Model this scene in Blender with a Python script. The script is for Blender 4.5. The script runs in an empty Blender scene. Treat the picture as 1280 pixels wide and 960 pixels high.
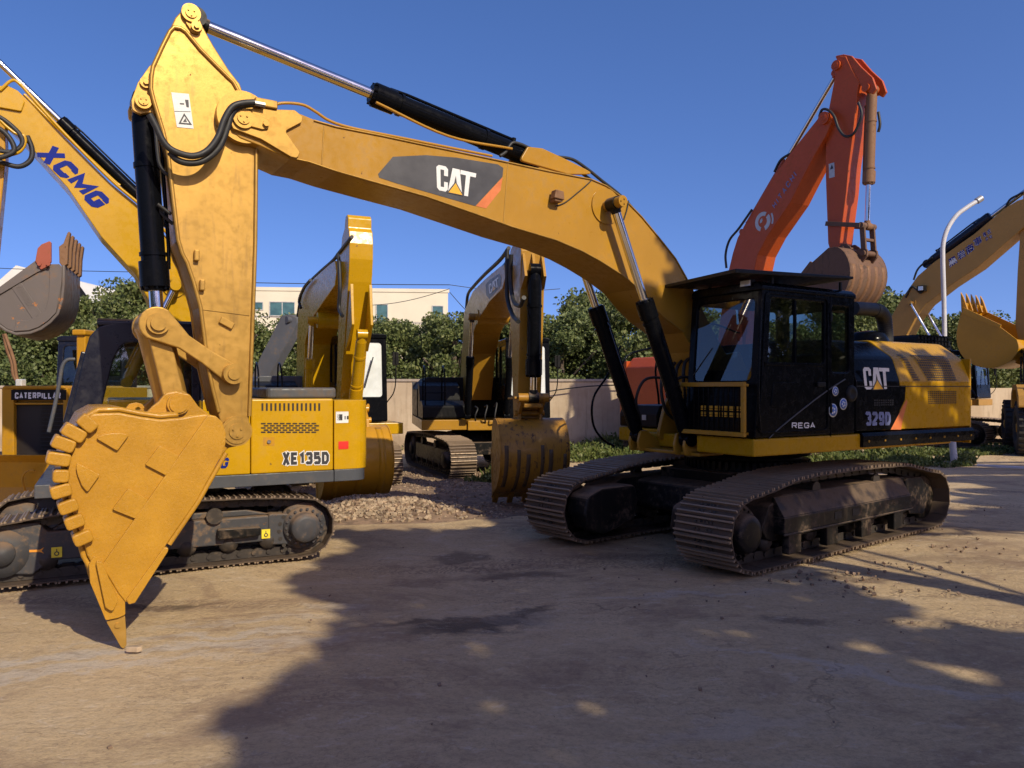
SUNE, SKY, EXPO = 4.2, .15, 0.17
import bpy, math, random
import numpy as np
from mathutils import Vector, Matrix
random.seed(7); rng = np.random.default_rng(7)
F_PX, CAM_H, CX, HY = 960.0, 1.9, 640.0, 485.0      # focal length in px of a 1280 px wide frame, camera height, centre column, horizon row
scene = bpy.context.scene
COL = scene.collection
PI = math.pi
def rad(d): return math.radians(d)

# ---------------------------------------------------------------- frames
class Fr:
    """machine frame: X forward, Y to the machine's left, Z up"""
    def __init__(s, ox, oy, fx, fy, oz=0.0):
        n = math.hypot(fx, fy); s.ox, s.oy, s.oz, s.fx, s.fy = ox, oy, oz, fx/n, fy/n
        s.M = Matrix.Translation((ox, oy, oz)) @ Matrix.Rotation(math.atan2(fy, fx), 4, 'Z')
    def w(s, X, Y, Z=0): return Vector((s.ox+X*s.fx-Y*s.fy, s.oy+X*s.fy+Y*s.fx, s.oz+Z))
    def pix(s, px, py, Y):
        """point of the frame's plane Y = const seen at a pixel of the photograph -> (X, Z)"""
        r = (px-CX)/F_PX; q = (HY-py)/F_PX; lx, ly = -s.fy, s.fx
        d = (Y+s.ox*lx+s.oy*ly)/(r*lx+ly)
        return ((r*d-s.ox)*s.fx+(d-s.oy)*s.fy, CAM_H+q*d-s.oz)
    def T(s, Y, pts): return [s.pix(a, b, Y) for a, b in pts]
W0 = Fr(0, 0, 1, 0)

def xf(M):
    return lambda v: M @ Vector(v)

def clean(pts, eps=1e-5):
    out = []
    for p in pts:
        if not out or (abs(p[0]-out[-1][0])+abs(p[1]-out[-1][1])) > eps: out.append(tuple(p))
    if len(out) > 1 and abs(out[0][0]-out[-1][0])+abs(out[0][1]-out[-1][1]) < eps: out.pop()
    return out
def roundp(pts, r, n=5):
    """polygon with rounded corners; r a number or one per corner"""
    pts = clean(pts); N = len(pts); out = []
    for i in range(N):
        p = Vector(pts[i]).to_2d() if len(pts[i]) > 2 else Vector(pts[i]); a = Vector(pts[i-1]); b = Vector(pts[(i+1) % N])
        ri = r[i] if isinstance(r, (list, tuple)) else r
        da, db = (a-p), (b-p); la, lb = da.length, db.length
        if ri <= 0 or la < 1e-6 or lb < 1e-6: out += [tuple(p)]*(n+1) if n and isinstance(r, (list, tuple)) else [tuple(p)]; continue
        da.normalize(); db.normalize()
        ang = da.angle(db, PI)
        t = min(ri/max(math.tan(ang/2), 1e-3), la*.48, lb*.48)
        A, B = p+da*t, p+db*t
        for k in range(n+1):
            u = k/n; q = A*(1-u)**2+p*2*u*(1-u)+B*u*u; out.append((q.x, q.y))
    return out
def arc(cx, cy, r, a0, a1, n):
    return [(cx+r*math.cos(rad(a0+(a1-a0)*k/n)), cy+r*math.sin(rad(a0+(a1-a0)*k/n))) for k in range(n+1)]
def smooth_path(pts, n=6):
    P = [Vector(p) for p in pts]
    if len(P) < 3: return P
    out = []
    for i in range(len(P)-1):
        p0 = P[i-1] if i else P[0]*2-P[1]; p1, p2 = P[i], P[i+1]; p3 = P[i+2] if i+2 < len(P) else P[-1]*2-P[-2]
        for k in range(n):
            t = k/n
            out.append(.5*((2*p1)+(p2-p0)*t+(2*p0-5*p1+4*p2-p3)*t*t+(3*p1-p0-3*p2+p3)*t**3))
    out.append(P[-1]); return out

class MB:
    def __init__(s, fr=W0): s.fr = fr; s.v = []; s.f = []; s.mi = []; s.sm = []
    def add(s, vs, fs, mi=0, sm=False):
        b = len(s.v); s.v += [tuple(v) for v in vs]
        for f in fs: s.f.append([b+i for i in f]); s.mi.append(mi); s.sm.append(sm)
        return s
    def box(s, x0, x1, y0, y1, z0, z1, mi=0, M=None):
        vs = [(x, y, z) for x in (x0, x1) for y in (y0, y1) for z in (z0, z1)]
        if M is not None: vs = [M @ Vector(v) for v in vs]
        return s.add(vs, [(0, 1, 3, 2), (4, 6, 7, 5), (0, 4, 5, 1), (2, 3, 7, 6), (0, 2, 6, 4), (1, 5, 7, 3)], mi)
    def beam(s, p0, p1, w, h, mi=0, up=(0, 0, 1)):
        p0, p1 = Vector(p0), Vector(p1); d = (p1-p0); L = d.length
        if L < 1e-6: return s
        d.normalize(); u = Vector(up)
        if abs(d.dot(u)) > .99: u = Vector((0, 1, 0))
        sd = d.cross(u).normalized(); u = sd.cross(d)
        vs = [p0+d*t*L+sd*a*w/2+u*b*h/2 for t in (0, 1) for a in (-1, 1) for b in (-1, 1)]
        return s.add(vs, [(0, 1, 3, 2), (4, 6, 7, 5), (0, 4, 5, 1), (2, 3, 7, 6), (0, 2, 6, 4), (1, 5, 7, 3)], mi)
    def prism(s, pts, y0, y1, mi=0, plane='xz', off=None):
        pts = clean(pts); n = len(pts)
        if off is None: g = {'xz': lambda p, t: (p[0], t, p[1]), 'xy': lambda p, t: (p[0], p[1], t), 'yz': lambda p, t: (t, p[0], p[1])}[plane]
        else: g = off
        vs = [g(p, y0) for p in pts]+[g(p, y1) for p in pts]
        fs = [list(range(n)), list(range(2*n-1, n-1, -1))]+[(i, (i+1) % n, n+(i+1) % n, n+i) for i in range(n)]
        return s.add(vs, fs, mi)
    def sheet(s, pts, t, mi=0, plane='xz'):
        g = {'xz': lambda p: (p[0], t, p[1]), 'xy': lambda p: (p[0], p[1], t), 'yz': lambda p: (t, p[0], p[1])}[plane]
        return s.add([g(p) for p in pts], [list(range(len(pts)))], mi)
    def ringp(s, outer, inner, y0, y1, mi=0, off=None):
        n = len(outer); g = off or (lambda p, t: (p[0], t, p[1]))
        vs = [g(p, y0) for p in outer]+[g(p, y0) for p in inner]+[g(p, y1) for p in outer]+[g(p, y1) for p in inner]
        fs = []
        for i in range(n):
            j = (i+1) % n
            fs += [(i, j, n+j, n+i), (2*n+i, 3*n+i, 3*n+j, 2*n+j), (i, 2*n+i, 2*n+j, j), (n+i, n+j, 3*n+j, 3*n+i)]
        return s.add(vs, fs, mi)
    def cyl(s, p0, p1, r, r1=None, n=20, mi=0, cap=True, sm=True):
        p0, p1 = Vector(p0), Vector(p1); r1 = r if r1 is None else r1
        d = (p1-p0).normalized(); u = d.orthogonal().normalized(); w = d.cross(u)
        ring = [u*math.cos(2*PI*k/n)+w*math.sin(2*PI*k/n) for k in range(n)]
        s.add([p0+q*r for q in ring]+[p1+q*r1 for q in ring], [(i, (i+1) % n, n+(i+1) % n, n+i) for i in range(n)], mi, sm)
        if cap: s.add([p0+q*r for q in ring]+[p1+q*r1 for q in ring], [list(range(n-1, -1, -1)), list(range(n, 2*n))], mi)
        return s
    def lathe(s, c, axis, prof, n=24, mi=0, sm=True):
        """prof: list of (t along axis, radius)"""
        c = Vector(c); d = Vector(axis).normalized(); u = d.orthogonal().normalized(); w = d.cross(u)
        vs = []
        for t, r in prof: vs += [c+d*t+(u*math.cos(2*PI*k/n)+w*math.sin(2*PI*k/n))*r for k in range(n)]
        fs = [(a*n+i, a*n+(i+1) % n, (a+1)*n+(i+1) % n, (a+1)*n+i) for a in range(len(prof)-1) for i in range(n)]
        return s.add(vs, fs, mi, sm)
    def tube(s, pts, r, n=9, mi=0, smooth=6, cap=True):
        P = smooth_path(pts, smooth) if smooth and len(pts) > 2 else [Vector(p) for p in pts]
        u = None; vs = []
        for i, p in enumerate(P):
            d = (P[min(i+1, len(P)-1)]-P[max(i-1, 0)])
            if d.length < 1e-7: d = Vector((0, 0, 1))
            d.normalize()
            if u is None: u = d.orthogonal().normalized()
            u = (u-d*u.dot(d)); u = u.normalized() if u.length > 1e-6 else d.orthogonal().normalized()
            w = d.cross(u)
            vs += [p+(u*math.cos(2*PI*k/n)+w*math.sin(2*PI*k/n))*r for k in range(n)]
        fs = [(a*n+i, a*n+(i+1) % n, (a+1)*n+(i+1) % n, (a+1)*n+i) for a in range(len(P)-1) for i in range(n)]
        s.add(vs, fs, mi, True)
        if cap:
            m = len(P); s.add(vs[:n]+vs[-n:], [list(range(n-1, -1, -1)), list(range(n, 2*n))], mi)
        return s
    def strip(s, pts, th, y0, y1, mi=0, inward=None):
        """bent plate following pts (X,Z) with thickness th to the inner side"""
        n = len(pts); out = []
        for i in range(n):
            a = Vector(pts[max(i-1, 0)]); b = Vector(pts[min(i+1, n-1)]); d = (b-a).normalized(); nn = Vector((-d.y, d.x))
            out.append((pts[i][0]+nn.x*th, pts[i][1]+nn.y*th))
        vs = [(p[0], y, p[1]) for y in (y0, y1) for p in list(pts)+out]
        N = 2*n; fs = []
        for i in range(n-1):
            fs += [(i, i+1, N+i+1, N+i), (n+i+1, n+i, N+n+i, N+n+i+1), (i+1, i, n+i, n+i+1), (N+i, N+i+1, N+n+i+1, N+n+i)]
        fs += [(0, N, N+n, n), (n-1, 2*n-1, N+2*n-1, N+n-1)]
        return s.add(vs, fs, mi, True)
    def build_split(s, name, mat, parent=None, gap=.012, **kw):
        """one object per separate piece (pieces that touch stay together)"""
        n = len(s.v); par = list(range(n))
        def find(a):
            while par[a] != a: par[a] = par[par[a]]; a = par[a]
            return a
        for f in s.f:
            r = find(f[0])
            for i in f[1:]: par[find(i)] = r
        co = np.array(s.v); roots = np.array([find(i) for i in range(n)]); ids = list(dict.fromkeys(roots.tolist()))
        bb = {r: [co[roots == r].min(0)-gap, co[roots == r].max(0)+gap] for r in ids}
        grp = {r: r for r in ids}
        def gf(a):
            while grp[a] != a: a = grp[a]
            return a
        for i, a in enumerate(ids):
            for b in ids[i+1:]:
                if gf(a) != gf(b) and (bb[a][0] <= bb[b][1]).all() and (bb[b][0] <= bb[a][1]).all(): grp[gf(b)] = gf(a)
        sets = {}
        for r in ids: sets.setdefault(gf(r), []).append(r)
        first = None
        for rs in sets.values():
            rs = set(rs); m = MB(s.fr); mp = {}
            for f, mi, sm in zip(s.f, s.mi, s.sm):
                if roots[f[0]] in rs:
                    for i in f:
                        if i not in mp: mp[i] = len(m.v); m.v.append(s.v[i])
                    m.f.append([mp[i] for i in f]); m.mi.append(mi); m.sm.append(sm)
            o = m.build(name, mat, parent, **kw); first = first or o
        return first
    def build(s, name, mat, parent=None, bevel=0.0, seg=2, recalc=True, auto=True):
        me = bpy.data.meshes.new(name)
        root = parent
        while root is not None and root.parent is not None: root = root.parent
        if root is not None: M = root.matrix_basis.inverted() @ s.fr.M
        else: M = Matrix.Identity(4)
        co = np.array(s.v, dtype=float).reshape(-1, 3)
        A = np.array(M)[:3, :3]; t = np.array(M)[:3, 3]
        co = co @ A.T + t
        me.from_pydata(co.tolist(), [], s.f)
        me.polygons.foreach_set('material_index', s.mi); me.polygons.foreach_set('use_smooth', s.sm)
        for m in (mat if isinstance(mat, (list, tuple)) else [mat]): me.materials.append(m)
        me.update()
        if recalc:
            import bmesh
            bm = bmesh.new(); bm.from_mesh(me); bmesh.ops.recalc_face_normals(bm, faces=bm.faces); bm.to_mesh(me); bm.free()
        o = bpy.data.objects.new(name, me); COL.objects.link(o)
        if root is not None: o.parent = parent
        else: o.matrix_basis = s.fr.M
        if bevel:
            b = o.modifiers.new('bevel', 'BEVEL'); b.width = bevel; b.segments = seg; b.limit_method = 'ANGLE'; b.angle_limit = rad(35); b.harden_normals = False
            b.use_clamp_overlap = True
        return o

def tag(o, label=None, cat=None, group=None, kind=None):
    if label: o['label'] = label
    if cat: o['category'] = cat
    if group: o['group'] = group
    if kind: o['kind'] = kind
    return o
def thing(name, fr, label, cat, group=None):
    o = bpy.data.objects.new(name, None); COL.objects.link(o); o.matrix_basis = fr.M; o.empty_display_size = .3
    return tag(o, label, cat, group)
def copy_tree(o, parent=None):
    c = o.copy(); COL.objects.link(c); c.parent = parent
    for ch in list(o.children): copy_tree(ch, c)
    return c

# ---------------------------------------------------------------- materials
class NT:
    def __init__(s, name):
        s.m = bpy.data.materials.new(name); s.m.use_nodes = True; s.t = s.m.node_tree; s.t.nodes.clear()
        s.out = s.n('ShaderNodeOutputMaterial'); s._geo = None; s._tc = None
    def n(s, kind, **kw):
        nd = s.t.nodes.new(kind)
        for k, v in kw.items(): setattr(nd, k, v)
        return nd
    def l(s, a, b): s.t.links.new(a, b)
    def val(s, sock, v):
        if v is None: return
        if isinstance(v, bpy.types.NodeSocket): s.l(v, sock)
        elif isinstance(v, (tuple, list)): sock.default_value = tuple(v)+(1,) if len(v) == 3 and sock.type == 'RGBA' else tuple(v)
        else: sock.default_value = v
    def obj(s):
        if not s._tc: s._tc = s.n('ShaderNodeTexCoord')
        return s._tc.outputs['Object']
    def pos(s):
        if not s._geo: s._geo = s.n('ShaderNodeNewGeometry')
        return s._geo.outputs['Position']
    def island(s):
        s.pos(); return s._geo.outputs['Random Per Island']
    def map(s, vec, loc=(0, 0, 0), rot=(0, 0, 0), scale=(1, 1, 1), t='POINT'):
        m = s.n('ShaderNodeMapping', vector_type=t); s.l(vec, m.inputs[0]); m.inputs['Location'].default_value = loc; m.inputs['Rotation'].default_value = rot; m.inputs['Scale'].default_value = scale
        return m.outputs[0]
    def noise(s, vec, scale, detail=4, rough=.55, dist=0, color=False):
        m = s.n('ShaderNodeTexNoise'); s.l(vec, m.inputs['Vector']); m.inputs['Scale'].default_value = scale; m.inputs['Detail'].default_value = detail
        m.inputs['Roughness'].default_value = rough; m.inputs['Distortion'].default_value = dist
        return m.outputs['Color' if color else 'Fac']
    def ramp(s, v, a, b, c0=0., c1=1.):
        m = s.n('ShaderNodeMapRange', interpolation_type='SMOOTHSTEP'); s.val(m.inputs[0], v)
        for i, x in zip((1, 2, 3, 4), (a, b, c0, c1)): m.inputs[i].default_value = x
        return m.outputs[0]
    def math(s, op, a, b=None, clamp=False):
        m = s.n('ShaderNodeMath', operation=op, use_clamp=clamp); s.val(m.inputs[0], a); s.val(m.inputs[1], b)
        return m.outputs[0]
    def vmath(s, op, a, b=None, out=0):
        m = s.n('ShaderNodeVectorMath', operation=op); s.val(m.inputs[0], a); s.val(m.inputs[1], b)
        return m.outputs[out]
    def mix(s, f, a, b, blend='MIX'):
        m = s.n('ShaderNodeMix', data_type='RGBA', blend_type=blend); s.val(m.inputs[0], f); s.val(m.inputs[6], a); s.val(m.inputs[7], b)
        return m.outputs[2]
    def bsdf(s, color, rough=.5, metal=0., bump=None, bstr=.3, bdist=.01, coat=0., spec=.35, alpha=None, **kw):
        b = s.n('ShaderNodeBsdfPrincipled'); s.val(b.inputs['Base Color'], color); s.val(b.inputs['Roughness'], rough); s.val(b.inputs['Metallic'], metal)
        b.inputs['Coat Weight'].default_value = coat; b.inputs['Coat Roughness'].default_value = .12; b.inputs['Specular IOR Level'].default_value = spec
        if bump is not None:
            bp = s.n('ShaderNodeBump'); bp.inputs['Strength'].default_value = bstr; bp.inputs['Distance'].default_value = bdist
            s.val(bp.inputs['Height'], bump); s.l(bp.outputs[0], b.inputs['Normal'])
        if alpha is not None: s.val(b.inputs['Alpha'], alpha)
        s.l(b.outputs[0], s.out.inputs[0]); return b

def paint(name, col, rough=.35, dirt=.25, dcol=(.20, .13, .07), chip=0., ccol=(.10, .05, .025), wave=.15, coat=.25, streak=0., metal=0., cs=9, crough=.12, spec=.35, top=0.):
    t = NT(name); p = t.obj()
    n1 = t.noise(p, 1.7, 5, .6); n2 = t.noise(p, 14, 4, .65); n3 = t.noise(t.map(p, scale=(6, 6, .8)), 3.2, 4, .6)
    c = t.mix(t.ramp(n1, .35, .7), [x*.91 for x in col], [min(1, x*1.05) for x in col])
    f = t.math('MULTIPLY', t.ramp(t.math('MULTIPLY', n1, n2), .24, .42), dirt)
    if top:      # settled dust on surfaces that face up
        t.pos(); sz = t.n('ShaderNodeSeparateXYZ'); t.l(t._geo.outputs['Normal'], sz.inputs[0])
        f = t.math('MAXIMUM', f, t.math('MULTIPLY', t.math('MULTIPLY', t.ramp(sz.outputs[2], .15, .75), t.ramp(t.noise(p, 6, 5, .65), .30, .55, .35, 1)), top))
    c = t.mix(f, c, dcol)
    if streak: c = t.mix(t.math('MULTIPLY', t.ramp(n3, .52, .75), streak), c, [x*.45 for x in dcol])
    r = t.math('ADD', t.ramp(n2, .3, .75, rough-.06, rough+.14), t.math('MULTIPLY', f, .5))
    h = t.math('ADD', t.math('MULTIPLY', t.noise(p, 2.3, 2, .5), wave*3), t.math('MULTIPLY', n2, .12))
    if chip:
        k = t.ramp(t.noise(p, cs, 7, .72), .69-chip*.12, .71-chip*.12)
        c = t.mix(k, c, ccol); r = t.math('ADD', r, t.math('MULTIPLY', k, .35)); h = t.math('SUBTRACT', h, t.math('MULTIPLY', k, .2))
    b = t.bsdf(c, r, metal, h, .35, .012, coat=coat, spec=spec); b.inputs['Coat Roughness'].default_value = crough
    return t.m
def plain(name, col, rough=.5, metal=0., var=.15, scale=8, bump=.2, coat=0., spec=.5, bd=.006):
    t = NT(name); p = t.obj(); n = t.noise(p, scale, 5, .6)
    c = t.mix(t.ramp(n, .3, .7), [x*(1-var) for x in col], [min(1, x*(1+var)) for x in col])
    t.bsdf(c, t.ramp(n, .2, .8, max(.02, rough-.06), min(1, rough+.1)), metal, n, bump, bd, coat=coat, spec=spec)
    return t.m
M = {}
CATY = (.42, .215, .020)
M['cat'] = paint('worn_yellow_paint', CATY, .33, .22, chip=.12, coat=.08, wave=.10)
M['hoodyellow'] = paint('glossy_hood_yellow', (.47, .25, .006), .28, .10, chip=.03, coat=.0, wave=.05, spec=.22)
M['cat_stick'] = paint('rubbed_yellow_paint', (.47, .27, .055), .38, .12, dcol=(.36, .22, .09), chip=.05, coat=.1, wave=.22, streak=.35, metal=.5)
def _bucket_paint():
    t = NT('thick_bucket_paint'); p = t.obj(); n = t.noise(p, 48, 6, .7); n1 = t.noise(p, 3, 4, .6)
    v = t.n('ShaderNodeTexVoronoi'); t.l(p, v.inputs['Vector']); v.inputs['Scale'].default_value = 110
    h = t.math('ADD', t.math('MULTIPLY', n, .6), t.math('MULTIPLY', t.ramp(v.outputs['Distance'], 0, .4), .35))
    c = t.mix(t.ramp(n1, .35, .7), (.42, .21, .018), (.50, .255, .024)); c = t.mix(t.ramp(t.noise(p, 5, 6, .7), .66, .74, 0, .6), c, (.30, .14, .04))
    t.bsdf(c, t.ramp(n, .3, .7, .18, .38), 0, h, .7, .008, coat=.15); return t.m
M['bucket_y'] = _bucket_paint()
M['xy'] = paint('bright_yellow_paint', (.53, .295, .004), .27, .10, chip=.03, coat=.12, wave=.06)
M['midy'] = paint('dusty_yellow_paint', (.50, .245, .010), .34, .25, chip=.15, coat=.08, wave=.15)
M['darky'] = paint('soiled_yellow_paint', (.38, .185, .018), .45, .45, dcol=(.14, .08, .04), chip=.6, coat=.1, streak=.9, cs=4)
M['ry'] = paint('ochre_paint', (.42, .225, .045), .4, .2, coat=.05)
M['orange'] = paint('orange_paint', (.47, .075, .010), .42, .3, dcol=(.20, .08, .04), chip=.25, coat=.05)
M['orange_dirty'] = paint('rusty_orange_paint', (.15, .082, .05), .7, .85, dcol=(.15, .10, .065), chip=.8, ccol=(.09, .06, .045), coat=0, streak=.8, cs=4)
M['rustbucket'] = paint('worn_grey_steel', (.13, .11, .10), .5, .9, dcol=(.24, .13, .07), chip=.55, ccol=(.36, .15, .05), coat=0, cs=5)
M['rusty'] = paint('brown_rusty_steel', (.22, .115, .055), .6, .5, dcol=(.09, .045, .03), chip=.5, ccol=(.10, .05, .03), coat=0, cs=6)
M['wearbrown'] = paint('bare_worn_strip', (.10, .065, .035), .6, .5, dcol=(.25, .14, .03), chip=.6, ccol=(.03, .02, .015), coat=0, streak=.5, cs=5)
M['redsteel'] = paint('red_oxide_steel', (.32, .08, .045), .6, .4, coat=0, chip=.3)
M['blackp'] = paint('black_gloss_paint', (.004, .0045, .006), .20, .04, dcol=(.02, .018, .016), coat=.0, wave=.06, spec=.09)
M['blackm'] = paint('black_dusty_paint', (.009, .009, .009), .42, .4, dcol=(.05, .04, .03), coat=.0, spec=.2)
M['trackblack'] = paint('dusty_black_steel', (.009, .009, .009), .38, .5, dcol=(.19, .13, .085), coat=.0, streak=.3, spec=.2, top=.85)
M['greyp'] = paint('grey_paint', (.075, .08, .09), .45, .45, dcol=(.16, .11, .07), coat=.0, streak=.3)
M['undergrey'] = paint('dusty_grey_frame', (.055, .055, .06), .5, .9, dcol=(.20, .13, .08), coat=0, streak=.4, chip=.3, ccol=(.16, .08, .04), top=.9)
M['shoe'] = paint('worn_track_steel', (.085, .060, .042), .6, .5, dcol=(.16, .11, .07), chip=.3, ccol=(.04, .03, .02), coat=0, metal=.1, cs=12)
M['shoe_top'] = paint('dusty_grouser_edge', (.30, .22, .15), .45, .5, dcol=(.36, .27, .18), chip=.3, ccol=(.10, .07, .05), coat=0, metal=.35, cs=14)
M['shoe_dark'] = paint('greasy_track_steel', (.05, .042, .036), .5, .6, dcol=(.20, .14, .09), coat=0, metal=.2)
M['navy'] = paint('dark_blue_black_paint', (.008, .009, .018), .3, .15, dcol=(.05, .04, .04), coat=.1)
M['chrome'] = plain('chrome_rod', (.72, .72, .72), .1, 1., .05, 3, .0)
M['rubber'] = plain('black_rubber', (.018, .018, .018), .55, 0, .3, 10, .3)
M['tyre'] = plain('tyre_rubber', (.03, .028, .026), .75, 0, .35, 6, .4)
M['black'] = plain('matt_black', (.012, .012, .012), .6)
M['grille'] = plain('dark_grille', (.02, .014, .01), .6)
M['white'] = plain('white_vinyl', (.72, .72, .70), .4, 0, .05)
M['whitep'] = plain('white_paint', (.55, .55, .56), .35, 0, .08, 3)
M['label'] = plain('sticker_silver', (.48, .48, .46), .4, .2, .1)
M['ink'] = plain('sticker_ink', (.03, .03, .035), .5)
M['decal'] = plain('charcoal_decal', (.055, .055, .062), .42, 0, .15, 5, .05)
M['stripe'] = plain('orange_stripe_decal', (.62, .17, .05), .4, 0, .1)
M['tri'] = plain('yellow_triangle_decal', (.80, .42, .03), .4, 0, .1)
M['blue'] = plain('blue_lettering', (.006, .018, .20), .6, 0, .1, spec=.15)
M['paleblue'] = plain('faded_blue_lettering', (.16, .19, .34), .5, 0, .2)
M['stickblue'] = plain('blue_sticker', (.03, .12, .42), .35, 0, .3, 40)
M['red'] = plain('red_reflector', (.65, .03, .02), .3)
M['yellowtag'] = plain('yellow_sticker', (.75, .6, .04), .4)
M['orangemark'] = plain('orange_arrow_paint', (.75, .3, .03), .5)
M['steel'] = plain('bare_steel', (.35, .33, .30), .35, .8, .2, 12)
M['alu'] = plain('galvanised_tube', (.42, .42, .42), .4, .5, .1, 12)
M['lampglass'] = plain('lamp_glass', (.7, .7, .68), .1, .3, .05)
M['amber'] = plain('amber_lens', (.7, .22, .02), .2)
M['blueg'] = plain('blue_grey_plastic', (.10, .13, .24), .5)
M['seat'] = plain('seat_fabric', (.05, .05, .055), .8)
M['blind'] = plain('white_film', (.62, .66, .66), .5, 0, .12, 3)
M['pinkpaper'] = plain('pink_paper', (.62, .2, .22), .6)
M['tan'] = plain('cardboard', (.42, .27, .15), .8)
def glass(name, tint=(.75, .85, .82), dens=.35, dust=.06):
    t = NT(name); p = t.obj()
    fr = t.n('ShaderNodeFresnel'); fr.inputs[0].default_value = 1.5
    tr = t.n('ShaderNodeBsdfTransparent'); tr.inputs[0].default_value = tuple(tint)+(1,)
    gl = t.n('ShaderNodeBsdfGlossy'); gl.inputs['Roughness'].default_value = .02; gl.inputs['Color'].default_value = (.9, .9, .9, 1)
    df = t.n('ShaderNodeBsdfDiffuse'); df.inputs[0].default_value = (.35, .33, .3, 1)
    
    a = t.n('ShaderNodeMixShader'); t.l(t.math('ADD', t.math('MULTIPLY', fr.outputs[0], 1.3), dens, True), a.inputs[0]); t.l(tr.outputs[0], a.inputs[1]); t.l(gl.outputs[0], a.inputs[2])
    b = t.n('ShaderNodeMixShader'); t.l(t.ramp(t.noise(p, 5, 5, .7), .4, .8, dust*.3, dust*2), b.inputs[0]); t.l(a.outputs[0], b.inputs[1]); t.l(df.outputs[0], b.inputs[2])
    t.l(b.outputs[0], t.out.inputs[0]); return t.m
M['glass'] = glass('tinted_cab_glass', (.34, .40, .41), .04, .012)
M['glass_clear'] = glass('clear_cab_glass', (.78, .88, .85), .03, .02)

def leaf_mat(name, c0, c1, c2):
    t = NT(name); r = t.island()
    c = t.mix(t.ramp(r, 0, .75), c0, c1); c = t.mix(t.ramp(r, .85, 1.), c, c2)
    n = t.noise(t.pos(), .9, 2); c = t.mix(t.ramp(n, .35, .7, 0, .45), c, c0)
    b = t.bsdf(c, .55, spec=.35)
    tl = t.n('ShaderNodeBsdfTranslucent'); t.l(c, tl.inputs[0]); mx = t.n('ShaderNodeMixShader'); mx.inputs[0].default_value = .22
    t.l(b.outputs[0], mx.inputs[1]); t.l(tl.outputs[0], mx.inputs[2]); t.l(mx.outputs[0], t.out.inputs[0]); return t.m
M['leaf'] = leaf_mat('broad_green_foliage', (.075, .105, .028), (.19, .215, .07), (.28, .29, .11))
M['leaf2'] = leaf_mat('dark_green_foliage', (.065, .095, .028), (.16, .19, .06), (.24, .26, .09))
M['weed'] = leaf_mat('weed_foliage', (.06, .09, .02), (.16, .19, .05), (.28, .26, .10))
M['bark'] = plain('bark', (.10, .075, .055), .9, 0, .3, 14, .8)

# ---------------------------------------------------------------- lettering
def text_geo(s, bold=0.0, font_space=1.0):
    cu = bpy.data.curves.new('lettering', 'FONT'); cu.body = s; cu.size = 1; cu.offset = bold; cu.space_character = font_space; cu.resolution_u = 3; cu.fill_mode = 'FRONT'
    o = bpy.data.objects.new('lettering', cu); COL.objects.link(o)
    dg = bpy.context.evaluated_depsgraph_get(); me = bpy.data.meshes.new_from_object(o.evaluated_get(dg))
    vs = np.array([v.co[:2] for v in me.vertices]); fs = [list(p.vertices) for p in me.polygons]
    bpy.data.objects.remove(o); bpy.data.curves.remove(cu); bpy.data.meshes.remove(me)
    return vs, fs
def put_text(mb, s, corners, bold=0.02, mi=0, space=1.0):
    """letters fitted into the 3-D quad corners BL, BR, TR, TL"""
    vs, fs = text_geo(s, bold, space)
    if len(vs) == 0: return
    lo = vs.min(0); hi = vs.max(0); uv = (vs-lo)/(hi-lo)
    bl, br, tr, tl = [Vector(c) for c in corners]
    mb.add([bl*(1-u)*(1-v)+br*u*(1-v)+tr*u*v+tl*(1-u)*v for u, v in uv], fs, mi)
GL = {'X': [[(0, 0), (1, 1)], [(0, 1), (1, 0)]], 'E': [[(1, 1), (0, 1), (0, 0), (1, 0)], [(0, .5), (.85, .5)]], '1': [[(-.1, .80), (.8, 1), (.8, 0)]],
 '3': [[(0, .85), (.15, 1), (.85, 1), (1, .85), (1, .65), (.8, .52), (.35, .52)], [(.8, .52), (1, .38), (1, .15), (.85, 0), (.15, 0), (0, .15)]], '5': [[(1, 1), (.05, 1), (.05, .55), (.8, .58), (1, .42), (1, .15), (.85, 0), (.15, 0), (0, .13)]],
 'D': [[(0, 0), (0, 1), (.7, 1), (1, .75), (1, .25), (.7, 0), (0, 0)]], '2': [[(0, .82), (.15, 1), (.85, 1), (1, .85), (1, .6), (0, .12), (0, 0), (1, 0)]],
 '9': [[(1, .45), (.2, .42), (0, .58), (0, .85), (.15, 1), (.85, 1), (1, .85), (1, .15), (.85, 0), (.15, 0), (0, .14)]],
 'C': [[(1, .72), (1, .85), (.82, 1), (.18, 1), (0, .85), (0, .15), (.18, 0), (.82, 0), (1, .15), (1, .28)]], 'G': [[(1, .75), (1, .86), (.82, 1), (.18, 1), (0, .85), (0, .15), (.18, 0), (.82, 0), (1, .15), (1, .45), (.55, .45)]],
 'M': [[(0, 0), (0, 1), (.5, .25), (1, 1), (1, 0)]], 'A': [[(0, 0), (.5, 1), (1, 0)], [(.2, .3), (.8, .3)]], 'R': [[(0, 0), (0, 1), (.85, 1), (1, .88), (1, .6), (.85, .48), (0, .48)], [(.5, .48), (1, 0)]],
 'P': [[(0, 0), (0, 1), (.85, 1), (1, .88), (1, .56), (.85, .44), (0, .44)]], 'I': [[(.5, 0), (.5, 1)]], 'L': [[(0, 1), (0, 0), (1, 0)]], 'T': [[(0, 1), (1, 1)], [(.5, 1), (.5, 0)]], 'H': [[(0, 0), (0, 1)], [(1, 0), (1, 1)], [(0, .5), (1, .5)]], 'W': [[(0, 1), (.25, 0), (.5, .8), (.75, 0), (1, 1)]]}
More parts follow.
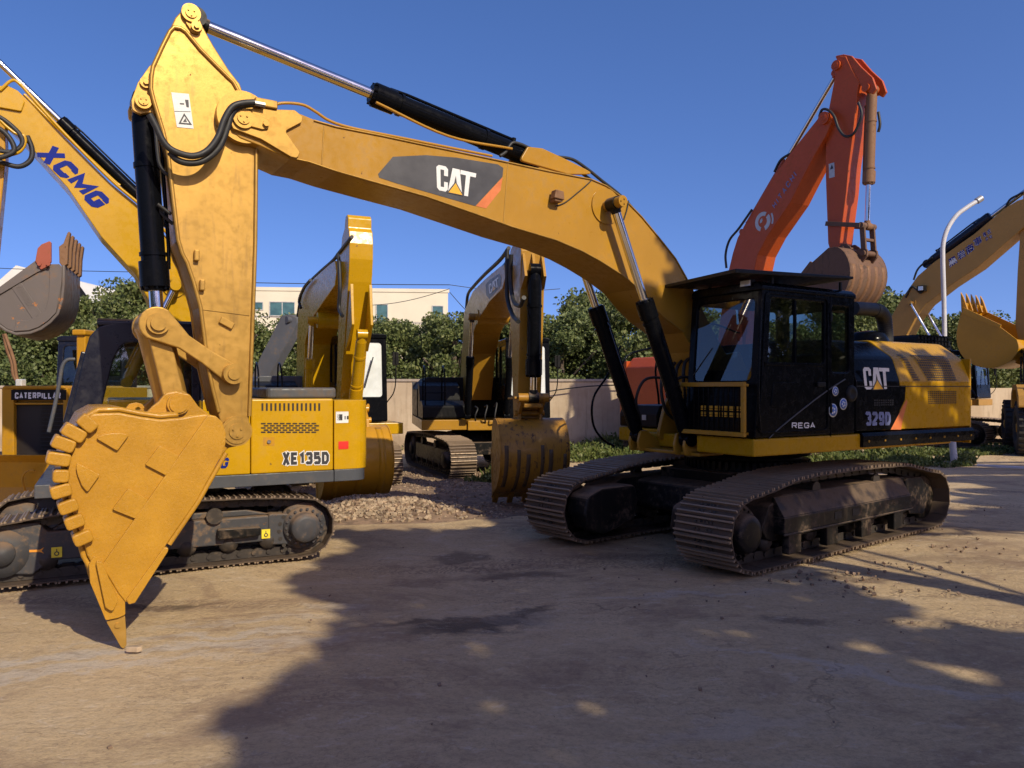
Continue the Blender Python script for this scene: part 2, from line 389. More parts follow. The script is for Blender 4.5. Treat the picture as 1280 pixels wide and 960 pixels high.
def put_block(mb, s, corners, stroke=.22, mi=0, gap=.34, slant=0., w=.62, fat=0.):
    """heavy block capitals drawn as mitred strokes and fitted into the quad BL, BR, TR, TL"""
    bl, br, tr, tl = [Vector(c) for c in corners]; h = stroke/2+fat; h0 = stroke/2
    ws = [(.22 if ch == 'I' else .24 if ch == '1' else .85 if ch in 'MW' else w) for ch in s]; tot = sum(ws)+stroke*len(s)+(gap-stroke)*(len(s)-1)
    nrm = (br-bl).cross(tl-bl).normalized(); x0 = 0; k = 0
    def g(p, d):
        u, v = p[0]/tot, p[1]; u += slant*(v-.5)/tot; return bl*(1-u)*(1-v)+br*u*(1-v)+tr*u*v+tl*(1-u)*v+nrm*d
    for ch, cw_ in zip(s, ws):
        for pl in GL[ch]:
            P = [Vector((x0+h0+a*(cw_ if ch != 'I' else 0), (h0+b*(1-2*h0)) if ch not in 'X' else b)) for a, b in pl]; closed = (P[0]-P[-1]).length < 1e-6; L_, R_ = [], []
            for i in range(len(P)):
                a = P[i]-P[i-1] if i else (P[0]-P[-2] if closed else P[1]-P[0]); b = P[i+1]-P[i] if i < len(P)-1 else (P[1]-P[0] if closed else P[i]-P[i-1])
                a, b = a.normalized(), b.normalized(); n1 = Vector((-a.y, a.x)); n2 = Vector((-b.y, b.x)); m_ = (n1+n2); m_ = m_.normalized() if m_.length > 1e-6 else n1
                q = min(h/max(m_.dot(n1), .35), h*1.8); e = Vector((0, 0))
                if not closed and i == 0: e = -b*(h if abs(b.x*b.y) < .02 else fat)*(1 if ch in 'EFLTHI' and False else (fat/h if h else 0))
                if not closed and i == len(P)-1: e = a*fat
                L_.append(P[i]+m_*q+e); R_.append(P[i]-m_*q+e)
            for i in range(len(P)-1):
                mb.add([g(L_[i], k*2e-4), g(R_[i], k*2e-4), g(R_[i+1], k*2e-4), g(L_[i+1], k*2e-4)], [(0, 1, 2, 3)], mi)
            k += 1
        x0 += (cw_ if ch != 'I' else 0)+stroke+(gap-stroke)
C_POLY = [(.29, .62), (.29, .9), (.23, 1), (.06, 1), (0, .9), (0, .1), (.06, 0), (.23, 0), (.29, .1), (.29, .38), (.19, .38), (.19, .16), (.10, .16), (.10, .84), (.19, .84), (.19, .62)]
A_POLY = [(.29, 0), (.40, 1), (.58, 1), (.69, 0), (.58, 0), (.49, .72), (.40, 0)]
T_POLY = [(.60, 1), (1, 1), (1, .83), (.855, .83), (.855, 0), (.745, 0), (.745, .83), (.60, .83)]
def put_cat(fr, Y, BL, BR, TR, TL, parent, sgn=1, scale=1.0):
    """white three letter logo with a yellow triangle; corners are (X,Z) on plane Y"""
    bl, br, tr, tl = [Vector((c[0], c[1])) for c in (BL, BR, TR, TL)]
    def g(u, v, d): q = bl*(1-u)*(1-v)+br*u*(1-v)+tr*u*v+tl*(1-u)*v; return (q.x, Y+sgn*d, q.y)
    m = MB(fr)
    for P in (C_POLY, A_POLY, T_POLY): m.add([g(u, v, .003) for u, v in P], [list(range(len(P)))])
    m.add([g(u, v, .005) for u, v in ((.26, -.03), (.74, -.03), (.49, .50))], [(0, 1, 2)], 1)
    m.add([g(u, v, .007) for u, v in ((.31, 0), (.69, 0), (.49, .42))], [(0, 1, 2)], 2)
    return m.build('logo', [M['white'], M['decal'], M['tri']], parent, recalc=False)
# ---------------------------------------------------------------- shared machine parts
def track_loop(xf, rf, zf, xr, rr, zr, top, n=14):
    """closed loop (X,Z) of the track's inner line: front arc, top points, rear arc, flat bottom"""
    P = [(xf+rf*math.cos(rad(a)), zf+rf*math.sin(rad(a))) for a in np.linspace(-90, 75, n)]
    P += list(top)
    P += [(xr+rr*math.cos(rad(a)), zr+rr*math.sin(rad(a))) for a in np.linspace(105, 270, n)]
    return P
def resample(P, pitch):
    Q = [Vector(p) for p in P]+[Vector(P[0])]; L = [0]
    for a, b in zip(Q, Q[1:]): L.append(L[-1]+(b-a).length)
    n = max(8, round(L[-1]/pitch)); out = []; j = 0
    for k in range(n):
        s = L[-1]*k/n
        while L[j+1] < s: j += 1
        t = (s-L[j])/max(1e-9, L[j+1]-L[j]); p = Q[j].lerp(Q[j+1], t)
        s2 = (s+L[-1]/n*.5) ; out.append(p)
    return out, L[-1]/n
def make_track(fr, parent, xf, rf, xr, rr, top, y0, y1, pitch, ground=.05, shoe='shoe', gh=.032, detail=2, frame='trackblack', fz=(.20, .62), sprocket_front=True, hubr=.24, outer=1, flat_frame=False, covers=False, rollers=7):
    """one crawler track: shoes as one belt; frame, sprocket, idler and rollers below it"""
    th = .014; base = ground
    zf, zr = base+rf, base+rr
    P = smooth_top(track_loop(xf, rf, zf, xr, rr, zr, top))
    S, pit = resample(P, pitch); n = len(S); m = MB(fr); yc = (y0+y1)/2; rnd = random.Random(3)
    chain = MB(fr)
    for i in range(n):
        a, b = S[i], S[(i+1) % n]; c = (a+b)/2; d = (b-a).normalized(); nn = Vector((d.y, -d.x)); L = (b-a).length
        j = rnd.uniform(-.003, .003)
        def q(t, h): v = c+d*t+nn*(h+j); return v
        def slab(t0, t1, h0, h1, ya, yb, mi=0, tap=0.0):
            pts = [q(t0, h0), q(t1, h0), q(t1-tap, h1), q(t0+tap, h1)]
            m.add([(v.x, ya, v.y) for v in pts]+[(v.x, yb, v.y) for v in pts], [(0, 1, 2, 3), (7, 6, 5, 4), (0, 4, 5, 1), (1, 5, 6, 2), (2, 6, 7, 3), (3, 7, 4, 0)], mi)
        slab(-L*.5-.008, L*.5-.004, 0, th, y0, y1)
        if gh:
            for gt in ((-.44, -.02, .38) if detail > 0 else (-.4, .3)):
                slab(L*gt-.011, L*gt+.013, th, th+gh, y0+.004, y1-.004, 3, .004)
        if detail > 1:
            for yb in (yc-.10, yc-.05, yc+.05, yc+.10):
                for gt in (-.24, .18): slab(L*gt-.012, L*gt+.012, th, th+.014, yb-.012, yb+.012, 1)
            for yb in (yc-.03, yc+.03): slab(L*.0+.03, L*.0+.055, th, th+.003, yb-.022, yb+.022, 2)
        if detail > 0:
            for sgn in (-1, 1):
                ya = yc+sgn*.085
                pts = [c+d*(-L*.52)-nn*.005, c+d*(L*.52)-nn*.005, c+d*(L*.52)-nn*.085, c+d*(L*.30)-nn*.10, c-d*(L*.30)-nn*.10, c-d*(L*.52)-nn*.085]
                chain.prism([(v.x, v.y) for v in pts], ya-.018, ya+.018)
            v = a-nn*.055; chain.cyl((v.x, yc-.12, v.y), (v.x, yc+.12, v.y), .026, n=8)
    tr = m.build('track', [M[shoe], M['shoe_dark'], M['black'], M['shoe_top']], parent)
    if chain.v: chain.build('chain', M['shoe_dark'], tr)
    # wheels
    ysgn = 1 if outer > 0 else -1
    def wheel(name, x, z, r, hub):
        w = MB(fr)
        w.lathe((x, yc-.16, z), (0, 1, 0), [(0, r*.3), (0, r*.86), (.05, r*.9), (.1, r*.90), (.1, r*.72), (.22, r*.72), (.22, r*.9), (.27, r*.9), (.32, r*.86), (.32, r*.3)], 28)
        if hub:
            s = ysgn; f = yc+s*.16
            w.lathe((x, f, z), (0, s, 0), [(0, hub*1.35), (.05, hub*1.32), (.05, hub*1.05), (.07, hub), (.14, hub*.98), (.165, hub*.9), (.175, hub*.6), (.18, 0.001)], 30)
            for k in range(18):
                a = 2*PI*k/18; w.cyl((x+hub*1.19*math.cos(a), f+s*.045, z+hub*1.19*math.sin(a)), (x+hub*1.19*math.cos(a), f+s*.068, z+hub*1.19*math.sin(a)), .016, n=6, sm=False)
        else:
            w.lathe((x, yc+ysgn*.16, z), (0, ysgn, 0), [(0, r*.45), (.04, r*.42), (.05, .001)], 20)
        return w.build(name, M[frame], tr)
    ri_f, ri_r = rf-.02, rr-.02
    wheel('sprocket' if sprocket_front else 'idler', xf, zf, ri_f, hubr if sprocket_front else 0)
    wheel('idler' if sprocket_front else 'sprocket', xr, zr, ri_r, 0 if sprocket_front else hubr)
    # sprocket teeth
    sx, sz, sr = (xf, zf, ri_f) if sprocket_front else (xr, zr, ri_r)
    tm = MB(fr)
    for k in range(21):
        a = 2*PI*k/21; c, s = math.cos(a), math.sin(a)
        tm.prism([(sx+c*sr*.86-s*.03, sz+s*sr*.86+c*.03), (sx+c*sr*.86+s*.03, sz+s*sr*.86-c*.03), (sx+c*sr*1.0+s*.012, sz+s*sr*1.0-c*.012), (sx+c*sr*1.0-s*.012, sz+s*sr*1.0+c*.012)], yc-.035, yc+.035)
    tm.build('sprocket_ring', M['shoe_dark'], tr)
    lo, hi = min(xf, xr), max(xf, xr)
    for k in range(rollers):
        x = lo+(hi-lo)*(.13+.74*k/(rollers-1)); z = base+.10+.085
        w = MB(fr); w.lathe((x, yc-.17, z), (0, 1, 0), [(0, .001), (0, .05), (.03, .075), (.04, .10), (.10, .10), (.11, .085), (.23, .085), (.24, .10), (.30, .10), (.31, .075), (.34, .05), (.34, .001)], 16)
        w.build('track_roller', M['shoe_dark'], tr)
    for fx_, fz_ in ((.33, .0), (.66, .0)):
        x = lo+(hi-lo)*fx_
        zt = np.interp(x, *zip(*sorted([(p[0], p[1]) for p in top])))-.10-.07
        w = MB(fr); w.cyl((x, yc-.12, zt), (x, yc+ysgn*.17, zt), .07, n=16); w.cyl((x, yc+ysgn*.17, zt), (x, yc+ysgn*.20, zt), .085, n=16); w.build('carrier_roller', M['shoe_dark'], tr, .008)
    return tr
def smooth_top(P): return P

def cylinder(fr, parent, p_base, p_rod, frac, rb, rr, mb='blackp', name='cylinder', gland=1.25, wide=.16, hoses=False, rodmat='chrome'):
    """hydraulic ram: barrel from p_base, polished rod to p_rod; points (X,Y,Z); frac = barrel share of the length"""
    a, b = Vector(p_base), Vector(p_rod); d = (b-a); L = d.length; d.normalize(); g = a+d*L*frac
    m = MB(fr)
    side = Vector((0, 1, 0)); w = wide
    m.cyl(a-side*w/2, a+side*w/2, rb*.95, n=20); m.cyl(a, a+d*rb*1.6, rb*.75, rb, n=20)
    m.cyl(a+d*rb*1.4, g, rb, n=26)
    m.cyl(g-d*rb*2.2, g, rb*gland, n=26); m.cyl(g-d*rb*3.0, g-d*rb*2.7, rb*1.12, n=26); m.cyl(g, g+d*rb*.35, rb*1.02, rb*.9, n=24)
    m.cyl(a+d*L*frac*.33, a+d*(L*frac*.33+.04), rb*1.10, n=24)
    for k in range(8):
        u = d.orthogonal().normalized(); q = Matrix.Rotation(2*PI*k/8, 3, d) @ u; m.cyl(g+q*rb*1.02, g+q*rb*1.02+d*rb*.28, .014, n=6, sm=False)
    up = d.cross(side).normalized()
    if (up.z < 0 and abs(up.z) > .3) or (abs(up.z) <= .3 and up.x > 0): up = -up
    m.tube([a+d*rb*3+up*rb*1.25, a+d*L*frac*.5+up*rb*1.28, g-d*rb*3.4+up*rb*1.3, g-d*rb*1.6+up*rb*1.2], rb*.17, smooth=0)
    m.cyl(a+d*rb*3+up*rb*.6, a+d*rb*3+up*rb*1.45, rb*.26, n=8)
    c = m.build(name, M[mb], parent, .004, 1)
    r = MB(fr); r.cyl(g, b-d*rr*1.1, rr, n=24); r.build('rod', M[rodmat], c)
    e = MB(fr); e.cyl(b-side*w/2, b+side*w/2, rr*1.55, n=20); e.cyl(b-d*rr*2.2, b, rr*1.15, rr*1.3, n=18); e.build('rod_eye', M[mb] if mb != 'blackp' else M['trackblack'], c, .004, 1)
    return c
def pinboss(m, X, Y0, Y1, Z, r, mi=0, bolts=3):
    s = 1 if Y1 > Y0 else -1
    m.cyl((X, Y0, Z), (X, Y1, Z), r, n=24, mi=mi); m.cyl((X, Y1, Z), (X, Y1+s*.012, Z), r*.62, n=20, mi=mi)
    for k in range(bolts): a = 2*PI*k/bolts+.5; m.cyl((X+r*.36*math.cos(a), Y1+s*.01, Z+r*.36*math.sin(a)), (X+r*.36*math.cos(a), Y1+s*.022, Z+r*.36*math.sin(a)), r*.10, n=6, mi=mi, sm=False)

def wpanel(mf, mg, c, ins, r, th, mi=0, gl=.4):
    """window panel: frame ring of thickness th along the normal, and the pane. c = BL,BR,TR,TL (3-D); ins = left,right,bottom,top insets (m)"""
    c0, c1, c2, c3 = [Vector(x) for x in c]
    nrm = (c1-c0).cross(c3-c0).normalized()
    W = ((c1-c0).length+(c2-c3).length)/2; H = ((c3-c0).length+(c2-c1).length)/2
    def g(p, t):
        u, v = p[0]/W, p[1]/H; return c0*(1-u)*(1-v)+c1*u*(1-v)+c2*u*v+c3*(1-u)*v-nrm*t
    l, rr, b, t = ins
    outer = roundp([(0, 0), (W, 0), (W, H), (0, H)], .012, 6); inner = roundp([(l, b), (W-rr, b), (W-rr, H-t), (l, H-t)], r, 6)
    mf.ringp(outer, inner, 0, th, mi, off=g)
    if mg is not None: mg.add([g(p, th*gl) for p in inner], [list(range(len(inner)))]); 
    return g, W, H
def make_cab(fr, parent, X0, X1, Y0, Y1, Z0, Z1, mat='blackp', lean=.12, sill=.95, split=.62, glassm='glass', seat=True, blind=None, front_sill=.55, corner=.05):
    """X0 rear, X1 front; Y0<Y1; side windows on both sides; windscreen; roof"""
    m = MB(fr); panes = []
    ZS = Z0+(Z1-Z0)*0; sz = Z0+sill*(Z1-Z0)*.42; th = .055
    xt = X1-lean; xs = X0+(X1-X0)*(1-split)      # split between rear and front side window
    rt = Z1-.06
    def pane(ring, *a):
        g = MB(fr); ring(g); 
        o = g.build('window', M[glassm], None); panes.append(o)
    jobs = []
    for ysd in (Y1, Y0):
        s = 1 if ysd == Y1 else -1
        A = [((xs, ysd, Z0+.02), (X1, ysd, Z0+.02), (xt, ysd, rt), (xs, ysd, rt)), (.05, .09, sz-Z0, .10)]
        B = [((X0, ysd, Z0+.02), (xs-.004, ysd, Z0+.02), (xs-.004, ysd, rt), (X0, ysd, rt)), (.08, .05, (sz-Z0)*1.12, .10)]
        for c, ins in (A, B):
            if s > 0:   # normal outwards needs order flipped so thickness goes inwards
                c = (c[1], c[0], c[3], c[2]); ins = (ins[1], ins[0], ins[2], ins[3])
            jobs.append((c, ins, .06))
    fz = Z0+front_sill*(Z1-Z0)*.5
    jobs.append((((X1+.003, Y0+.002, Z0+.02), (X1+.003, Y1-.002, Z0+.02), (xt+.003, Y1-.002, rt), (xt+.003, Y0+.002, rt)), (.09, .09, fz-Z0, .10), .07))
    jobs.append((((X0-.003, Y1-.002, Z0+.02), (X0-.003, Y0+.002, Z0+.02), (X0-.003, Y0+.002, rt), (X0-.003, Y1-.002, rt)), (.10, .10, sz-Z0+.1, .14), .06))
    gl = []
    for k, (c, ins, r) in enumerate(jobs):
        g = MB(fr); wpanel(m, g, c, ins, r, th); gl.append(g)
    # roof and floor
    prof = roundp([(Y0-.01, rt-.02), (Y1+.01, rt-.02), (Y1+.01, rt+.05), (Y1-.06, Z1+.01), (Y0+.06, Z1+.01), (Y0-.01, rt+.05)], [0, 0, .03, .06, .06, .03], 4)
    m.prism(prof, X0-.02, xt+.03, plane='yz'); m.box(X0+.01, X1-.01, Y0+.01, Y1-.01, Z0, Z0+.05)
    cab = m.build('cab', M[mat], parent, .012, 2)
    for k, g in enumerate(gl):
        o = g.build('window', M[blind if (blind and k == 4) else glassm], cab, recalc=False)
    if seat:
        s = MB(fr); yc = (Y0+Y1)/2; xc = (X0+X1)/2-.15
        s.prism(roundp([(xc-.22, Z0+.42), (xc+.26, Z0+.42), (xc+.26, Z0+.55), (xc-.1, Z0+.56), (xc-.22, Z0+1.25), (xc-.34, Z0+1.25)], .04, 4), yc-.24, yc+.24)
        s.box(xc-.15, xc+.15, yc-.15, yc+.15, Z0+.05, Z0+.43); s.box(xc-.30, xc-.2, yc-.13, yc+.13, Z0+1.25, Z0+1.42)
        s.box(xc-.1, xc+.35, yc-.42, yc-.28, Z0+.3, Z0+.75); s.box(xc-.1, xc+.35, yc+.28, yc+.42, Z0+.3, Z0+.75)
        s.build('seat', M['seat'], cab, .02)
        s = MB(fr); s.tube([(xc+.2, yc+.34, Z0+.75), (xc+.25, yc+.34, Z0+.95)], .018); s.tube([(xc+.2, yc-.34, Z0+.75), (xc+.25, yc-.34, Z0+.95)], .018); s.box(X1-.28, X1-.2, Y0+.1, Y0+.28, Z0+.75, Z0+1.05); s.build('controls', M['rubber'], cab)
    return cab
GEN_BACK = [(-.02, 0), (.12, .16), (.36, .20), (.62, .12), (.82, -.06), (.93, -.30), (.95, -.56), (.86, -.82), (.66, -1.04), (.40, -1.20), (.12, -1.32)]
def gen_bucket(fr, parent, ox, oz, ang, sc, y0, y1, mat, teeth=5, ears=True, wear=False, side='bucket', toothmat=None, ribs=0):
    """bucket in the machine's plane; (ox, oz) = upper mouth corner by the stick pin, ang turns it"""
    ca, sa = math.cos(rad(ang)), math.sin(rad(ang))
    def g(p): x, z = p[0]*sc, p[1]*sc; return (ox+x*ca-z*sa, oz+x*sa+z*ca)
    back = [g(p) for p in [(v.x, v.y) for v in smooth_path([Vector(p).to_3d() for p in GEN_BACK], 3)]]
    m = MB(fr); th = .03
    m.strip(back, -.03, y0, y1)
    for ya, yb in ((y0-.012, y0+.028), (y1-.028, y1+.012)): m.prism(back+[g((-.06, -.55))], ya, yb)
    for ya, yb in ((y0-.02, y0+.03), (y1-.03, y1+.02)): m.prism([g(p) for p in ((-.10, -.45), (-.02, -.42), (.16, -1.30), (.02, -1.34))], ya, yb)
    m.prism([g(p) for p in ((.30, -1.235), (.34, -1.19), (.03, -1.36), (-.06, -1.43), (-.05, -1.40))], y0-.015, y1+.015)
    if ribs:
        for k in range(ribs):
            y = y0+(y1-y0)*(k+.5)/ribs; pass
    b = m.build('bucket', M[mat], parent, .006)
    for k in range(ribs):
        w = MB(fr); y = y0+(y1-y0)*(k+.5)/ribs; fine_ = [(v.x, v.y) for v in smooth_path([Vector(p).to_3d() for p in GEN_BACK], 3)]
        w.strip([g((p[0]+.004, p[1])) for p in fine_[8:29]], -.022, y-.055, y+.055); w.build('wear_rib', M['rusty' if 'orange' in mat else mat], b)
    if wear:
        w = MB(fr)
        for k in range(6):
            y = y0+(y1-y0)*(k+.5+.12*math.sin(k*2.7))/6; L = 4+(k*5 % 2)
            fine_ = [(v.x, v.y) for v in smooth_path([Vector(p).to_3d() for p in GEN_BACK], 3)]
            w.strip([g((p[0]+.004, p[1])) for p in fine_[15+(k % 3):15+L*3]], -.012, y-.035+.01*(k % 2), y+.03)
        w.build('wear_strip', M['wearbrown'], b)
    for k in range(teeth):
        y = y0+.05+(y1-y0-.1)*k/(teeth-1); t = MB(fr); a = [g(p) for p in ((.16, -1.30), (.02, -1.24), (-.16, -1.50), (-.22, -1.62), (-.10, -1.52))]
        t.prism(a, y-.045, y+.045); t.build('tooth', M[toothmat or mat], b, .008)
    if ears:
        e = MB(fr)
        for y in (-.17, .17): e.prism(roundp([g(p) for p in ((-.10, -.10), (.0, -.1), (.5, .12), (.46, .32), (.36, .40), (.26, .32), (.18, .14), (.04, .16), (-.08, .12), (-.14, 0))], .04*sc, 3), y-.025, y+.025)
        e.cyl((*g((-.02, .03)),)[:1]+(-.26,)+(g((-.02, .03))[1],), (g((-.02, .03))[0], .26, g((-.02, .03))[1]), .045*sc+.01, n=16)
        e.cyl((g((.37, .30))[0], -.24, g((.37, .30))[1]), (g((.37, .30))[0], .24, g((.37, .30))[1]), .045*sc+.01, n=16)
        e.build('hinge_ear', M[mat], b, .006)
    return b, g((-.02, .03)), g((.37, .30))

def make_upper(fr, parent, rear, front, yl, yr, zb, zt, mats, hoodx, boomgap=(-.33, .33), cabw=1.0, cab_h=1.9, cab_front=None, vents=True, deck=.24, rad_=.3):
    """generic revolving superstructure without its boom: deck, engine hood, counterweight"""
    body, hood, cw = mats
    out = roundp([(front, yl), (rear+.5, yl), (rear, yl-.55), (rear, yr+.55), (rear+.5, yr), (front, yr)], [.03, rad_, rad_, rad_, rad_, .03], 6)
    d = MB(fr); d.prism(out, zb, zb+deck, plane='xy'); d.build('deck', M[body], parent, .012)
    cwp = roundp([(rear+.55, yl), (rear+.42, yl), (rear-.02, yl-.55), (rear-.02, yr+.55), (rear+.42, yr), (rear+.55, yr)], [.02, rad_, rad_, rad_, rad_, .02], 6)
    c = MB(fr); c.prism(cwp, zb+.02, zt-.12, plane='xy'); c.build('counterweight', M[cw], parent, .05, 3)
    h = MB(fr); pr = roundp([(yr, zb+deck), (yl, zb+deck), (yl, zt-.28), (yl-.22, zt), (yr+.22, zt), (yr, zt-.28)], [0, 0, .1, .12, .12, .1], 4)
    h.prism(pr, rear+.56, hoodx, plane='yz'); hd = h.build('engine_hood', M[hood], parent, .015)
    return hd
# ================================================================= the large black and yellow excavator in front
U = Fr(3.11, 10.20, -.848, -.530)          # superstructure
TR = Fr(3.09, 10.36, -.783, -.622)           # undercarriage
ex = thing('excavator', U, 'large black and yellow crawler excavator in front whose boom arches over the yard, marked 329D', 'excavator', 'excavators parked in the yard')
YB = .30; YS = .20; YK = .68; YH = 1.45
T = U.T
# --- undercarriage
topo = [(1.85, .80), (1.45, .875), (.95, .915), (.2, .925), (-.7, .915), (-1.3, .89), (-1.85, .78)]; KX_ = 1.09
for y0, y1, s, dx in ((.93, 1.64, 1, 0), (-1.26, -.55, -1, .22)):
    TK = Fr(TR.ox+dx*TR.fx, TR.oy+dx*TR.fy, TR.fx, TR.fy)
    tr = make_track(TK, ex, 2.13, .365, -2.13, .345, topo, y0, y1, .19, detail=2, hubr=.20, outer=s, rollers=8)
    f = MB(TK); yi, yo = (y0+.14, y1-.15) if s > 0 else (y0+.15, y1-.14)
    prof = roundp([(1.55, .30), (1.62, .40), (1.50, .64), (1.25, .74), (-1.30, .735), (-1.45, .66), (-1.62, .40), (-1.50, .26), (1.45, .26)], .04, 3)
    f.prism(prof, yi, yo)
    # sloping side skirt plate and bottom guard
    ysk = y1-.15 if s > 0 else y0+.15; e = .13*s
    def sk(x0, x1, za, zb_, t=0):
        f.add([(x0, ysk, zb_), (x1, ysk, zb_), (x1, ysk+e, za), (x0, ysk+e, za), (x0, ysk-e*.2, zb_), (x1, ysk-e*.2, zb_), (x1, ysk-e*.2, za), (x0, ysk-e*.2, za)], [(0, 1, 2, 3), (4, 5, 6, 7), (0, 4, 7, 3), (1, 5, 6, 2), (3, 2, 6, 7), (0, 1, 5, 4)])
    sk(-1.25, 1.42, .52, .73)
    f.box(-1.25, 1.42, min(ysk-.02, ysk+e), max(ysk-.02, ysk+e), .335, .52)
    f.box(-1.28, 1.45, min(ysk+e, ysk+e+.02*s), max(ysk+e, ysk+e+.02*s), .33, .352)
    for x in (1.32, .62, -.1, -.85):
        f.box(x-.2, x+.02, min(ysk+e*.3, ysk+e*1.0), max(ysk+e*.3, ysk+e*1.0), .12, .33)
    f.prism(roundp([(-1.30, .72), (-1.72, .70), (-1.97, .52), (-1.80, .20), (-1.40, .24)], .07, 3), y0+.16, y1-.12)
    f.v = [(a*KX_, b, c) for a, b, c in f.v]
    fo = f.build('track_frame', M['trackblack'], tr, .02)
    h = MB(TK)
    for x in (.42, .05): h.box(x-.07, x+.07, min(ysk+e, ysk+e+.004*s), max(ysk+e, ysk+e+.004*s), .40, .48)
    h.v = [(a*KX_, b, c) for a, b, c in h.v]
    h.build_split('frame_opening', M['black'], fo)
    # travel motor cover at the inner side
    c = MB(TK); yi2 = y0 if s > 0 else y1
    pr = roundp([(2.22, .40), (2.18, .62), (1.95, .70), (1.40, .70), (1.34, .50), (1.42, .26), (1.9, .14), (2.14, .22)], .10, 4)
    pr = [(a*1.06, b) for a, b in pr]
    c.prism(pr, yi2-s*.20, yi2+s*.12); c.build('travel_motor_cover', M['trackblack'], tr, .03, 3)
m = MB(TR)
m.prism(roundp([(1.35, .36), (1.28, .70), (.7, .78), (-.7, .78), (-1.28, .70), (-1.35, .36)], .05, 3), -.75, 1.1)
m.prism([(-.75, .75), (.75, .75), (.62, .93), (-.62, .93)], -.62, .62)
m.box(-1.0, 1.0, -.55, .55, .48, .86)
m.build('car_body', M['trackblack'], ex, .02)
m = MB(U); m.lathe((0, 0, .86), (0, 0, 1), [(0, .78), (.12, .78), (.12, .70), (.18, .70), (.18, .80), (.29, .80), (.29, .3)], 48)
for k in range(60): a = 2*PI*k/60; m.box(-.012, .012, -.02, .02, .88, .98, M=Matrix.Rotation(a, 4, 'Z') @ Matrix.Translation((.79, 0, 0)))
m.build('turntable', M['blackm'], ex)
# --- deck
ZD = 1.165
m = MB(U)
m.box(-2.3, 1.55, .62, 1.45, ZD, ZD+.19)                     # cab side
m.box(-2.3, 1.0, -1.42, -.62, ZD, ZD+.19); m.box(-2.3, 1.25, -.60, .60, ZD-.01, ZD+.16)
m.build('deck', M['hoodyellow'], ex, .02)
m = MB(U)
for y in (-.30, .24): m.prism(roundp([(1.35, ZD+.08), (1.20, ZD+.55), (.75, ZD+1.15), (.45, ZD+1.2), (.0, ZD+.4), (-.6, ZD+.3), (-.6, ZD+.05)], .08, 3), y, y+.06)
for y in (-.50, -.34, .30, .46): m.prism(roundp([(1.2, ZD-.06), (1.58, ZD-.06), (1.60, ZD+.06), (1.56, ZD+.20), (1.45, ZD+.20), (1.2, ZD+.02)], .05, 3), y-.02, y+.02)
m.box(1.1, 1.5, -.62, .62, ZD-.06, ZD-.02)
m.build('boom_bracket', M['cat'], ex, .01)
m = MB(U)
m.prism(roundp([(-.6, ZD+.2), (.98, ZD+.2), (.98, ZD+.38), (.92, ZD+.5), (-.6, ZD+.5)], .03, 3), -1.42, -.66)
m.prism(roundp([(-2.2, ZD+.2), (-.62, ZD+.2), (-.62, ZD+.95), (-2.2, ZD+1.05)], .05, 3), -1.42, -.66)
tb = m.build('tool_box', M['blackm'], ex, .02)
m = MB(U); m.box(.985, 1.0, -1.36, -1.0, ZD+.23, ZD+.34); m.box(.985, .992, -.94, -.86, ZD+.3, ZD+.37, 1); m.build_split('tool_box_door', [M['blackp'], M['label']], tb, .004)
# --- cab
XR = -.20; ZT = 3.02
cab = MB(U); gl = []
def wp(c, ins, r, name='window', mat='glass', th=.05, gg=.4):
    g = MB(U); q = wpanel(cab, g, c, ins, r, th, 0, gg); gl.append((g, name, mat)); return q
XF, XT = 1.53, 1.40; Z0c = ZD+.20; RT = ZT-.05; XD = .26     # XD splits the door from the rear quarter
def side(c, ins): return (c[1], c[0], c[3], c[2]), (ins[1], ins[0], ins[2], ins[3])
c, ins = side(((XD, YH, Z0c), (XF, YH, Z0c), (XT, YH, RT), (XD, YH, RT)), (.10, .14, .80, .09)); wp(c, ins, .06)
c, ins = side(((XR, YH, Z0c), (XD-.006, YH, Z0c), (XD-.006, YH, RT), (XR, YH, RT)), (.10, .03, .72, .12)); wp(c, ins, .05)
wp(((XF+.003, YK-.25, Z0c), (XF+.003, YH-.002, Z0c), (XT+.003, YH-.002, RT), (XT+.003, YK-.25, RT)), (.07, .10, .62, .10), .07, mat='glass')
wp(((XF-.03, YK-.25, Z0c), (XR, YK-.25, Z0c), (XR, YK-.25, RT), (XT-.03, YK-.25, RT)), (.09, .09, .75, .10), .06, mat='glass_clear')
wp(((XR-.003, YH-.002, Z0c), (XR-.003, YK-.25, Z0c), (XR-.003, YK-.25, RT), (XR-.003, YH-.002, RT)), (.10, .10, .95, .14), .05, mat='glass_clear')
Yi = YK-.26
pr = roundp([(Yi, RT-.02), (YH+.012, RT-.02), (YH+.012, RT+.03), (YH-.05, ZT+.03), (Yi+.05, ZT+.03), (Yi, RT+.03)], [0, 0, .03, .05, .05, .03], 4)
cab.prism(pr, XR-.02, XT+.03, plane='yz'); cab.box(XR, XF-.02, Yi+.01, YH-.02, Z0c-.01, Z0c+.04)
cabo = cab.build('cab', M['blackp'], ex, .016, 3)
for k, (g, n_, mt) in enumerate(gl): g.build(n_, M[mt], cabo, recalc=False)
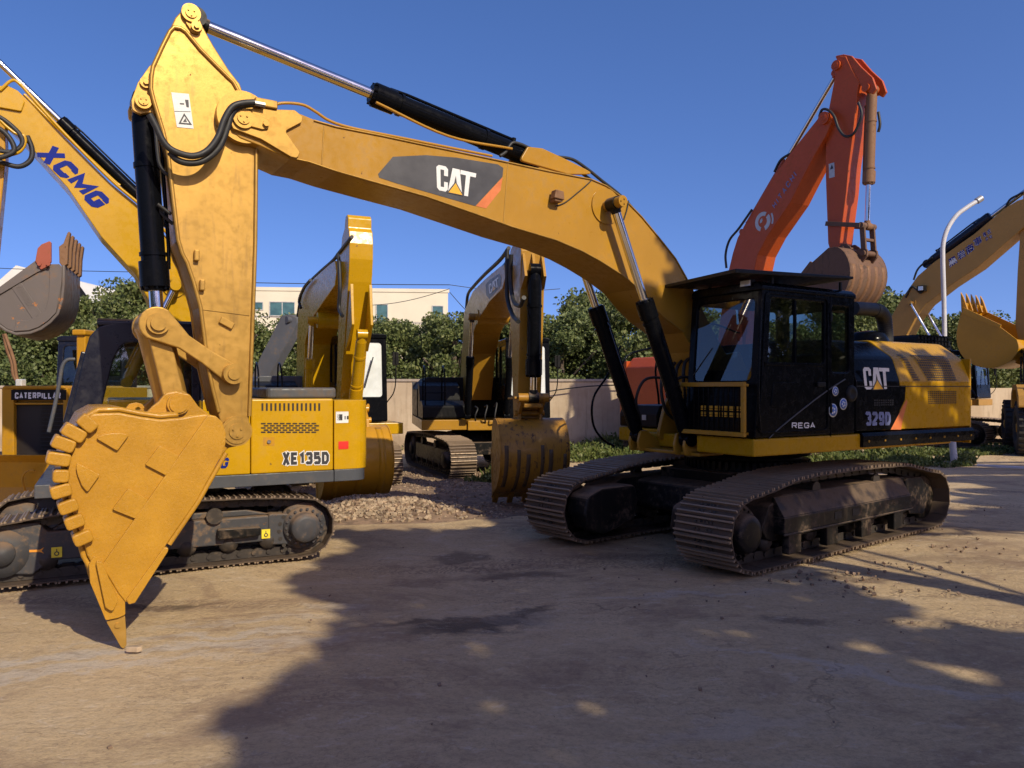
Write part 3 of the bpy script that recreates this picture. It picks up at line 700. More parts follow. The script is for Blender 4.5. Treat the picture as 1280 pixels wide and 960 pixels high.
# door seam, inner frame, handle, trim line
m = MB(U)
outer = roundp([(XD+.035, Z0c+.04), (XF-.045, Z0c+.04), (XT-.03, RT-.03), (XD+.035, RT-.03)], .07, 6)
inner = roundp([(XD+.06, Z0c+.065), (XF-.07, Z0c+.065), (XT-.055, RT-.055), (XD+.06, RT-.055)], .06, 6)
m.ringp(outer, inner, YH+.001, YH+.014)
zc = Z0c+.80
m.box(XD+.10, XF-.15, YH-.01, YH+.012, zc-.02, zc+.015)
m.box((XD+XT)/2+.02, (XD+XT)/2+.05, YH-.03, YH+.002, zc, RT-.1)
m.prism(roundp(T(YH, [(966, 478), (998, 478), (996, 500), (972, 511), (963, 508)]), .02, 3), YH+.001, YH+.008)
door = m.build('door', M['blackp'], cabo, .004, 1)
m = MB(U); m.box(XD+.12, XD+.26, YH+.01, YH+.035, Z0c+.55, Z0c+.60); m.build('door_handle', M['blackm'], cabo, .008)
m = MB(U); P = [(961, 548), (972, 537), (1000, 514), (1030, 491), (1056, 474)]; q = T(YH, P)
m.tube([(a, YH+.004, b) for a, b in q], .0075, 6); m.build('trim_line', M['greyp'], cabo)
m = MB(U); m.tube([(XF-.02, YH+.05, Z0c+.1), (XF+.02, YH+.06, Z0c+.5), (XT+.10, YH+.05, RT-.25)], .014); m.tube([(XF-.03, YH+.0, Z0c+.12), (XF-.02, YH+.05, Z0c+.1)], .014); m.build_split('handrail', M['blackp'], cabo)
# exterior fittings
m = MB(U)   # roof visor
q0 = (1.93, 1.52, 3.15)
m.add([(1.90, 1.52, 3.085), (-.08, 1.52, 3.17), (-.08, .30, 3.15), (1.72, .20, 3.075), (1.90, 1.52, 3.13), (-.08, 1.52, 3.20), (-.08, .30, 3.18), (1.72, .20, 3.115)], [(0, 1, 2, 3), (4, 5, 6, 7), (0, 1, 5, 4), (1, 2, 6, 5), (2, 3, 7, 6), (3, 0, 4, 7)])
for x, y in ((1.2, 1.40), (1.2, .5), (.0, 1.40), (.0, .5)): m.cyl((x, y, 3.03), (x, y, 3.14), .02, n=8)
m.build('sun_visor', M['blackm'], cabo, .006, 1)
m = MB(U)   # front guard
ya, yb = YK-.27, YH-.06; za, zb_ = Z0c+.01, Z0c+.60; xg = XF+.10; t = .05
for (y0, y1, z0, z1) in ((ya, yb, za, za+t), (ya, yb, zb_-t, zb_), (ya, ya+t, za+t, zb_-t), (yb-t, yb, za+t, zb_-t)): m.box(xg-.04, xg, y0, y1, z0, z1)
for y in (ya+.02, yb-.04): m.box(XF+.0, xg-.035, y, y+.02, zb_-.05, zb_-.02); m.box(XF+.0, xg-.035, y, y+.02, za+.02, za+.05)
gd = m.build('front_guard', M['cat'], cabo, .005, 1)
m = MB(U)
for k in range(12): y = ya+t+(yb-ya-2*t)*(k+.5)/12; m.box(xg-.028, xg-.018, y-.006, y+.006, za+t, zb_-t)
for k in range(7): z = za+t+(zb_-za-2*t)*(k+.5)/7; m.box(xg-.034, xg-.029, ya+t, yb-t, z-.003, z+.003)
m.build('guard_bars', M['blackp'], gd)
m = MB(U)
for k in range(6):
    for z in (.24, .31):
        y = yb-.14-k*.105; m.box(XF+.006, XF+.018, y-.034, y+.034, Z0c+z-.025, Z0c+z+.025)
m.build_split('step_reflector', M['tri'], cabo)
m = MB(U); m.box(XT-.1, XT+.02, Yi-.02, Yi+.0, 2.0, 2.02); m.tube([(XF+.02, YK-.1, 2.05), (XF+.03, YK+.2, 2.35)], .008); m.build('wiper', M['rubber'], cabo)
m = MB(U)
for px, py, r in ((1044, 489, .055), (1054, 505, .068), (1041, 513, .078)):
    x, z = U.pix(px, py, YH); 
    m.lathe((x, YH+.002, z), (0, 1, 0), [(0, r), (.002, r), (.002, .0001)], 24, 0); m.lathe((x, YH+.004, z), (0, 1, 0), [(0, r*.84), (.0015, r*.84), (.0015, .0001)], 24, 1)
    for k in range(5):
        a = k*1.26; m.lathe((x+r*.38*math.cos(a), YH+.006, z+r*.38*math.sin(a)), (0, 1, 0), [(0, r*.17), (.001, .0001)], 10, 0)
m.build_split('round_sticker', [M['white'], M['stickblue']], cabo, recalc=False)
m = MB(U); Q = lambda a, b: (lambda p: (p[0], YH+.009, p[1]))(U.pix(a, b, YH))
put_block(m, 'REGA', [Q(989, 535.5), Q(1018, 535), Q(1018, 528), Q(989, 528)], .2, gap=.4, w=.9); m.build('lettering', M['white'], cabo, recalc=False)
m = MB(U)
for z in (Z0c+.30, Z0c+1.35): m.cyl((XD-.0, YH+.012, z-.05), (XD-.0, YH+.012, z+.05), .016, n=10)
m.build_split('door_hinge', M['blackm'], door)
m = MB(U); m.box(XT-.02, XT+.05, YH-.28, YH-.12, 3.0, 3.08); m.box(XT+.05, XT+.054, YH-.27, YH-.13, 3.01, 3.07, 1); m.build('work_lamp', [M['blackm'], M['lampglass']], cabo, .006)
# --- engine hood: black front half, yellow rear half (side profile in Y,Z)
def hoodprof(y, zt, ins=0): return roundp([(-1.40+ins, ZD+.22), (y-ins, ZD+.22), (y-ins, 1.98), (y-.10-ins, 2.28), (y-.42, zt), (-1.0, zt), (-1.40+ins, 2.1)], [0, 0, .10, .16, .18, .16, .1], 5)
xa = XR-.03; xb = U.pix(1134, 500, YH)[0]; xm = U.pix(1213, 500, YH)[0]
m = MB(U); m.prism(hoodprof(YH, 2.50), xb+.16, xa, plane='yz')
hoodb = m.build('engine_hood', M['blackp'], ex, .012)
m = MB(U); m.prism(hoodprof(YH, 2.52), xm, xb+.158, plane='yz')
hoody = m.build('rear_hood', M['hoodyellow'], ex, .012)
# slanting black/orange decal over the join
def onside(lst, d=.0): return [(p[0], YH+d, p[1]) for p in T(YH, lst)]
m = MB(U); m.add(onside([(1113, 536), (1131, 500), (1132, 482), (1118, 482), (1108, 536)], .002), [(0, 1, 2, 3, 4)]); m.build('decal', M['blackp'], hoody, recalc=False)
m = MB(U); m.add(onside([(1113, 537), (1133, 499), (1134, 503), (1129, 521), (1126, 537)], .0035), [(0, 1, 2, 3, 4)]); m.build('decal', M['stripe'], hoody, recalc=False)
m = MB(U); z = U.pix(1180, 483, YH)[1]
for x0, x1, o_ in ((xb+.17, xa-.01, hoodb), (xm+.01, xb+.15, hoody)):
    k = MB(U); k.box(x0, x1, YH-.001, YH+.0035, z-.006, z+.006); k.build('panel_seam', M['black'], o_)
# mesh grilles on the yellow side
m = MB(U)
def grille(pts, nx, nz, Y, lean=0.0, top=None):
    q = [Vector(p) for p in pts]
    for i in range(nx):
        for j in range(nz):
            u0, u1 = (i+.15)/nx, (i+.85)/nx; v0, v1 = (j+.18)/nz, (j+.82)/nz
            m.add([Y(q[0].lerp(q[1], u).lerp(q[3].lerp(q[2], u), v)) for u, v in ((u0, v0), (u1, v0), (u1, v1), (u0, v1))], [(0, 1, 2, 3)])
flat = lambda p: (p.x, YH+.003, p.y)
def shoulder(p):    # follows the leaning shoulder of the hood
    z = p.y; y = YH if z < 1.98 else YH-(z-1.98)/.30*.10 if z < 2.28 else YH-.10-(z-2.28)/.22*.32
    return (p.x, y+.012 if z > 1.95 else y+.004, z+(.006 if z > 2.2 else 0))
grille(T(YH, [(1160, 505.5), (1195.5, 504.5), (1195.5, 488.5), (1159, 488.5)]), 15, 7, flat)
a_, b_ = U.pix(1160, 476, YH); c_, _ = U.pix(1196, 476, YH)
grille([(a_, b_), (c_, b_), (c_+.05, 2.33), (a_+.16, 2.33)], 16, 11, shoulder)
a_, b_ = U.pix(1142, 476, YH); c_, _ = U.pix(1150, 476, YH)
grille([(a_, b_), (c_, b_), (c_+.17, 2.33), (a_+.13, 2.33)], 5, 11, shoulder)
m.build_split('hood_vent', M['grille'], hoody, gap=.03, recalc=False)
m = MB(U); grille(T(YH, [(1092, 508), (1117, 507), (1117, 499), (1092, 499)]), 9, 3, flat); m.build('hood_vent', M['black'], hoodb, recalc=False)
pq = lambda a, b: U.pix(a, b, YH)
lg = put_cat(U, YH, pq(1081, 487), pq(1113, 486), pq(1111, 460), pq(1078, 459), hoodb)
for a, b in ():
    pass
m = MB(U); Q = lambda a, b: (lambda p: (p[0], YH+.004, p[1]))(U.pix(a, b, YH))
put_block(m, '329D', [Q(1082, 532), Q(1113, 531.5), Q(1113, 515), Q(1081, 514.5)], .24, gap=.32, w=.38); m.build('lettering', M['paleblue'], hoodb, recalc=False)
m = MB(U); x, z = U.pix(1064, 492, YH); m.lathe((x, YH+.0, z), (0, 1, 0), [(0, .10), (.018, .095), (.02, .05), (.012, .04), (.012, .0001)], 24); m.build('air_vent', M['blackm'], hoodb)
# counterweight
m = MB(U); rr_ = -3.04
pts = roundp([(xm-.002, 1.44), (rr_+.22, 1.44), (rr_, 1.05), (rr_, -1.05), (rr_+.22, -1.44), (xm-.002, -1.44)], [.01, .22, .3, .3, .22, .01], 7)
m.prism(pts, ZD-.01, 2.30, plane='xy')
def cw(p): return p
m.build('counterweight', M['hoodyellow'], ex, .13, 5)
# side guard rail with bolts
m = MB(U); x0, x1 = U.pix(1214, 545, YH)[0], U.pix(1075, 545, YH)[0]; zz = U.pix(1140, 548, YH+.03)[1]
m.prism([(YH-.02, ZD+.03), (YH+.035, ZD+.03), (YH+.045, ZD+.10), (YH+.045, ZD+.16), (YH+.02, ZD+.20), (YH-.02, ZD+.205)], x0, x1, plane='yz'); gr = m.build('side_guard', M['blackp'], ex, .006)
m = MB(U)
for k in range(8): x = x0+.1+(x1-x0-.2)*k/7; m.cyl((x, YH+.035, ZD+.10), (x, YH+.056, ZD+.10), .014, n=6, sm=False)
m.build_split('bolt', M['cat'], gr)
# things on the hood: exhaust elbow, rear engine cover, tank lid
ze = 2.45
e = U.pix(1107, 435, .85); g_ = U.pix(1068, 398, .9)
m = MB(U); m.tube([(e[0], .85, ze-.05), (e[0], .85, ze+.18), (e[0]+.05, .86, ze+.38), (e[0]+.18, .88, ze+.47), (e[0]+.36, .9, ze+.49), (g_[0]+.05, .92, ze+.48)], .088, 18)
P = smooth_path([(e[0], .85, ze+.05), (e[0], .85, ze+.18), (e[0]+.05, .86, ze+.38), (e[0]+.18, .88, ze+.47), (e[0]+.36, .9, ze+.49)], 7)
for i in range(len(P)-1): d = (P[i+1]-P[i]).normalized(); m.cyl(P[i]-d*.008, P[i]+d*.008, .096, n=18)
pipe = m.build('air_pipe', M['rubber'], ex)
m = MB(U); m.cyl((e[0], .85, ze-.05), (e[0], .85, ze+.07), .10, n=20); m.cyl((e[0], .85, ze+.03), (e[0], .85, ze+.045), .106, n=20); m.build('pipe_clamp', M['cat'], pipe)
m = MB(U); a_, c_ = U.pix(1127, 440, .5)[0], U.pix(1168, 440, .5)[0]
m.prism(roundp([(a_, 2.45), (a_, 2.66), (c_+.1, 2.66), (c_, 2.55), (c_, 2.45)], .05, 4), .05, .75); ec = m.build('engine_cover', M['blackm'], ex, .02)
m = MB(U)
for i in range(9):
    x = a_-.06+(c_+.1-a_+.06)*i/8; m.beam((x, .755, 2.50), (x, .755, 2.66), .014, .012); m.beam((x, .75, 2.665), (x, .1, 2.665), .014, .012)
for z in (2.52, 2.59, 2.655): m.beam((a_, .758, z), (c_, .758, z), .012, .014)
m.build('cover_grille', M['blackp'], ec)
m = MB(U); x, z = U.pix(1085, 428, .75); m.lathe((x, .75, 2.44), (0, 0, 1), [(0, .26), (.10, .26), (.19, .22), (.22, .15), (.24, .0001)], 28); m.build('air_cleaner', M['blackp'], ex)
m = MB(U)
m.tube([(.3, -1.35, ZD+.5), (.3, -1.35, ZD+1.2), (-.6, -1.35, ZD+1.7), (-1.4, -1.35, ZD+1.6)], .016); m.tube([(.9, -1.38, ZD+.2), (.95, -1.38, ZD+1.1), (.3, -1.38, ZD+1.35)], .016)
m.build_split('handrail', M['blackp'], ex)
m = MB(U); q = U.T(-1.36, [(776, 432), (760, 468), (742, 497), (741, 528), (752, 548), (768, 558)]); m.tube([(p[0], -1.36, p[1]) for p in q], .016, 8); m.build('handrail', M['blackp'], ex)
# hoses at the foot of the boom and between the rams
def free_hose(pts, r=.02, mat='rubber', name='hose'):
    m = MB(U); m.tube(pts, r, 8); return m.build(name, M[mat], ex)
for k in range(4):
    y = -.22+.13*k; free_hose([(.9, y, ZD+.25), (1.25, y+.02, ZD+.45), (1.3, y, ZD+.85+.05*k), (1.05, y-.02, ZD+1.15), (.75, y, ZD+1.3)], .021)
for s_ in (1, -1): free_hose([(1.50, s_*.40, ZD+.35), (1.62, s_*.34, ZD+.6), (1.5, s_*.28, ZD+.85), (1.15, s_*.22, ZD+.8), (1.0, s_*.2, ZD+.4)], .018)
# --- boom
top = [(290, 139), (310, 137), (341, 137.5), (375, 142), (392, 149), (420, 157), (476, 168), (532, 180), (580, 190), (630, 200.6), (682, 212), (739, 223), (757.5, 231), (780, 247.5), (802, 270), (825, 298), (844, 322), (857, 345), (868, 367), (890, 410), (915, 455), (930, 480)]
bot = [(905, 508), (893, 498), (868, 440), (854, 416), (832, 400), (814, 382), (797.5, 361), (776, 344), (749, 327), (727, 315), (695, 301.5), (640, 285), (585, 265.5), (532, 247), (476, 231.5), (420, 215.6), (386, 204), (362, 199), (325, 182), (300, 172), (287, 160), (284, 149)]
m = MB(U); m.prism(T(YB, top+bot), -YB, YB)
boom = m.build('boom', M['cat'], ex, .008)
m = MB(U)   # flange lips along the upper and lower edge, weld seams
tp = [Vector((p[0], YB+.006, p[1])) for p in T(YB, top[4:-3])]; bp_ = [Vector((p[0], YB+.006, p[1])) for p in T(YB, bot[3:-4])]
for L_, dz in ((tp, -.012), (bp_, .012)):
    for s_ in (1, -1):
        m.tube([(v.x, v.y*s_, v.z+dz) for v in L_], .009, 6, smooth=0)
for a, b in (((405, 158), (402, 206)), ((635, 203), (629, 281)), ((884, 384), (857, 410))):
    p, q = U.pix(*a, YB), U.pix(*b, YB); m.tube([(p[0], YB+.001, p[1]), (q[0], YB+.001, q[1])], .006, 6, smooth=0)
m.build_split('weld_seam', M['cat_stick'], boom)
m = MB(U); pl = T(YB, [(285, 147), (290, 139), (305, 137), (367, 139), (377, 147), (376, 154), (355, 165), (374, 192), (370, 199), (362, 197), (325, 175), (290, 162)])
for s_ in (1, -1): m.prism(roundp(pl, .025, 3), s_*YB, s_*(YB+.035))
bx = U.pix(302.5, 150, YB); pinboss(m, bx[0], YB+.03, YB+.06, bx[1], .085); 
b2 = U.pix(330, 157, YB); m.prism(roundp(T(YB, [(296, 141), (306, 140), (334, 152), (334, 163), (326, 164), (296, 156)]), .02, 3), YB+.035, YB+.055); m.cyl((b2[0], YB+.05, b2[1]), (b2[0], YB+.08, b2[1]), .028, n=6, sm=False)
m.build_split('pin_plate', M['cat_stick'], boom, bevel=.006)
m = MB(U); m.add([(p[0], YB+.003, p[1]) for p in T(YB, [(474, 222), (472.5, 217.5), (491, 196), (532, 194), (570, 197), (622, 205.5), (629, 210), (628, 221), (594, 257.6), (495, 229)])], [list(range(10))]); m.build('decal', M['decal'], boom, recalc=False)
m = MB(U); m.add([(p[0], YB+.003, p[1]) for p in T(YB, [(628.2, 221.5), (625.5, 238), (607.5, 260.5), (594.6, 257.6)])], [(0, 1, 2, 3)]); m.build('decal', M['stripe'], boom, recalc=False)
pb = lambda a, b: U.pix(a, b, YB)
put_cat(U, YB+.003, pb(546, 237.5), pb(591, 247), pb(595, 217), pb(545, 205.5), boom)
# work lamp bracket and wiring on the boom
m = MB(U); x, z = pb(692, 252); m.box(x-.05, x+.05, YB, YB+.10, z-.02, z+.03); m.prism([(x-.06, z), (x+.07, z+.01), (x+.05, z+.10), (x-.05, z+.09)], YB+.03, YB+.12); m.build('lamp_bracket', M['rusty'], boom, .008)
m = MB(U); m.tube([(p[0], YB+.012, p[1]) for p in T(YB, [(694, 258), (706, 253), (720, 242), (733, 231), (739, 225)])], .006, 6)
m.tube([(p[0], YB+.012, p[1]) for p in T(YB, [(785, 251), (783, 262), (779, 275)])], .007, 6); m.build_split('cable', M['rubber'], boom)
# cylinder pin boss
px_ = pb(757, 258); 
m = MB(U)
for s_ in (1, -1):
    m.cyl((px_[0], s_*YB, px_[1]), (px_[0], s_*(YB+.016), px_[1]), .20, n=30); m.cyl((px_[0], s_*YB, px_[1]), (px_[0], s_*(YB+.30), px_[1]), .062, n=22); 
    for k in range(3): a = 2*PI*k/3; m.cyl((px_[0]+.03*math.cos(a), s_*(YB+.295), px_[1]+.03*math.sin(a)), (px_[0]+.03*math.cos(a), s_*(YB+.312), px_[1]+.03*math.sin(a)), .010, n=6, sm=False)
m.build_split('boom_pin', M['cat'], boom, bevel=.006)
base = U.pix(838, 552, -.42); YC = .44
cyls = []
for s_ in (1, -1):
    cyls.append(cylinder(U, ex, (1.50, s_*YC, ZD+.13), (px_[0], s_*YC, px_[1]), .60, .088, .048, 'blackp', 'boom_cylinder', 1.2, .14))
# stick cylinder on top
sb = U.pix(668, 200, 0); sr = U.pix(243, 27, 0)
cylinder(U, ex, (sb[0], 0, sb[1]), (sr[0], 0, sr[1]), .535, .098, .052, 'blackp', 'stick_cylinder', 1.2, .24)
m = MB(U)
for y in (-.16, .12): m.prism(roundp(T(0, [(640, 205), (650, 188), (668, 190), (690, 200), (735, 222), (700, 222)]), .03, 3), y, y+.04)
m.build_split('cylinder_bracket', M['cat'], boom, bevel=.008)
def tubes(fr, lst, r, Y, name, mat, parent, n=8):
    m = MB(fr)
    for k, L_ in enumerate(lst):
        y = Y[k] if isinstance(Y, (list, tuple)) else Y
        m.tube([(p[0], y, p[1]) for p in fr.T(y, L_)], r, n)
    return m.build_split(name, M[mat], parent)
tubes(U, [[(625, 195), (632, 190), (640, 179), (650, 180), (664, 186), (690, 195), (715, 199), (735, 212), (750, 224), (765, 236)],
          [(640, 192), (660, 190), (685, 199), (708, 204), (728, 217), (748, 232)], [(755, 228), (775, 244), (792, 262), (812, 288), (832, 315), (850, 345)]], .018, [.1, .02, .1], 'hose', 'rubber', boom)
tubes(U, [[(335, 135), (352, 129), (378, 131), (395, 140), (412, 151), (440, 160), (500, 172), (560, 184), (615, 195)], [(640, 186), (560, 170), (470, 128)]], .014, [.2, .13], 'pipe', 'cat', boom)
m = MB(U); x, z = U.pix(333, 130, .33); m.box(x-.09, x+.10, .28, .36, z-.035, z+.035); m.box(x-.22, x+.05, .25, .33, z-.06, z-.03); m.build('pipe_block', M['cat_stick'], boom, .01)
# --- stick
SL = [(228, 12), (235, 8), (243, 10), (248, 17), (252, 30), (267, 57), (286, 87), (300, 105), (307, 125), (314, 150), (320, 186), (319, 300), (316, 390), (313.6, 457), (311.5, 525), (311, 545), (305, 555), (296, 558), (286, 554), (281, 545), (273, 519), (259, 457), (250, 384), (233, 328), (222, 300), (209.5, 192), (197, 144), (188, 111), (190, 88), (202, 60), (212, 37), (219, 22)]
m = MB(U); m.prism(T(YS, SL), -YS, YS); stick = m.build('stick', M['cat_stick'], ex, .01)
m = MB(U)     # raised flange edges
lf = [(191, 84), (188.5, 111), (197.5, 144), (210, 192), (222.5, 300), (233.5, 328), (250.5, 384), (259.5, 457), (273, 515)]; rt = [(320, 188), (319, 300), (316, 390), (313.6, 457), (311.5, 520)]
up = [(191, 84), (212, 40), (221, 35), (232, 40), (250, 62), (285, 97), (292, 104), (300, 120), (304, 134)]
for L_ in (lf, rt, up):
    for s_ in (1, -1):
        q = T(YS, L_); m.tube([(p[0], s_*(YS+.008), p[1]) for p in q], .017, 8, smooth=2)
for a, b in (((250, 383), (312, 391)),): p, q = U.pix(*a, YS), U.pix(*b, YS); m.beam((p[0], YS+.003, p[1]), (q[0], YS+.003, q[1]), .008, .05)
fl = m.build('flange', M['cat_stick'], stick)
m = MB(U); ear = roundp(T(.13, [(197, 74), (186, 84), (172, 104), (164, 126), (165, 138), (175, 143), (188, 141), (206, 150), (206, 100)]), .03, 3)
m.prism(ear, .10, .145); m.prism(ear, -.145, -.10)
k1 = U.pix(182, 104, .145); m.cyl((k1[0], .14, k1[1]), (k1[0], .17, k1[1]), .045, n=16); m.cyl((k1[0], .17, k1[1]), (k1[0], .19, k1[1]), .022, n=6, sm=False)
ct = U.pix(178.5, 128, .145); pinboss(m, ct[0], -.16, .19, ct[1], .062)
m.build('cylinder_ear', M['cat_stick'], stick, .006)
m = MB(U); q = U.pix(238, 18, YS); pinboss(m, q[0], YS-.01, YS+.04, q[1], .075); q2 = U.pix(244.5, 35.5, YS); m.cyl((q2[0], YS, q2[1]), (q2[0], YS+.05, q2[1]), .042, n=18); m.cyl((q2[0], YS+.05, q2[1]), (q2[0], YS+.07, q2[1]), .024, n=6, sm=False)
m.prism(roundp(T(YS, [(231, 14), (238, 11), (246, 18), (253, 36), (248, 44), (240, 42), (232, 30)]), .02, 3), YS, YS+.022)
q = U.pix(302, 150, YS); m.cyl((q[0], -YS-.10, q[1]), (q[0], YS+.09, q[1]), .22, n=36)
q = U.pix(295, 539, .3); pinboss(m, q[0], -.34, .34, q[1], .105); m.cyl((q[0], .28, q[1]), (q[0], .33, q[1]), .125, n=24); stick_pin = q
q = U.pix(291, 467.5, .28); pinboss(m, q[0], -.30, .30, q[1], .085); lk_pin = q
for a, b in ((245, 320), (252, 357)): x, z = U.pix(a, b, YS); m.box(x-.02, x+.02, YS, YS+.05, z-.045, z+.045)
x, z = U.pix(283, 404, YS); m.box(x-.06, x+.06, YS, YS+.03, z-.03, z+.03, M=Matrix.Translation((x, 0, z)) @ Matrix.Rotation(rad(-28), 4, 'Y') @ Matrix.Translation((-x, 0, -z)))
m.build_split('pin_boss', M['cat_stick'], stick, bevel=.008)
m = MB(U); P = lambda a, b, d=.004: (lambda p: (p[0], YS+d, p[1]))(U.pix(a, b, YS))
m.add([P(214, 115.5), P(236, 117.5), P(242, 161), P(221, 159)][::-1], [(0, 1, 2, 3)])
m.add([P(223, 155, .006), P(240, 156.5, .006), P(230, 141.5, .006)], [(0, 1, 2)], 1); m.add([P(226, 153.5, .008), P(236.5, 154.5, .008), P(230.2, 145.5, .008)], [(0, 1, 2)], 0)
m.add([P(228.5, 152.5, .010), P(233.5, 153, .010), P(231.5, 148, .010)], [(0, 1, 2)], 1)
m.add([P(231, 124.8, .006), P(235.5, 125, .006), P(236, 134.5, .006), P(233, 134, .006)], [(0, 1, 2, 3)], 1)
m.add([P(224.5, 129, .006), P(230, 129.3, .006), P(230.2, 131, .006), P(224.8, 130.6, .006)], [(0, 1, 2, 3)], 1)
m.add([P(218, 139, .006), P(238, 139.6, .006), P(238, 140.2, .006), P(218, 139.6, .006)], [(0, 1, 2, 3)], 1)
m.build('warning_label', [M['label'], M['ink']], stick, recalc=False)
tubes(U, [[(318, 128), (303, 129), (290, 134), (280, 150), (272, 172), (258, 189), (240, 195), (218, 189), (205, 178), (195, 158), (187, 143)],
          [(316, 130), (300, 133), (290, 142), (284, 160), (274, 184), (256, 200), (238, 204), (222, 200), (212, 190)]], .026, [.40, .36], 'hose', 'rubber', stick, 12)
tubes(U, [[(189, 142), (194, 160), (198, 200), (205, 215), (212, 219)], [(197, 255), (206, 262), (214, 268)], [(197, 262), (207, 272), (216, 280)]], .015, [.17, .12, .06], 'hose', 'rubber', stick)
m = MB(U); q = U.pix(316, 128.5, .38); m.cyl((q[0]+.03, .38, q[1]), (q[0]-.10, .38, q[1]), .022, n=6, sm=False); m.build('hose_fitting', M['steel'], stick)
# bucket cylinder, links
lj = U.pix(197, 404, .0); lj2 = U.pix(197.5, 404.5, .28)
ctp = U.pix(178.5, 128, 0)
cb = cylinder(U, ex, (ctp[0], 0, ctp[1]), (lj[0], 0, lj[1]), .835, .095, .055, 'blackp', 'bucket_cylinder', 1.22, .18)
bpin = U.pix(222, 505, .28)
def link(m, a, b, ra, rb_, y0, y1, w=None):
    a, b = Vector(a), Vector(b); d = (b-a).normalized(); n_ = Vector((-d.y, d.x)); L_ = (b-a).length
    pts = []
    A0 = math.degrees(math.atan2(n_.y, n_.x))
    pts += arc(a.x, a.y, ra, A0, A0+180, 10); 
    wm = w or min(ra, rb_)*.8
    pts += [tuple(a+d*L_*.35-n_*wm), tuple(a+d*L_*.65-n_*wm)]
    pts += arc(b.x, b.y, rb_, A0+180, A0+360, 10); pts += [tuple(b-d*L_*.35+n_*wm), tuple(b-d*L_*.65+n_*wm)]
    m.prism(pts, y0, y1)
m = MB(U)
for y in (.21, -.26): link(m, lj2, lk_pin, .14, .085, y, y+.05, .065)
m.cyl((lj2[0], -.30, lj2[1]), (lj2[0], .30, lj2[1]), .085, n=24); m.cyl((lj2[0], .30, lj2[1]), (lj2[0], .325, lj2[1]), .058, n=20); m.cyl((lk_pin[0], .26, lk_pin[1]), (lk_pin[0], .33, lk_pin[1]), .085, n=22); m.cyl((lk_pin[0], .33, lk_pin[1]), (lk_pin[0], .345, lk_pin[1]), .05, n=18)
m.build('side_link', M['cat_stick'], ex, .01)
m = MB(U); m.cyl((lj2[0], 0, lj2[1]), (bpin[0], 0, bpin[1]), .14, .13, n=24); m.cyl((lj2[0], -.19, lj2[1]), (lj2[0], .19, lj2[1]), .13, n=24); m.cyl((bpin[0], -.2, bpin[1]), (bpin[0], .2, bpin[1]), .12, n=24)
for y in (.13, -.19): m.beam((lj2[0], y+.03, lj2[1]), (bpin[0], y+.03, bpin[1]), .07, .16, up=(1, 0, 0))
m.build('bucket_link', M['cat_stick'], ex, .01)
# --- bucket
Yb = .66
side_out = [(114, 517), (125, 516), (150, 515.5), (175, 520.5), (200, 524), (225, 522), (243, 518.5), (257, 517), (270, 520), (278, 527), (282.5, 541), (282, 555), (277, 570), (262, 597), (245, 627), (226, 655), (210, 678), (197, 699), (182, 724), (166, 749), (157, 753), (147, 742), (120, 714), (109, 695), (104, 677), (95, 652), (87, 630), (82, 604), (84, 580), (90, 560), (99, 544), (106, 527)]
SO = T(Yb, side_out)
m = MB(U); m.prism(SO, Yb-.035, Yb); m.prism(SO, -Yb, -Yb+.035)
backpts = T(Yb, [(225, 522), (200, 524), (175, 520.5), (150, 515.5), (125, 516), (110, 524), (99, 544), (90, 560), (84, 580), (82, 604), (87, 630), (95, 652), (104, 677), (109, 695), (120, 714), (147, 742)])
m.strip(backpts, .04, -Yb+.03, Yb-.03)
bk = m.build('bucket', M['bucket_y'], ex, .018, 3)
m = MB(U)   # side cutter plate, raised over the lower right part
cut = T(Yb, [(259, 519), (270, 521), (277, 528), (281.5, 541), (281, 555), (276, 569), (244.5, 626), (209, 677), (196, 699), (165, 749), (157, 752), (148, 741), (127, 706)])
for s_ in (1, -1): m.prism(roundp(cut, .01, 2), s_*Yb, s_*(Yb+.028))
for s_ in (1, -1):
    e1 = T(Yb, [(282, 566), (246.5, 628), (211, 680)]); m.tube([(p[0], s_*(Yb+.015), p[1]) for p in e1], .02, 8, smooth=0)
    e2 = roundp(T(Yb, [(204, 683), (209.5, 683.5), (209, 688), (168, 752), (160, 754), (157, 748)]), .012, 3); m.prism(e2, s_*(Yb-.03), s_*(Yb+.045))
m.build_split('side_cutter', M['bucket_y'], bk, bevel=.008)
m = MB(U)
def pad(px, r=.012, th=.03): m.prism(roundp(T(Yb, px), r, 3), Yb, Yb+th)
z6 = lambda lst: [(50+a*.25, 480+b*.25) for a, b in lst]
pad(z6([(277, 270), (310, 254), (350, 247), (400, 245), (445, 252), (385, 333)])); pad(z6([(182, 393), (298, 453), (236, 540), (208, 505), (188, 455), (180, 420)]))
pad(z6([(595, 308), (692, 360), (628, 456), (524, 402)])); pad(z6([(440, 520), (540, 577), (474, 671), (360, 625)]))
m.build_split('weld_plate', M['bucket_y'], bk, bevel=.007)
blk = [((260, 193), (238, 143), 40), ((183, 243), (120, 215), 36), ((132, 298), (68, 275), 34), ((92, 367), (32, 352), 34), ((100, 450), (30, 455), 34), ((104, 530), (48, 545), 32), ((140, 610), (88, 632), 32), ((172, 682), (122, 705), 32), ((212, 765), (160, 792), 34)]
shr = [((200, 270), (297, 210)), ]
dirs = [((198, 165), (272, 228)), ((115, 215), (222, 272)), ((62, 280), (172, 318)), ((32, 365), (152, 382)), ((62, 458), (146, 458)), ((52, 548), (156, 518)), ((92, 628), (188, 592)), ((125, 704), (218, 668)), ((166, 786), (258, 746))]
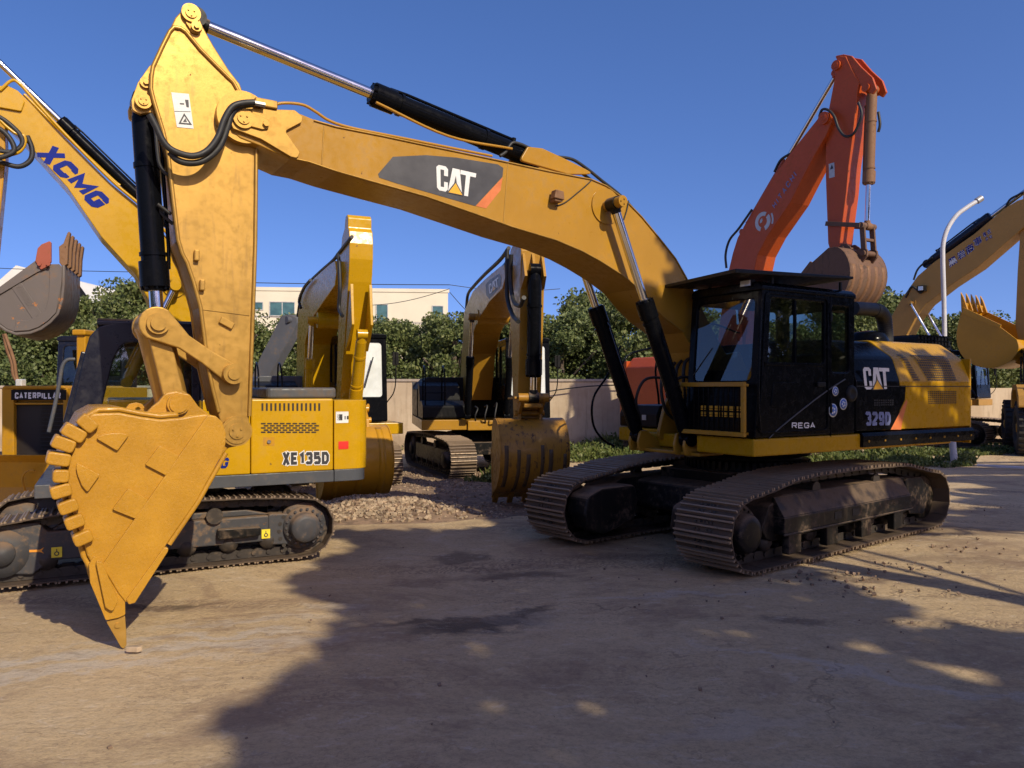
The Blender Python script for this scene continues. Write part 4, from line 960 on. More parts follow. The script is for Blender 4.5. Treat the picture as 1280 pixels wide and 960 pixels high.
for (a, b) in dirs:
    A = Vector(U.pix(50+a[0]*.25, 480+a[1]*.25, Yb)); B = Vector(U.pix(50+b[0]*.25, 480+b[1]*.25, Yb)); d = (B-A).normalized(); n_ = Vector((-d.y, d.x))
    k = MB(U); hw = .046
    k.prism(roundp([tuple(A-n_*hw), tuple(B-n_*hw), tuple(B+n_*hw), tuple(A+n_*hw)], .028, 4), Yb-.02, Yb+.065)
    k.prism(roundp([tuple(A-n_*hw), tuple(A+d*.13-n_*hw), tuple(A+d*.13+n_*hw), tuple(A+n_*hw)], .02, 3), Yb-.16, Yb-.02)
    k.build('wear_shroud', M['bucket_y'], bk, .012, 3)
# lip and teeth across the width
lipc = [U.pix(*p, Yb) for p in ((112, 700), (120, 697), (153, 752), (150, 768), (131, 758))]
m = MB(U); m.prism(lipc, -Yb+.02, Yb-.02); m.build('lip', M['bucket_y'], bk, .01)
for k in range(5):
    y = Yb-.05-(2*Yb-.1)*k/4
    P_ = [U.pix(*p, Yb) for p in ((111, 706), (117, 694), (127, 699), (156, 745), (156.5, 768), (147, 772), (132, 775), (112.5, 728))]
    m = MB(U); m.prism(roundp(P_, .015, 3), y-.06, y+.065); 
    if k == 0:
        m.prism(roundp([U.pix(*p, Yb) for p in ((119, 700), (127, 701), (147, 748), (140, 763), (131, 757))], .02, 3), y+.06, y+.105)
    ad = m.build('tooth_adapter', M['bucket_y'], bk, .012, 3)
    P_ = [U.pix(*p, Yb) for p in ((132.5, 777), (146, 774), (156.5, 769), (158, 790), (158.5, 806), (155, 812), (151, 809), (143, 795))]
    m = MB(U); m.prism(roundp(P_, .012, 3), y-.035, y+.04); c = U.pix(147, 782, Yb); m.cyl((c[0], y+.035, c[1]), (c[0], y+.055, c[1]), .018, n=12); m.build('tooth', M['cat_stick'], ad, .008)
# hinge ears and hook
m = MB(U)
er = z6([(510, 165), (560, 110), (590, 88), (625, 45), (680, 36), (745, 50), (790, 112), (855, 160), (860, 215), (520, 200)])
for s_ in (1, -1): m.prism(roundp(T(.26, er), .05, 4), s_*.24, s_*.29)
for s_ in (1, -1): m.prism(roundp(T(.26, [(262, 520), (282, 530), (296, 523), (309, 530), (311, 545), (303, 556), (284, 560), (277, 570), (262, 560)]), .04, 4), s_*.235, s_*.285)
m.cyl((bpin[0], -.33, bpin[1]), (bpin[0], .33, bpin[1]), .085, n=24); m.cyl((bpin[0], .33, bpin[1]), (bpin[0], .345, bpin[1]), .07, n=20)
m.build('hinge_ear', M['bucket_y'], bk, .012)
m = MB(U); hk = z6([(420, 180), (425, 125), (445, 100), (480, 92), (510, 100), (524, 120), (505, 128), (492, 112), (474, 122), (480, 138), (520, 150), (540, 190)])
m.prism(roundp(T(-.05, hk), .012, 3), -.08, -.03); m.build('lifting_hook', M['bucket_y'], bk, .012)
# ================================================================= the compact yellow excavator at the left, side-on
X = Fr(-4.04, 9.01, -.883, -.469)
xe = thing('excavator', X, 'bright yellow compact excavator at the left, lettered XE135D, behind the big digging bucket', 'excavator', 'excavators parked in the yard')
YX = 1.18
sx_, sz_ = X.pix(380, 662, 1.2); ix_ = 1.52
for y0, y1, s in ((.74, 1.25, 1), (-1.25, -.74, -1)):
    tr = make_track(X, xe, sx_, .30, ix_, .29, [(sx_+.5, .70), (sx_+1.2, .715), (ix_-.9, .70), (ix_-.4, .665)][::1], y0, y1, .155, ground=.045, gh=.020, detail=1, hubr=.165, outer=s, rollers=6, frame='undergrey') if False else None
def xe_track(y0, y1, s):
    # the sprocket is at the rear (-X): build with the generic loop by naming the rear wheel first
    top = [(ix_-.45, .665), (ix_-1.0, .70), (sx_+1.1, .715), (sx_+.45, .70)]
    tr = make_track(X, xe, ix_, .285, sx_, .315, top, y0, y1, .155, ground=.04, gh=.018, detail=1, hubr=.165, outer=s, rollers=6, frame='undergrey', sprocket_front=False)
    f = MB(X); ysd = y1-.10 if s > 0 else y0+.10; yi = y0+.14 if s > 0 else y1-.14
    a, b = min(ysd, yi), max(ysd, yi)
    f.prism(roundp([(sx_+.36, .22), (sx_+.36, .50), (ix_-.38, .50), (ix_-.30, .60), (ix_+.05, .60), (ix_+.22, .45), (ix_+.15, .15), (ix_-.25, .10), (ix_-.42, .22)], .04, 3), a, b)
    f.prism([(sx_+.34, .50), (ix_-.4, .50), (ix_-.5, .57), (sx_+.6, .57)], a+.08, b-.08)
    f.prism(roundp([(sx_+.10, .16), (sx_+.38, .18), (sx_+.38, .52), (sx_+.10, .50)], .04, 2), a+.05, b+.012 if s > 0 else b-.02)
    fo = f.build('track_frame', M['undergrey'], tr, .015)
    if s > 0:
        q = MB(X); a_, z_ = X.pix(298, 664, ysd); q.prism(roundp([(a_-.22, z_-.05), (a_+.22, z_-.06), (a_+.22, z_+.05), (a_-.22, z_+.04)], .02, 3), ysd, ysd+.09); q.build('step', M['trackblack'], fo, .01)
        for px, py in ((332, 667), (71, 690)):
            q = MB(X); a_, z_ = X.pix(px, py, ysd); q.box(a_-.045, a_+.045, ysd+.014, ysd+.018, z_-.05, z_+.05, 0); q.cyl((a_, ysd+.018, z_-.012), (a_, ysd+.020, z_-.012), .022, n=14, mi=1); q.cyl((a_, ysd+.020, z_-.012), (a_, ysd+.022, z_-.012), .012, n=12, mi=0); q.box(a_-.004, a_+.004, ysd+.018, ysd+.020, z_, z_+.034, 1)
            q.build('sticker', [M['yellowtag'], M['ink']], fo)
        q = MB(X); yy = ysd+.004; L_ = [X.pix(*p, yy) for p in ((25, 689), (31, 685), (31, 687.5), (50, 687), (55, 684), (52, 688.5), (55, 692), (50, 690), (31, 690.5), (31, 693))]
        q.add([(p[0], yy, p[1]) for p in L_], [list(range(len(L_)))]); q.build('arrow_mark', M['orangemark'], fo, recalc=False)
        q = MB(X)
        for k in range(7): an = rad(-55+k*18); q.cyl((sx_+.265*math.cos(an), ysd+.0, sz_+.265*math.sin(an)), (sx_+.265*math.cos(an), ysd+.016, sz_+.265*math.sin(an)), .022, n=10)
        q.build('bolt_ring', M['shoe_dark'], fo)
xe_track(.74, 1.25, 1); xe_track(-1.25, -.74, -1)
m = MB(X); m.box(-1.0, 1.0, -.75, .75, .30, .58); m.lathe((0, 0, .58), (0, 0, 1), [(0, .52), (.10, .52), (.10, .60), (.26, .60), (.26, .1)], 36); m.build('car_body', M['trackblack'], xe, .01)
xs_ = X.pix(417, 590, YX)[0]; xr_ = xs_-.43; zb, zt = .84, 1.76
def foot(x0, x1, y, r=.30): return roundp([(x1, y), (x0, y), (x0, -y), (x1, -y)], [.01, r, r, .01], 8)
m = MB(X); m.prism(foot(xr_+.03, xs_-.006, YX+.012), zb-.005, zb+.13, plane='xy'); m.prism([(xs_, YX+.012), (1.25, YX+.012), (1.25, -YX), (xs_, -YX)], zb-.005, zb+.125, plane='xy'); m.build('skirt', M['greyp'], xe, .012)
m = MB(X); m.prism(foot(xr_, xs_-.006, YX), zb+.13, zt+.0, plane='xy'); cwx = m.build('counterweight', M['xy'], xe, .09, 5)
m = MB(X); x1_ = X.pix(313, 560, YX)[0]
m.prism([(xs_+.004, YX), (x1_-.006, YX), (x1_-.006, -YX), (xs_+.004, -YX)], zb+.125, zt+.02, plane='xy'); hx = m.build('engine_hood', M['xy'], xe, .018, 3)
m = MB(X); m.prism([(x1_, YX), (.62, YX), (.62, -YX), (x1_, -YX)], zb+.125, zt+.02, plane='xy'); px2 = m.build('side_panel', M['xy'], xe, .018, 3)
m = MB(X); a_ = X.pix(420, 494, .9)[0]; b_ = X.pix(332, 494, .9)[0]; m.prism(roundp([(a_, -.9), (a_, .95), (b_, .95), (b_, -.9)], .08, 4), zt+.02, zt+.145, plane='xy'); m.build('hood_cover', M['greyp'], xe, .03, 3)
m = MB(X)
def onx(a, b, d=.003): p = X.pix(a, b, YX); return (p[0], YX+d, p[1])
for k in range(14):
    u = 328+71*k/13; m.add([onx(u-1.2, 513.5), onx(u+1.2, 513.5), onx(u+1.2, 504), onx(u-1.2, 504)], [(0, 1, 2, 3)])
for j in range(5):
    for k in range(9):
        u = 329+7.9*k+(3.5 if j % 2 else 0); v = 529.5+2.7*j
        if u < 399: m.add([onx(u-2.9, v+.9), onx(min(u+2.9, 400), v+.9), onx(min(u+2.9, 400), v-.9), onx(u-2.9, v-.9)], [(0, 1, 2, 3)])
m.build_split('vent_slots', M['grille'], hx, gap=.035, recalc=False)
m = MB(X); m.add([onx(329, 557, .002), onx(343, 557, .002), onx(343, 546.5, .002), onx(329, 546.5, .002)], [(0, 1, 2, 3)]); m.build('latch_recess', M['midy'], hx, recalc=False)
m = MB(X); p = onx(336, 552); m.cyl((p[0], YX, p[2]), (p[0], YX+.018, p[2]), .02, n=14); m.build('latch', M['steel'], hx)
for bold, d, mt in ((.075, .003, 'white'), (0, .006, 'ink')):
    m = MB(X); put_block(m, 'XE135D', [onx(353, 581, d), onx(411, 580, d), onx(411, 564.5, d), onx(353, 565.5, d)], .25, gap=.34, w=.44, fat=bold); m.build('lettering', M[mt], hx, recalc=False)
m = MB(X); put_block(m, 'XCMG', [onx(243, 588), onx(285, 585), onx(286, 572), onx(244, 574)], .26, gap=.34, slant=.2); m.build('lettering', M['blue'], px2, recalc=False)
def onround(px0, px1, z0, z1, name, mat, parent, r=.30):
    """small sheet wrapped on the rounded rear corner; px gives the angle 0..90 along the bend"""
    m = MB(X); n = 6; vs = []
    for k in range(n+1):
        a = rad(max(0, px0+(px1-px0)*k/n)); x = xr_+r-math.sin(a)*(r+.004)+max(0, -(px0+(px1-px0)*k/n))*.003; y = YX-r+math.cos(a)*(r+.004)
        vs += [(x, y, z0), (x, y, z1)]
    m.add(vs, [(2*k, 2*k+2, 2*k+3, 2*k+1) for k in range(n)], 0, True); return m.build(name, M[mat], parent, recalc=False)
m = MB(X); x0 = xr_+.32
onround(-35, 22, 1.50, 1.63, 'warning_label', 'white', cwx, .30)
onround(-28, -8, 1.53, 1.60, 'label_print', 'ink', cwx, .305); onround(0, 12, 1.54, 1.58, 'label_print', 'ink', cwx, .305)
onround(-25, 30, 1.20, 1.29, 'reflector', 'red', cwx, .30)
# cab
m = MB(X)
co = [(84, 530), (92, 500), (106, 440), (112, 420), (124, 408), (140, 404), (243, 404), (250, 408), (250, 560), (88, 560)]
ci = [(127, 511), (134, 480), (142, 448), (150, 434), (157, 429), (168, 428), (236, 428), (240, 432), (240, 511), (132, 512)]
def ringmatch(O_, I_, n=72):
    c = Vector((sum(p[0] for p in I_)/len(I_), sum(p[1] for p in I_)/len(I_))); res = []
    for P in (O_, I_):
        out = []
        for k in range(n):
            d = Vector((math.cos(2*PI*k/n), math.sin(2*PI*k/n))); best = None
            for i in range(len(P)):
                a, b = Vector(P[i])-c, Vector(P[(i+1) % len(P)])-c; e = b-a; den = d.x*e.y-d.y*e.x
                if abs(den) < 1e-9: continue
                t_ = (a.x*e.y-a.y*e.x)/den; u_ = (a.x*d.y-a.y*d.x)/den
                if t_ > 0 and -1e-6 <= u_ <= 1+1e-6: best = t_ if best is None else max(best, t_)
            out.append(tuple(c+d*best))
        res.append(out)
    return res
def rs(P, n=64):
    q, _ = resample([Vector(p) for p in P], 1.0); q, _ = resample([Vector(p) for p in P], sum((Vector(P[i])-Vector(P[(i+1) % len(P)])).length for i in range(len(P)))/n); return [tuple(v) for v in q][:n]
for Y_, mt in ((YX, 1), (.25, 0)):
    O_, I_ = X.T(YX, co), X.T(YX, ci); m.ringp(*ringmatch(roundp(O_, .05, 4), roundp(I_, .03, 4)), Y_-.05, Y_)
Lo = X.T(YX, co)
zr_ = Lo[6][1]; xf_ = Lo[4][0]
m.prism(roundp([(.25-.05, zr_-.06), (YX, zr_-.06), (YX, zr_-.01), (YX-.05, zr_+.02), (.25, zr_+.02), (.2, zr_-.01)], .02, 3), Lo[7][0], xf_+.02, plane='yz')
q1, q2 = X.pix(84, 530, YX), X.pix(107, 440, YX)
m.box(Lo[7][0]-.04, Lo[7][0], .2, YX, zb+.13, zr_-.02)
for y in (.23, YX-.05): m.beam((q1[0], y, q1[1]), (q2[0], y, q2[1]), .05, .08)
xc_ = m.build('cab', M['navy'], xe, .012, 3)
g = MB(X); I_ = X.T(YX, ci); g.add([(p[0], YX-.03, p[1]) for p in I_], [list(range(len(I_)))]); g.build('window', M['glass_clear'], xc_, recalc=False)
g = MB(X); g.add([(p[0], .22, p[1]) for p in I_], [list(range(len(I_)))]); g.build('window', M['glass_clear'], xc_, recalc=False)
m = MB(X); xq = X.pix(200, 500, .7)[0]; m.prism(roundp([(xq-.2, 1.15), (xq+.25, 1.15), (xq+.25, 1.3), (xq-.05, 1.32), (xq-.16, 2.0), (xq-.28, 2.0)], .04, 3), .5, .95); m.build('seat', M['seat'], xc_, .02)
m = MB(X); m.tube([(p[0], YX+.05, p[1]) for p in X.T(YX+.05, [(94, 449), (84, 450), (78, 458), (74, 480), (68, 510), (61, 540)])], .018, 10); m.build('handrail', M['greyp'], xe)
m = MB(X); x_, z_ = X.pix(235, 445, .6); m.box(x_-.3, x_+.1, .1, .9, z_-.05, z_+.12); m.build('air_box', M['navy'], xe, .02)
# boom with its lettering
ba, bb = [(-60, 90), (-30, 96), (0, 109), (10, 107), (22, 113), (67.5, 158), (138, 229), (169, 254), (197, 282), (225, 319), (250, 352), (266, 400), (272, 480), (275, 540)], [(215, 540), (210, 480), (200, 410), (185, 375), (169, 342), (157.5, 330), (126.6, 296), (84, 234), (28, 172.5), (0, 144), (-30, 130), (-60, 130)]
m = MB(X); m.prism(X.T(.20, ba+bb), -.20, .20); bx_ = m.build('boom', M['xy'], xe, .008)
m = MB(X); m.prism(roundp(X.T(.20, [(-40, 110), (10, 108), (22, 116), (31, 128), (27, 140), (-40, 128)]), .02, 3), .20, .23); m.build('pin_plate', M['xy'], bx_, .006)
o = lambda a, b, d=.004: (lambda p: (p[0], .20+d, p[1]))(X.pix(a, b, .20))
m = MB(X); put_block(m, 'XCMG', [o(47, 194), o(121, 264.5), o(137, 249), o(64, 178)], .30, gap=.38, slant=.35, w=.66)
m.build('lettering', M['blue'], bx_, recalc=False)
tubes(X, [[(0, 113), (14, 101), (24, 104), (40, 122), (80, 166), (140, 226), (175, 256), (205, 287), (228, 318)], [(30, 118), (70, 158), (138, 222), (150, 232)], [(0, 150), (8, 158), (20, 167), (30, 170), (31, 180), (24, 190), (10, 194), (0, 193)], ],
      .017, [.24, .12, .30], 'hose', 'xy', bx_)
tubes(X, [[(-20, 140), (0, 147), (15, 158), (26, 170), (28, 180), (20, 188), (8, 190), (-15, 186)], [(-20, 150), (5, 165), (17, 182), (14, 192), (-10, 200)], [(-20, 195), (8, 205), (25, 208), (38, 200), (40, 186), (34, 170)]], .026, [.30, .36, .26], 'hose', 'rubber', bx_)
p0, p1 = X.pix(215, 285, 0), X.pix(-25, 55, 0); cylinder(X, xe, (p0[0], 0, p0[1]), (p1[0], 0, p1[1]), .60, .062, .035, 'blackp', 'stick_cylinder', 1.25, .2)
p0, p1 = X.pix(190, 478, .34), X.pix(219, 357, .34)
for y in (.34, -.34): cylinder(X, xe, (p0[0]+.25, y, p0[1]), (p1[0], y, p1[1]), .62, .058, .033, 'xy', 'boom_cylinder', 1.2, .1)
m = MB(X); m.cyl((p1[0], -.38, p1[1]), (p1[0], .40, p1[1]), .06, n=18); m.cyl((p1[0], -.22, p1[1]), (p1[0], .22, p1[1]), .12, n=22); m.build('boom_pin', M['xy'], bx_)
# stick end and the rusty bucket held up by the tip
m = MB(X); m.prism(X.T(.16, [(-70, 60), (-30, 70), (6, 150), (7, 200), (-6, 330), (-40, 380), (-70, 300)]), -.16, .16); m.build('stick', M['midy'], xe, .01)
Yr = .48
XB = Fr(-4.6-.48*.36, 7.9+.48*.93, -.93, -.36)
m = MB(XB)
sd = [(-60, 380), (0, 359), (22, 343), (45, 327), (62, 330), (74, 330), (78, 334), (77, 355), (75, 375), (70, 391), (61, 401), (50, 409), (37, 414), (20, 415.5), (8, 411), (0, 405), (-30, 400), (-60, 410)]
SD = XB.T(Yr, sd); m.prism(SD, Yr-.03, Yr); m.prism(SD, -Yr, -Yr+.03)
bkp = XB.T(Yr, [(-60, 410), (-30, 400), (0, 405), (8, 411), (20, 415.5), (37, 414), (50, 409), (61, 401), (70, 391), (75, 375), (77, 355), (77, 331)])
m.strip(bkp, .03, -Yr, Yr)
rb = m.build('bucket', [M['rustbucket']], xe, .008)
m = MB(XB); m.prism(XB.T(Yr, [(-60, 380), (0, 359), (45, 326), (60, 336), (48, 340), (0, 360.5+8), (-60, 390)]), Yr, Yr+.02); m.prism(XB.T(Yr, [(62, 336), (74, 330), (78, 334), (77, 356), (70, 391), (60, 401), (48, 409), (36, 413), (18, 414), (20, 400), (34, 401), (46, 396), (57, 387), (61, 372), (62, 352)]), Yr, Yr+.012)
m.prism(XB.T(Yr, [(12, 356), (25, 351), (52, 392), (41, 399)]), Yr, Yr+.006); m.build('side_plate', M['rustbucket'], rb, .004)
o2 = lambda a, b, d=.010: (lambda p: (p[0], Yr+d, p[1]))(XB.pix(a, b, Yr))
m = MB(XB); put_text(m, 'AW135X', [o2(25.5, 353), o2(43, 382), o2(36.5, 386), o2(19, 357)], .03); m.build('raised_lettering', M['rustbucket'], rb, recalc=False)
m = MB(XB); m.prism(roundp(XB.T(Yr, [(45, 327), (48, 311), (53, 306), (63, 302), (65, 304), (65, 328), (60, 334), (52, 338)]), .012, 3), Yr+.005, Yr+.04)
for a, b in ((50.5, 331), (61.5, 331)): p = XB.pix(a, b, Yr); m.cyl((p[0], Yr+.04, p[1]), (p[0], Yr+.06, p[1]), .02, n=6, sm=False)
m.build('side_cutter', M['redsteel'], rb, .006)
for k in range(5):
    y = Yr-.05-(2*Yr-.1)*k/4; m = MB(XB)
    m.prism(roundp(XB.T(Yr, [(73.5, 308), (79, 304), (84, 291), (86.5, 288.5), (87.5, 291), (85, 308), (84, 330), (78, 334), (74, 328)]), .008, 2), y-.04, y+.045); m.build('tooth', M['rusty'], rb, .008)
m = MB(XB)
for (a, b, c, d) in ((77.5, 331, 76, 356), (76.3, 358, 74, 376)):
    p, q = XB.pix(a, b, Yr), XB.pix(c, d, Yr); m.beam((p[0]+-.008, 0, p[1]), (q[0]-.008, 0, q[1]), 2*Yr-.04, .012, up=(1, 0, 0))
m.build('wear_plate', M['rusty'], rb, .004)

# ================================================================= yellow bulldozer behind it
Dz = Fr(-7.2, 12.6, 0, -1)
dz = thing('bulldozer', Dz, 'yellow bulldozer seen head-on at the left edge with CATERPILLAR above its black grille', 'bulldozer')
def dpx(px, y=11.6): return (px-CX)/F_PX*y+7.2
def dpz(py, y=11.6): return CAM_H-(py-HY)/F_PX*y
m = MB(Dz); x0, x1 = dpx(2), dpx(84)
m.box(-1.6, .89, x0+.02, x1-.02, .55, dpz(484)); m.box(.90, 1.0, x0, dpx(17), .6, dpz(485)); m.box(.90, 1.0, dpx(78.5), x1, .6, dpz(485)); m.box(.90, 1.0, dpx(17), dpx(78.5), dpz(487), dpz(485)); m.box(.90, .985, dpx(17), dpx(78.5), dpz(506), dpz(503.5))
m.prism(roundp([(x0, dpz(486)), (x1, dpz(486)), (x1-.05, dpz(482)), (x0+.05, dpz(482))], .02, 2), -.9, 1.02, plane='yz')
db = m.build('engine_hood', M['midy'], dz, .015)
m = MB(Dz); m.box(.975, 1.005, dpx(14), dpx(83), dpz(500), dpz(487.2)); nm = m.build('name_plate', M['blackm'], db, .004)
m = MB(Dz); z0, z1 = dpz(498.5), dpz(490.5); put_block(m, 'CATERPILLAR', [(1.008, dpx(19), z0), (1.008, dpx(78), z0), (1.008, dpx(78), z1), (1.008, dpx(19), z1)], .24, gap=.36, w=.42); m.build('lettering', M['white'], nm, recalc=False)
m = MB(Dz); m.box(.90, .93, dpx(17), dpx(78.5), .62, dpz(505))
for k in range(17): z = .66+(dpz(508)-.66)*k/16; m.box(.93, .965, dpx(48), dpx(78), z-.006, z+.010)
m.build('radiator_grille', M['grille'], db)
m = MB(Dz); P_ = [(1.75, .05), (1.83, .12), (1.70, .5), (1.78, .90), (1.90, .97), (1.96, .97), (1.84, .86), (1.78, .5), (1.92, .05)]
m.prism(P_, -1.75, 1.62); m.box(1.50, 1.74, -1.72, -1.66, .15, .9); m.box(1.50, 1.74, 1.52, 1.6, .15, .9); bl = m.build('blade', M['midy'], dz, .01)
m = MB(Dz); q = [dpx(35, 10.8), dpx(50, 10.8)]; m.tube([(1.86, q[0], .45), (1.92, q[0], .62), (1.93, q[0]+.04, .72), (1.93, q[1]-.02, .76), (1.93, q[1], .74)], .014); m.build('grab_rail', M['midy'], bl)
for y0, y1, s in ((.6, 1.05, 1), (-1.05, -.6, -1)):
    make_track(Dz, dz, 1.2, .36, -1.5, .36, [(.8, .82), (0, .84), (-1.0, .82)], y0, y1, .17, detail=0, shoe='shoe', frame='midy', hubr=.2, outer=s, rollers=5)
m = MB(Dz); cy0, cy1 = dpx(62, 12.8), dpx(120, 12.8); cbz = make_cab(Dz, dz, -1.6, -.35, cy0, cy1, 1.5, dpz(420, 12.9), 'navy', lean=.1, seat=False)
m = MB(Dz); y_ = dpx(24, 12); m.box(.5, .62, y_-.05, y_+.05, dpz(483, 12), dpz(474, 12)); hl = m.build('headlight', M['lampglass'], dz, .015)
m = MB(Dz); m.tube([(.5, dpx(0, 12), 2.75), (.5, dpx(4, 12), 2.5), (.5, dpx(10, 12), 2.3), (.5, dpx(12, 12), 2.1), (.5, dpx(20, 12), 1.95)], .03); m.tube([(.52, dpx(2, 12), 2.75), (.52, dpx(9, 12), 2.5), (.52, dpx(14, 12), 2.3), (.5, dpx(16, 12), 2.05), (.5, dpx(24, 12), 1.92)], .025); m.build_split('hose', M['rusty'], dz)
m = MB(Dz); y_ = dpx(101, 11.5); m.box(.9, 1.1, y_-.07, y_+.07, dpz(470, 11.5), dpz(413, 11.5)); m.box(.85, 1.15, y_-.11, y_+.09, dpz(419, 11.5), dpz(412, 11.5)); m.build('lift_cylinder_post', M['midy'], dz, .02)

# ================================================================= excavators standing further back
def back_excavator(fr, ft, label, mat, cwmat, hoodmat, boom, stick, bucket, bcyl, scyl, tw=.55, half=1.3, yl=1.38, yr=-1.38, bl=.30, sl=.19, cabmat='blackp', blind=None, rear=-2.6, zb=1.0, zt=2.15, cylmat='blackp', track_len=1.75, bx=None, ccyl=None, detail=1, cabz=3.0, th=.37, box=True, cablen=(.0, 1.45), boommat=None, stickmat=None, caby=None):
    t = thing('excavator', fr, label, 'excavator', 'excavators parked in the yard')
    for y0, y1, s in ((half-tw, half, 1), (-half, -half+tw, -1)):
        make_track(ft, t, track_len, th, -track_len, th, [(track_len-.5, 2*th+.08), (0, 2*th+.12), (-track_len+.5, 2*th+.08)], y0, y1, .19, detail=detail, hubr=.18, outer=s, rollers=6)
        f = MB(ft); f.prism(roundp([(track_len-.35, .24), (track_len-.35, .6), (-track_len+.35, .6), (-track_len+.35, .24)], .05, 2), y0+.12, y1-.12); f.build('track_frame', M['trackblack'], t, .02)
    m = MB(ft); m.box(-1.1, 1.1, -half+tw, half-tw, .45, .72); m.build('car_body', M['trackblack'], t, .01)
    m = MB(fr); m.lathe((0, 0, .70), (0, 0, 1), [(0, .7), (.2, .7), (.2, .6), (.32, .6), (.32, .2)], 36)
    for k in range(40): m.box(-.015, .015, -.02, .02, .78, .87, M=Matrix.Rotation(2*PI*k/40, 4, 'Z') @ Matrix.Translation((.71, 0, 0)))
    m.build('turntable', M['blackm'], t)
    m = MB(fr); m.box(rear+.5, 1.25, yr, -.42, zb, zb+.22); m.box(rear+.5, 1.5, .42, yl, zb, zb+.22); m.box(rear+.5, 1.3, -.40, .40, zb-.01, zb+.2); m.build('deck', M[mat], t, .015)
    h = MB(fr); pr = roundp([(yr, zb+.24), (yl, zb+.24), (yl, zt-.28), (yl-.22, zt), (yr+.22, zt), (yr, zt-.28)], [0, 0, .1, .12, .12, .1], 4); h.prism(pr, rear+.56, -.25, plane='yz'); hd = h.build('engine_hood', M[hoodmat], t, .02, 3)
    h = MB(fr); P_ = roundp([(rear+.55, yl), (rear+.1, yl-.1), (rear-.1, yl-.6), (rear-.1, yr+.6), (rear+.1, yr+.1), (rear+.55, yr)], [.02, .2, .3, .3, .2, .02], 5); h.prism(P_, zb, zt-.1, plane='xy'); h.build('counterweight', M[cwmat], t, .08, 3)
    if box:
        h = MB(fr); h.prism(roundp([(-.22, zb+.24), (1.22, zb+.24), (1.22, zb+.52), (.95, zb+.62), (.4, zb+.62), (.2, zt-.2), (-.22, zt-.1)], .05, 3), yr+.02, -.45); h.build('tool_box', M['blackm' if cwmat != 'orange' else 'blackm'], t, .02)
        h = MB(fr); 
        for y in (yr+.08, yr+.5): h.tube([(1.15, y, zb+.2), (1.15, y, zb+1.15), (.6, y, zb+1.35), (.5, y, zb+.6)], .016)
        h.tube([(1.15, yr+.08, zb+.8), (1.15, yr+.5, zb+.8)], .014); h.build('handrail', M['blackp'], t)
    c = make_cab(fr, t, cablen[0], cablen[1], *(caby or (.42, yl)), zb+.24, cabz, cabmat, lean=.12, glassm='glass_clear', blind=blind)
    m = MB(fr); ym = (caby or (0, yl))[1]; m.tube([(1.35, ym, 1.6), (1.55, ym+.12, 1.9), (1.55, ym+.14, 2.6)], .012); m.box(1.5, 1.54, ym+.08, ym+.20, 2.35, 2.6); m.build('mirror', M['blackm'], c, .004)
    m = MB(fr); m.tube([(1.48, .62, 1.9), (1.43, .8, 2.5)], .012); m.build('wiper', M['rubber'], c)
    o = []
    m = MB(fr); m.prism(boom, -bl, bl); bo = m.build('boom', M[boommat or mat], t, .012)
    m = MB(fr); m.prism(stick, -sl, sl); so = m.build('stick', M[stickmat or boommat or mat], t, .012)
    bkt, sp, lp = gen_bucket(fr, t, *bucket[:4], *bucket[4:6], bucket[6], teeth=5, wear=bucket[7], ribs=bucket[8])
    if bcyl: a, b, rb_, rr_, mm = bcyl[:5]; cylinder(fr, t, (a[0], 0, a[1]), (b[0], 0, b[1]), bcyl[5] if len(bcyl) > 5 else .7, rb_, rr_, mm, 'bucket_cylinder', 1.2, .16)
    if bcyl:
        b = bcyl[1]
        m = MB(fr)
        for y in (-.17, .17): m.beam((b[0], y, b[1]), (lp[0], y, lp[1]), .05, .12, up=(1, 0, 0))
        m.cyl((b[0], -.24, b[1]), (b[0], .24, b[1]), .07, n=18); m.box(min(b[0], lp[0])-.02, max(b[0], lp[0])+.02, -.15, .15, (b[1]+lp[1])/2-.03, (b[1]+lp[1])/2+.03)
        m.build('bucket_link', M[bucket[6]], t, .008)
        m = MB(fr)
        q = bcyl[6] if len(bcyl) > 6 else (sp[0]+.05, sp[1]+.45)
        for y in (-.25, .25): m.beam((b[0], y, b[1]), (q[0], y, q[1]), .035, .10, up=(1, 0, 0))
        m.build_split('side_link', M[bucket[6]], t, bevel=.006)
    if scyl: a, b, rb_, rr_, fr_ = scyl; cylinder(fr, t, (a[0], 0, a[1]), (b[0], 0, b[1]), fr_, rb_, rr_, cylmat, 'stick_cylinder', 1.2, .2)
    if ccyl:
        a, b, fr_ = ccyl
        for y in (-bl-.12, bl+.12): cylinder(fr, t, (a[0], y, a[1]), (b[0], y, b[1]), fr_, .075, .045, cylmat, 'boom_cylinder', 1.2, .12)
        m = MB(fr); m.cyl((b[0], -bl-.2, b[1]), (b[0], bl+.2, b[1]), .07, n=18); m.cyl((b[0], -bl-.02, b[1]), (b[0], bl+.02, b[1]), .15, n=24); m.build('boom_pin', M[boommat or mat], bo)
    return t, bo, so, c, bkt
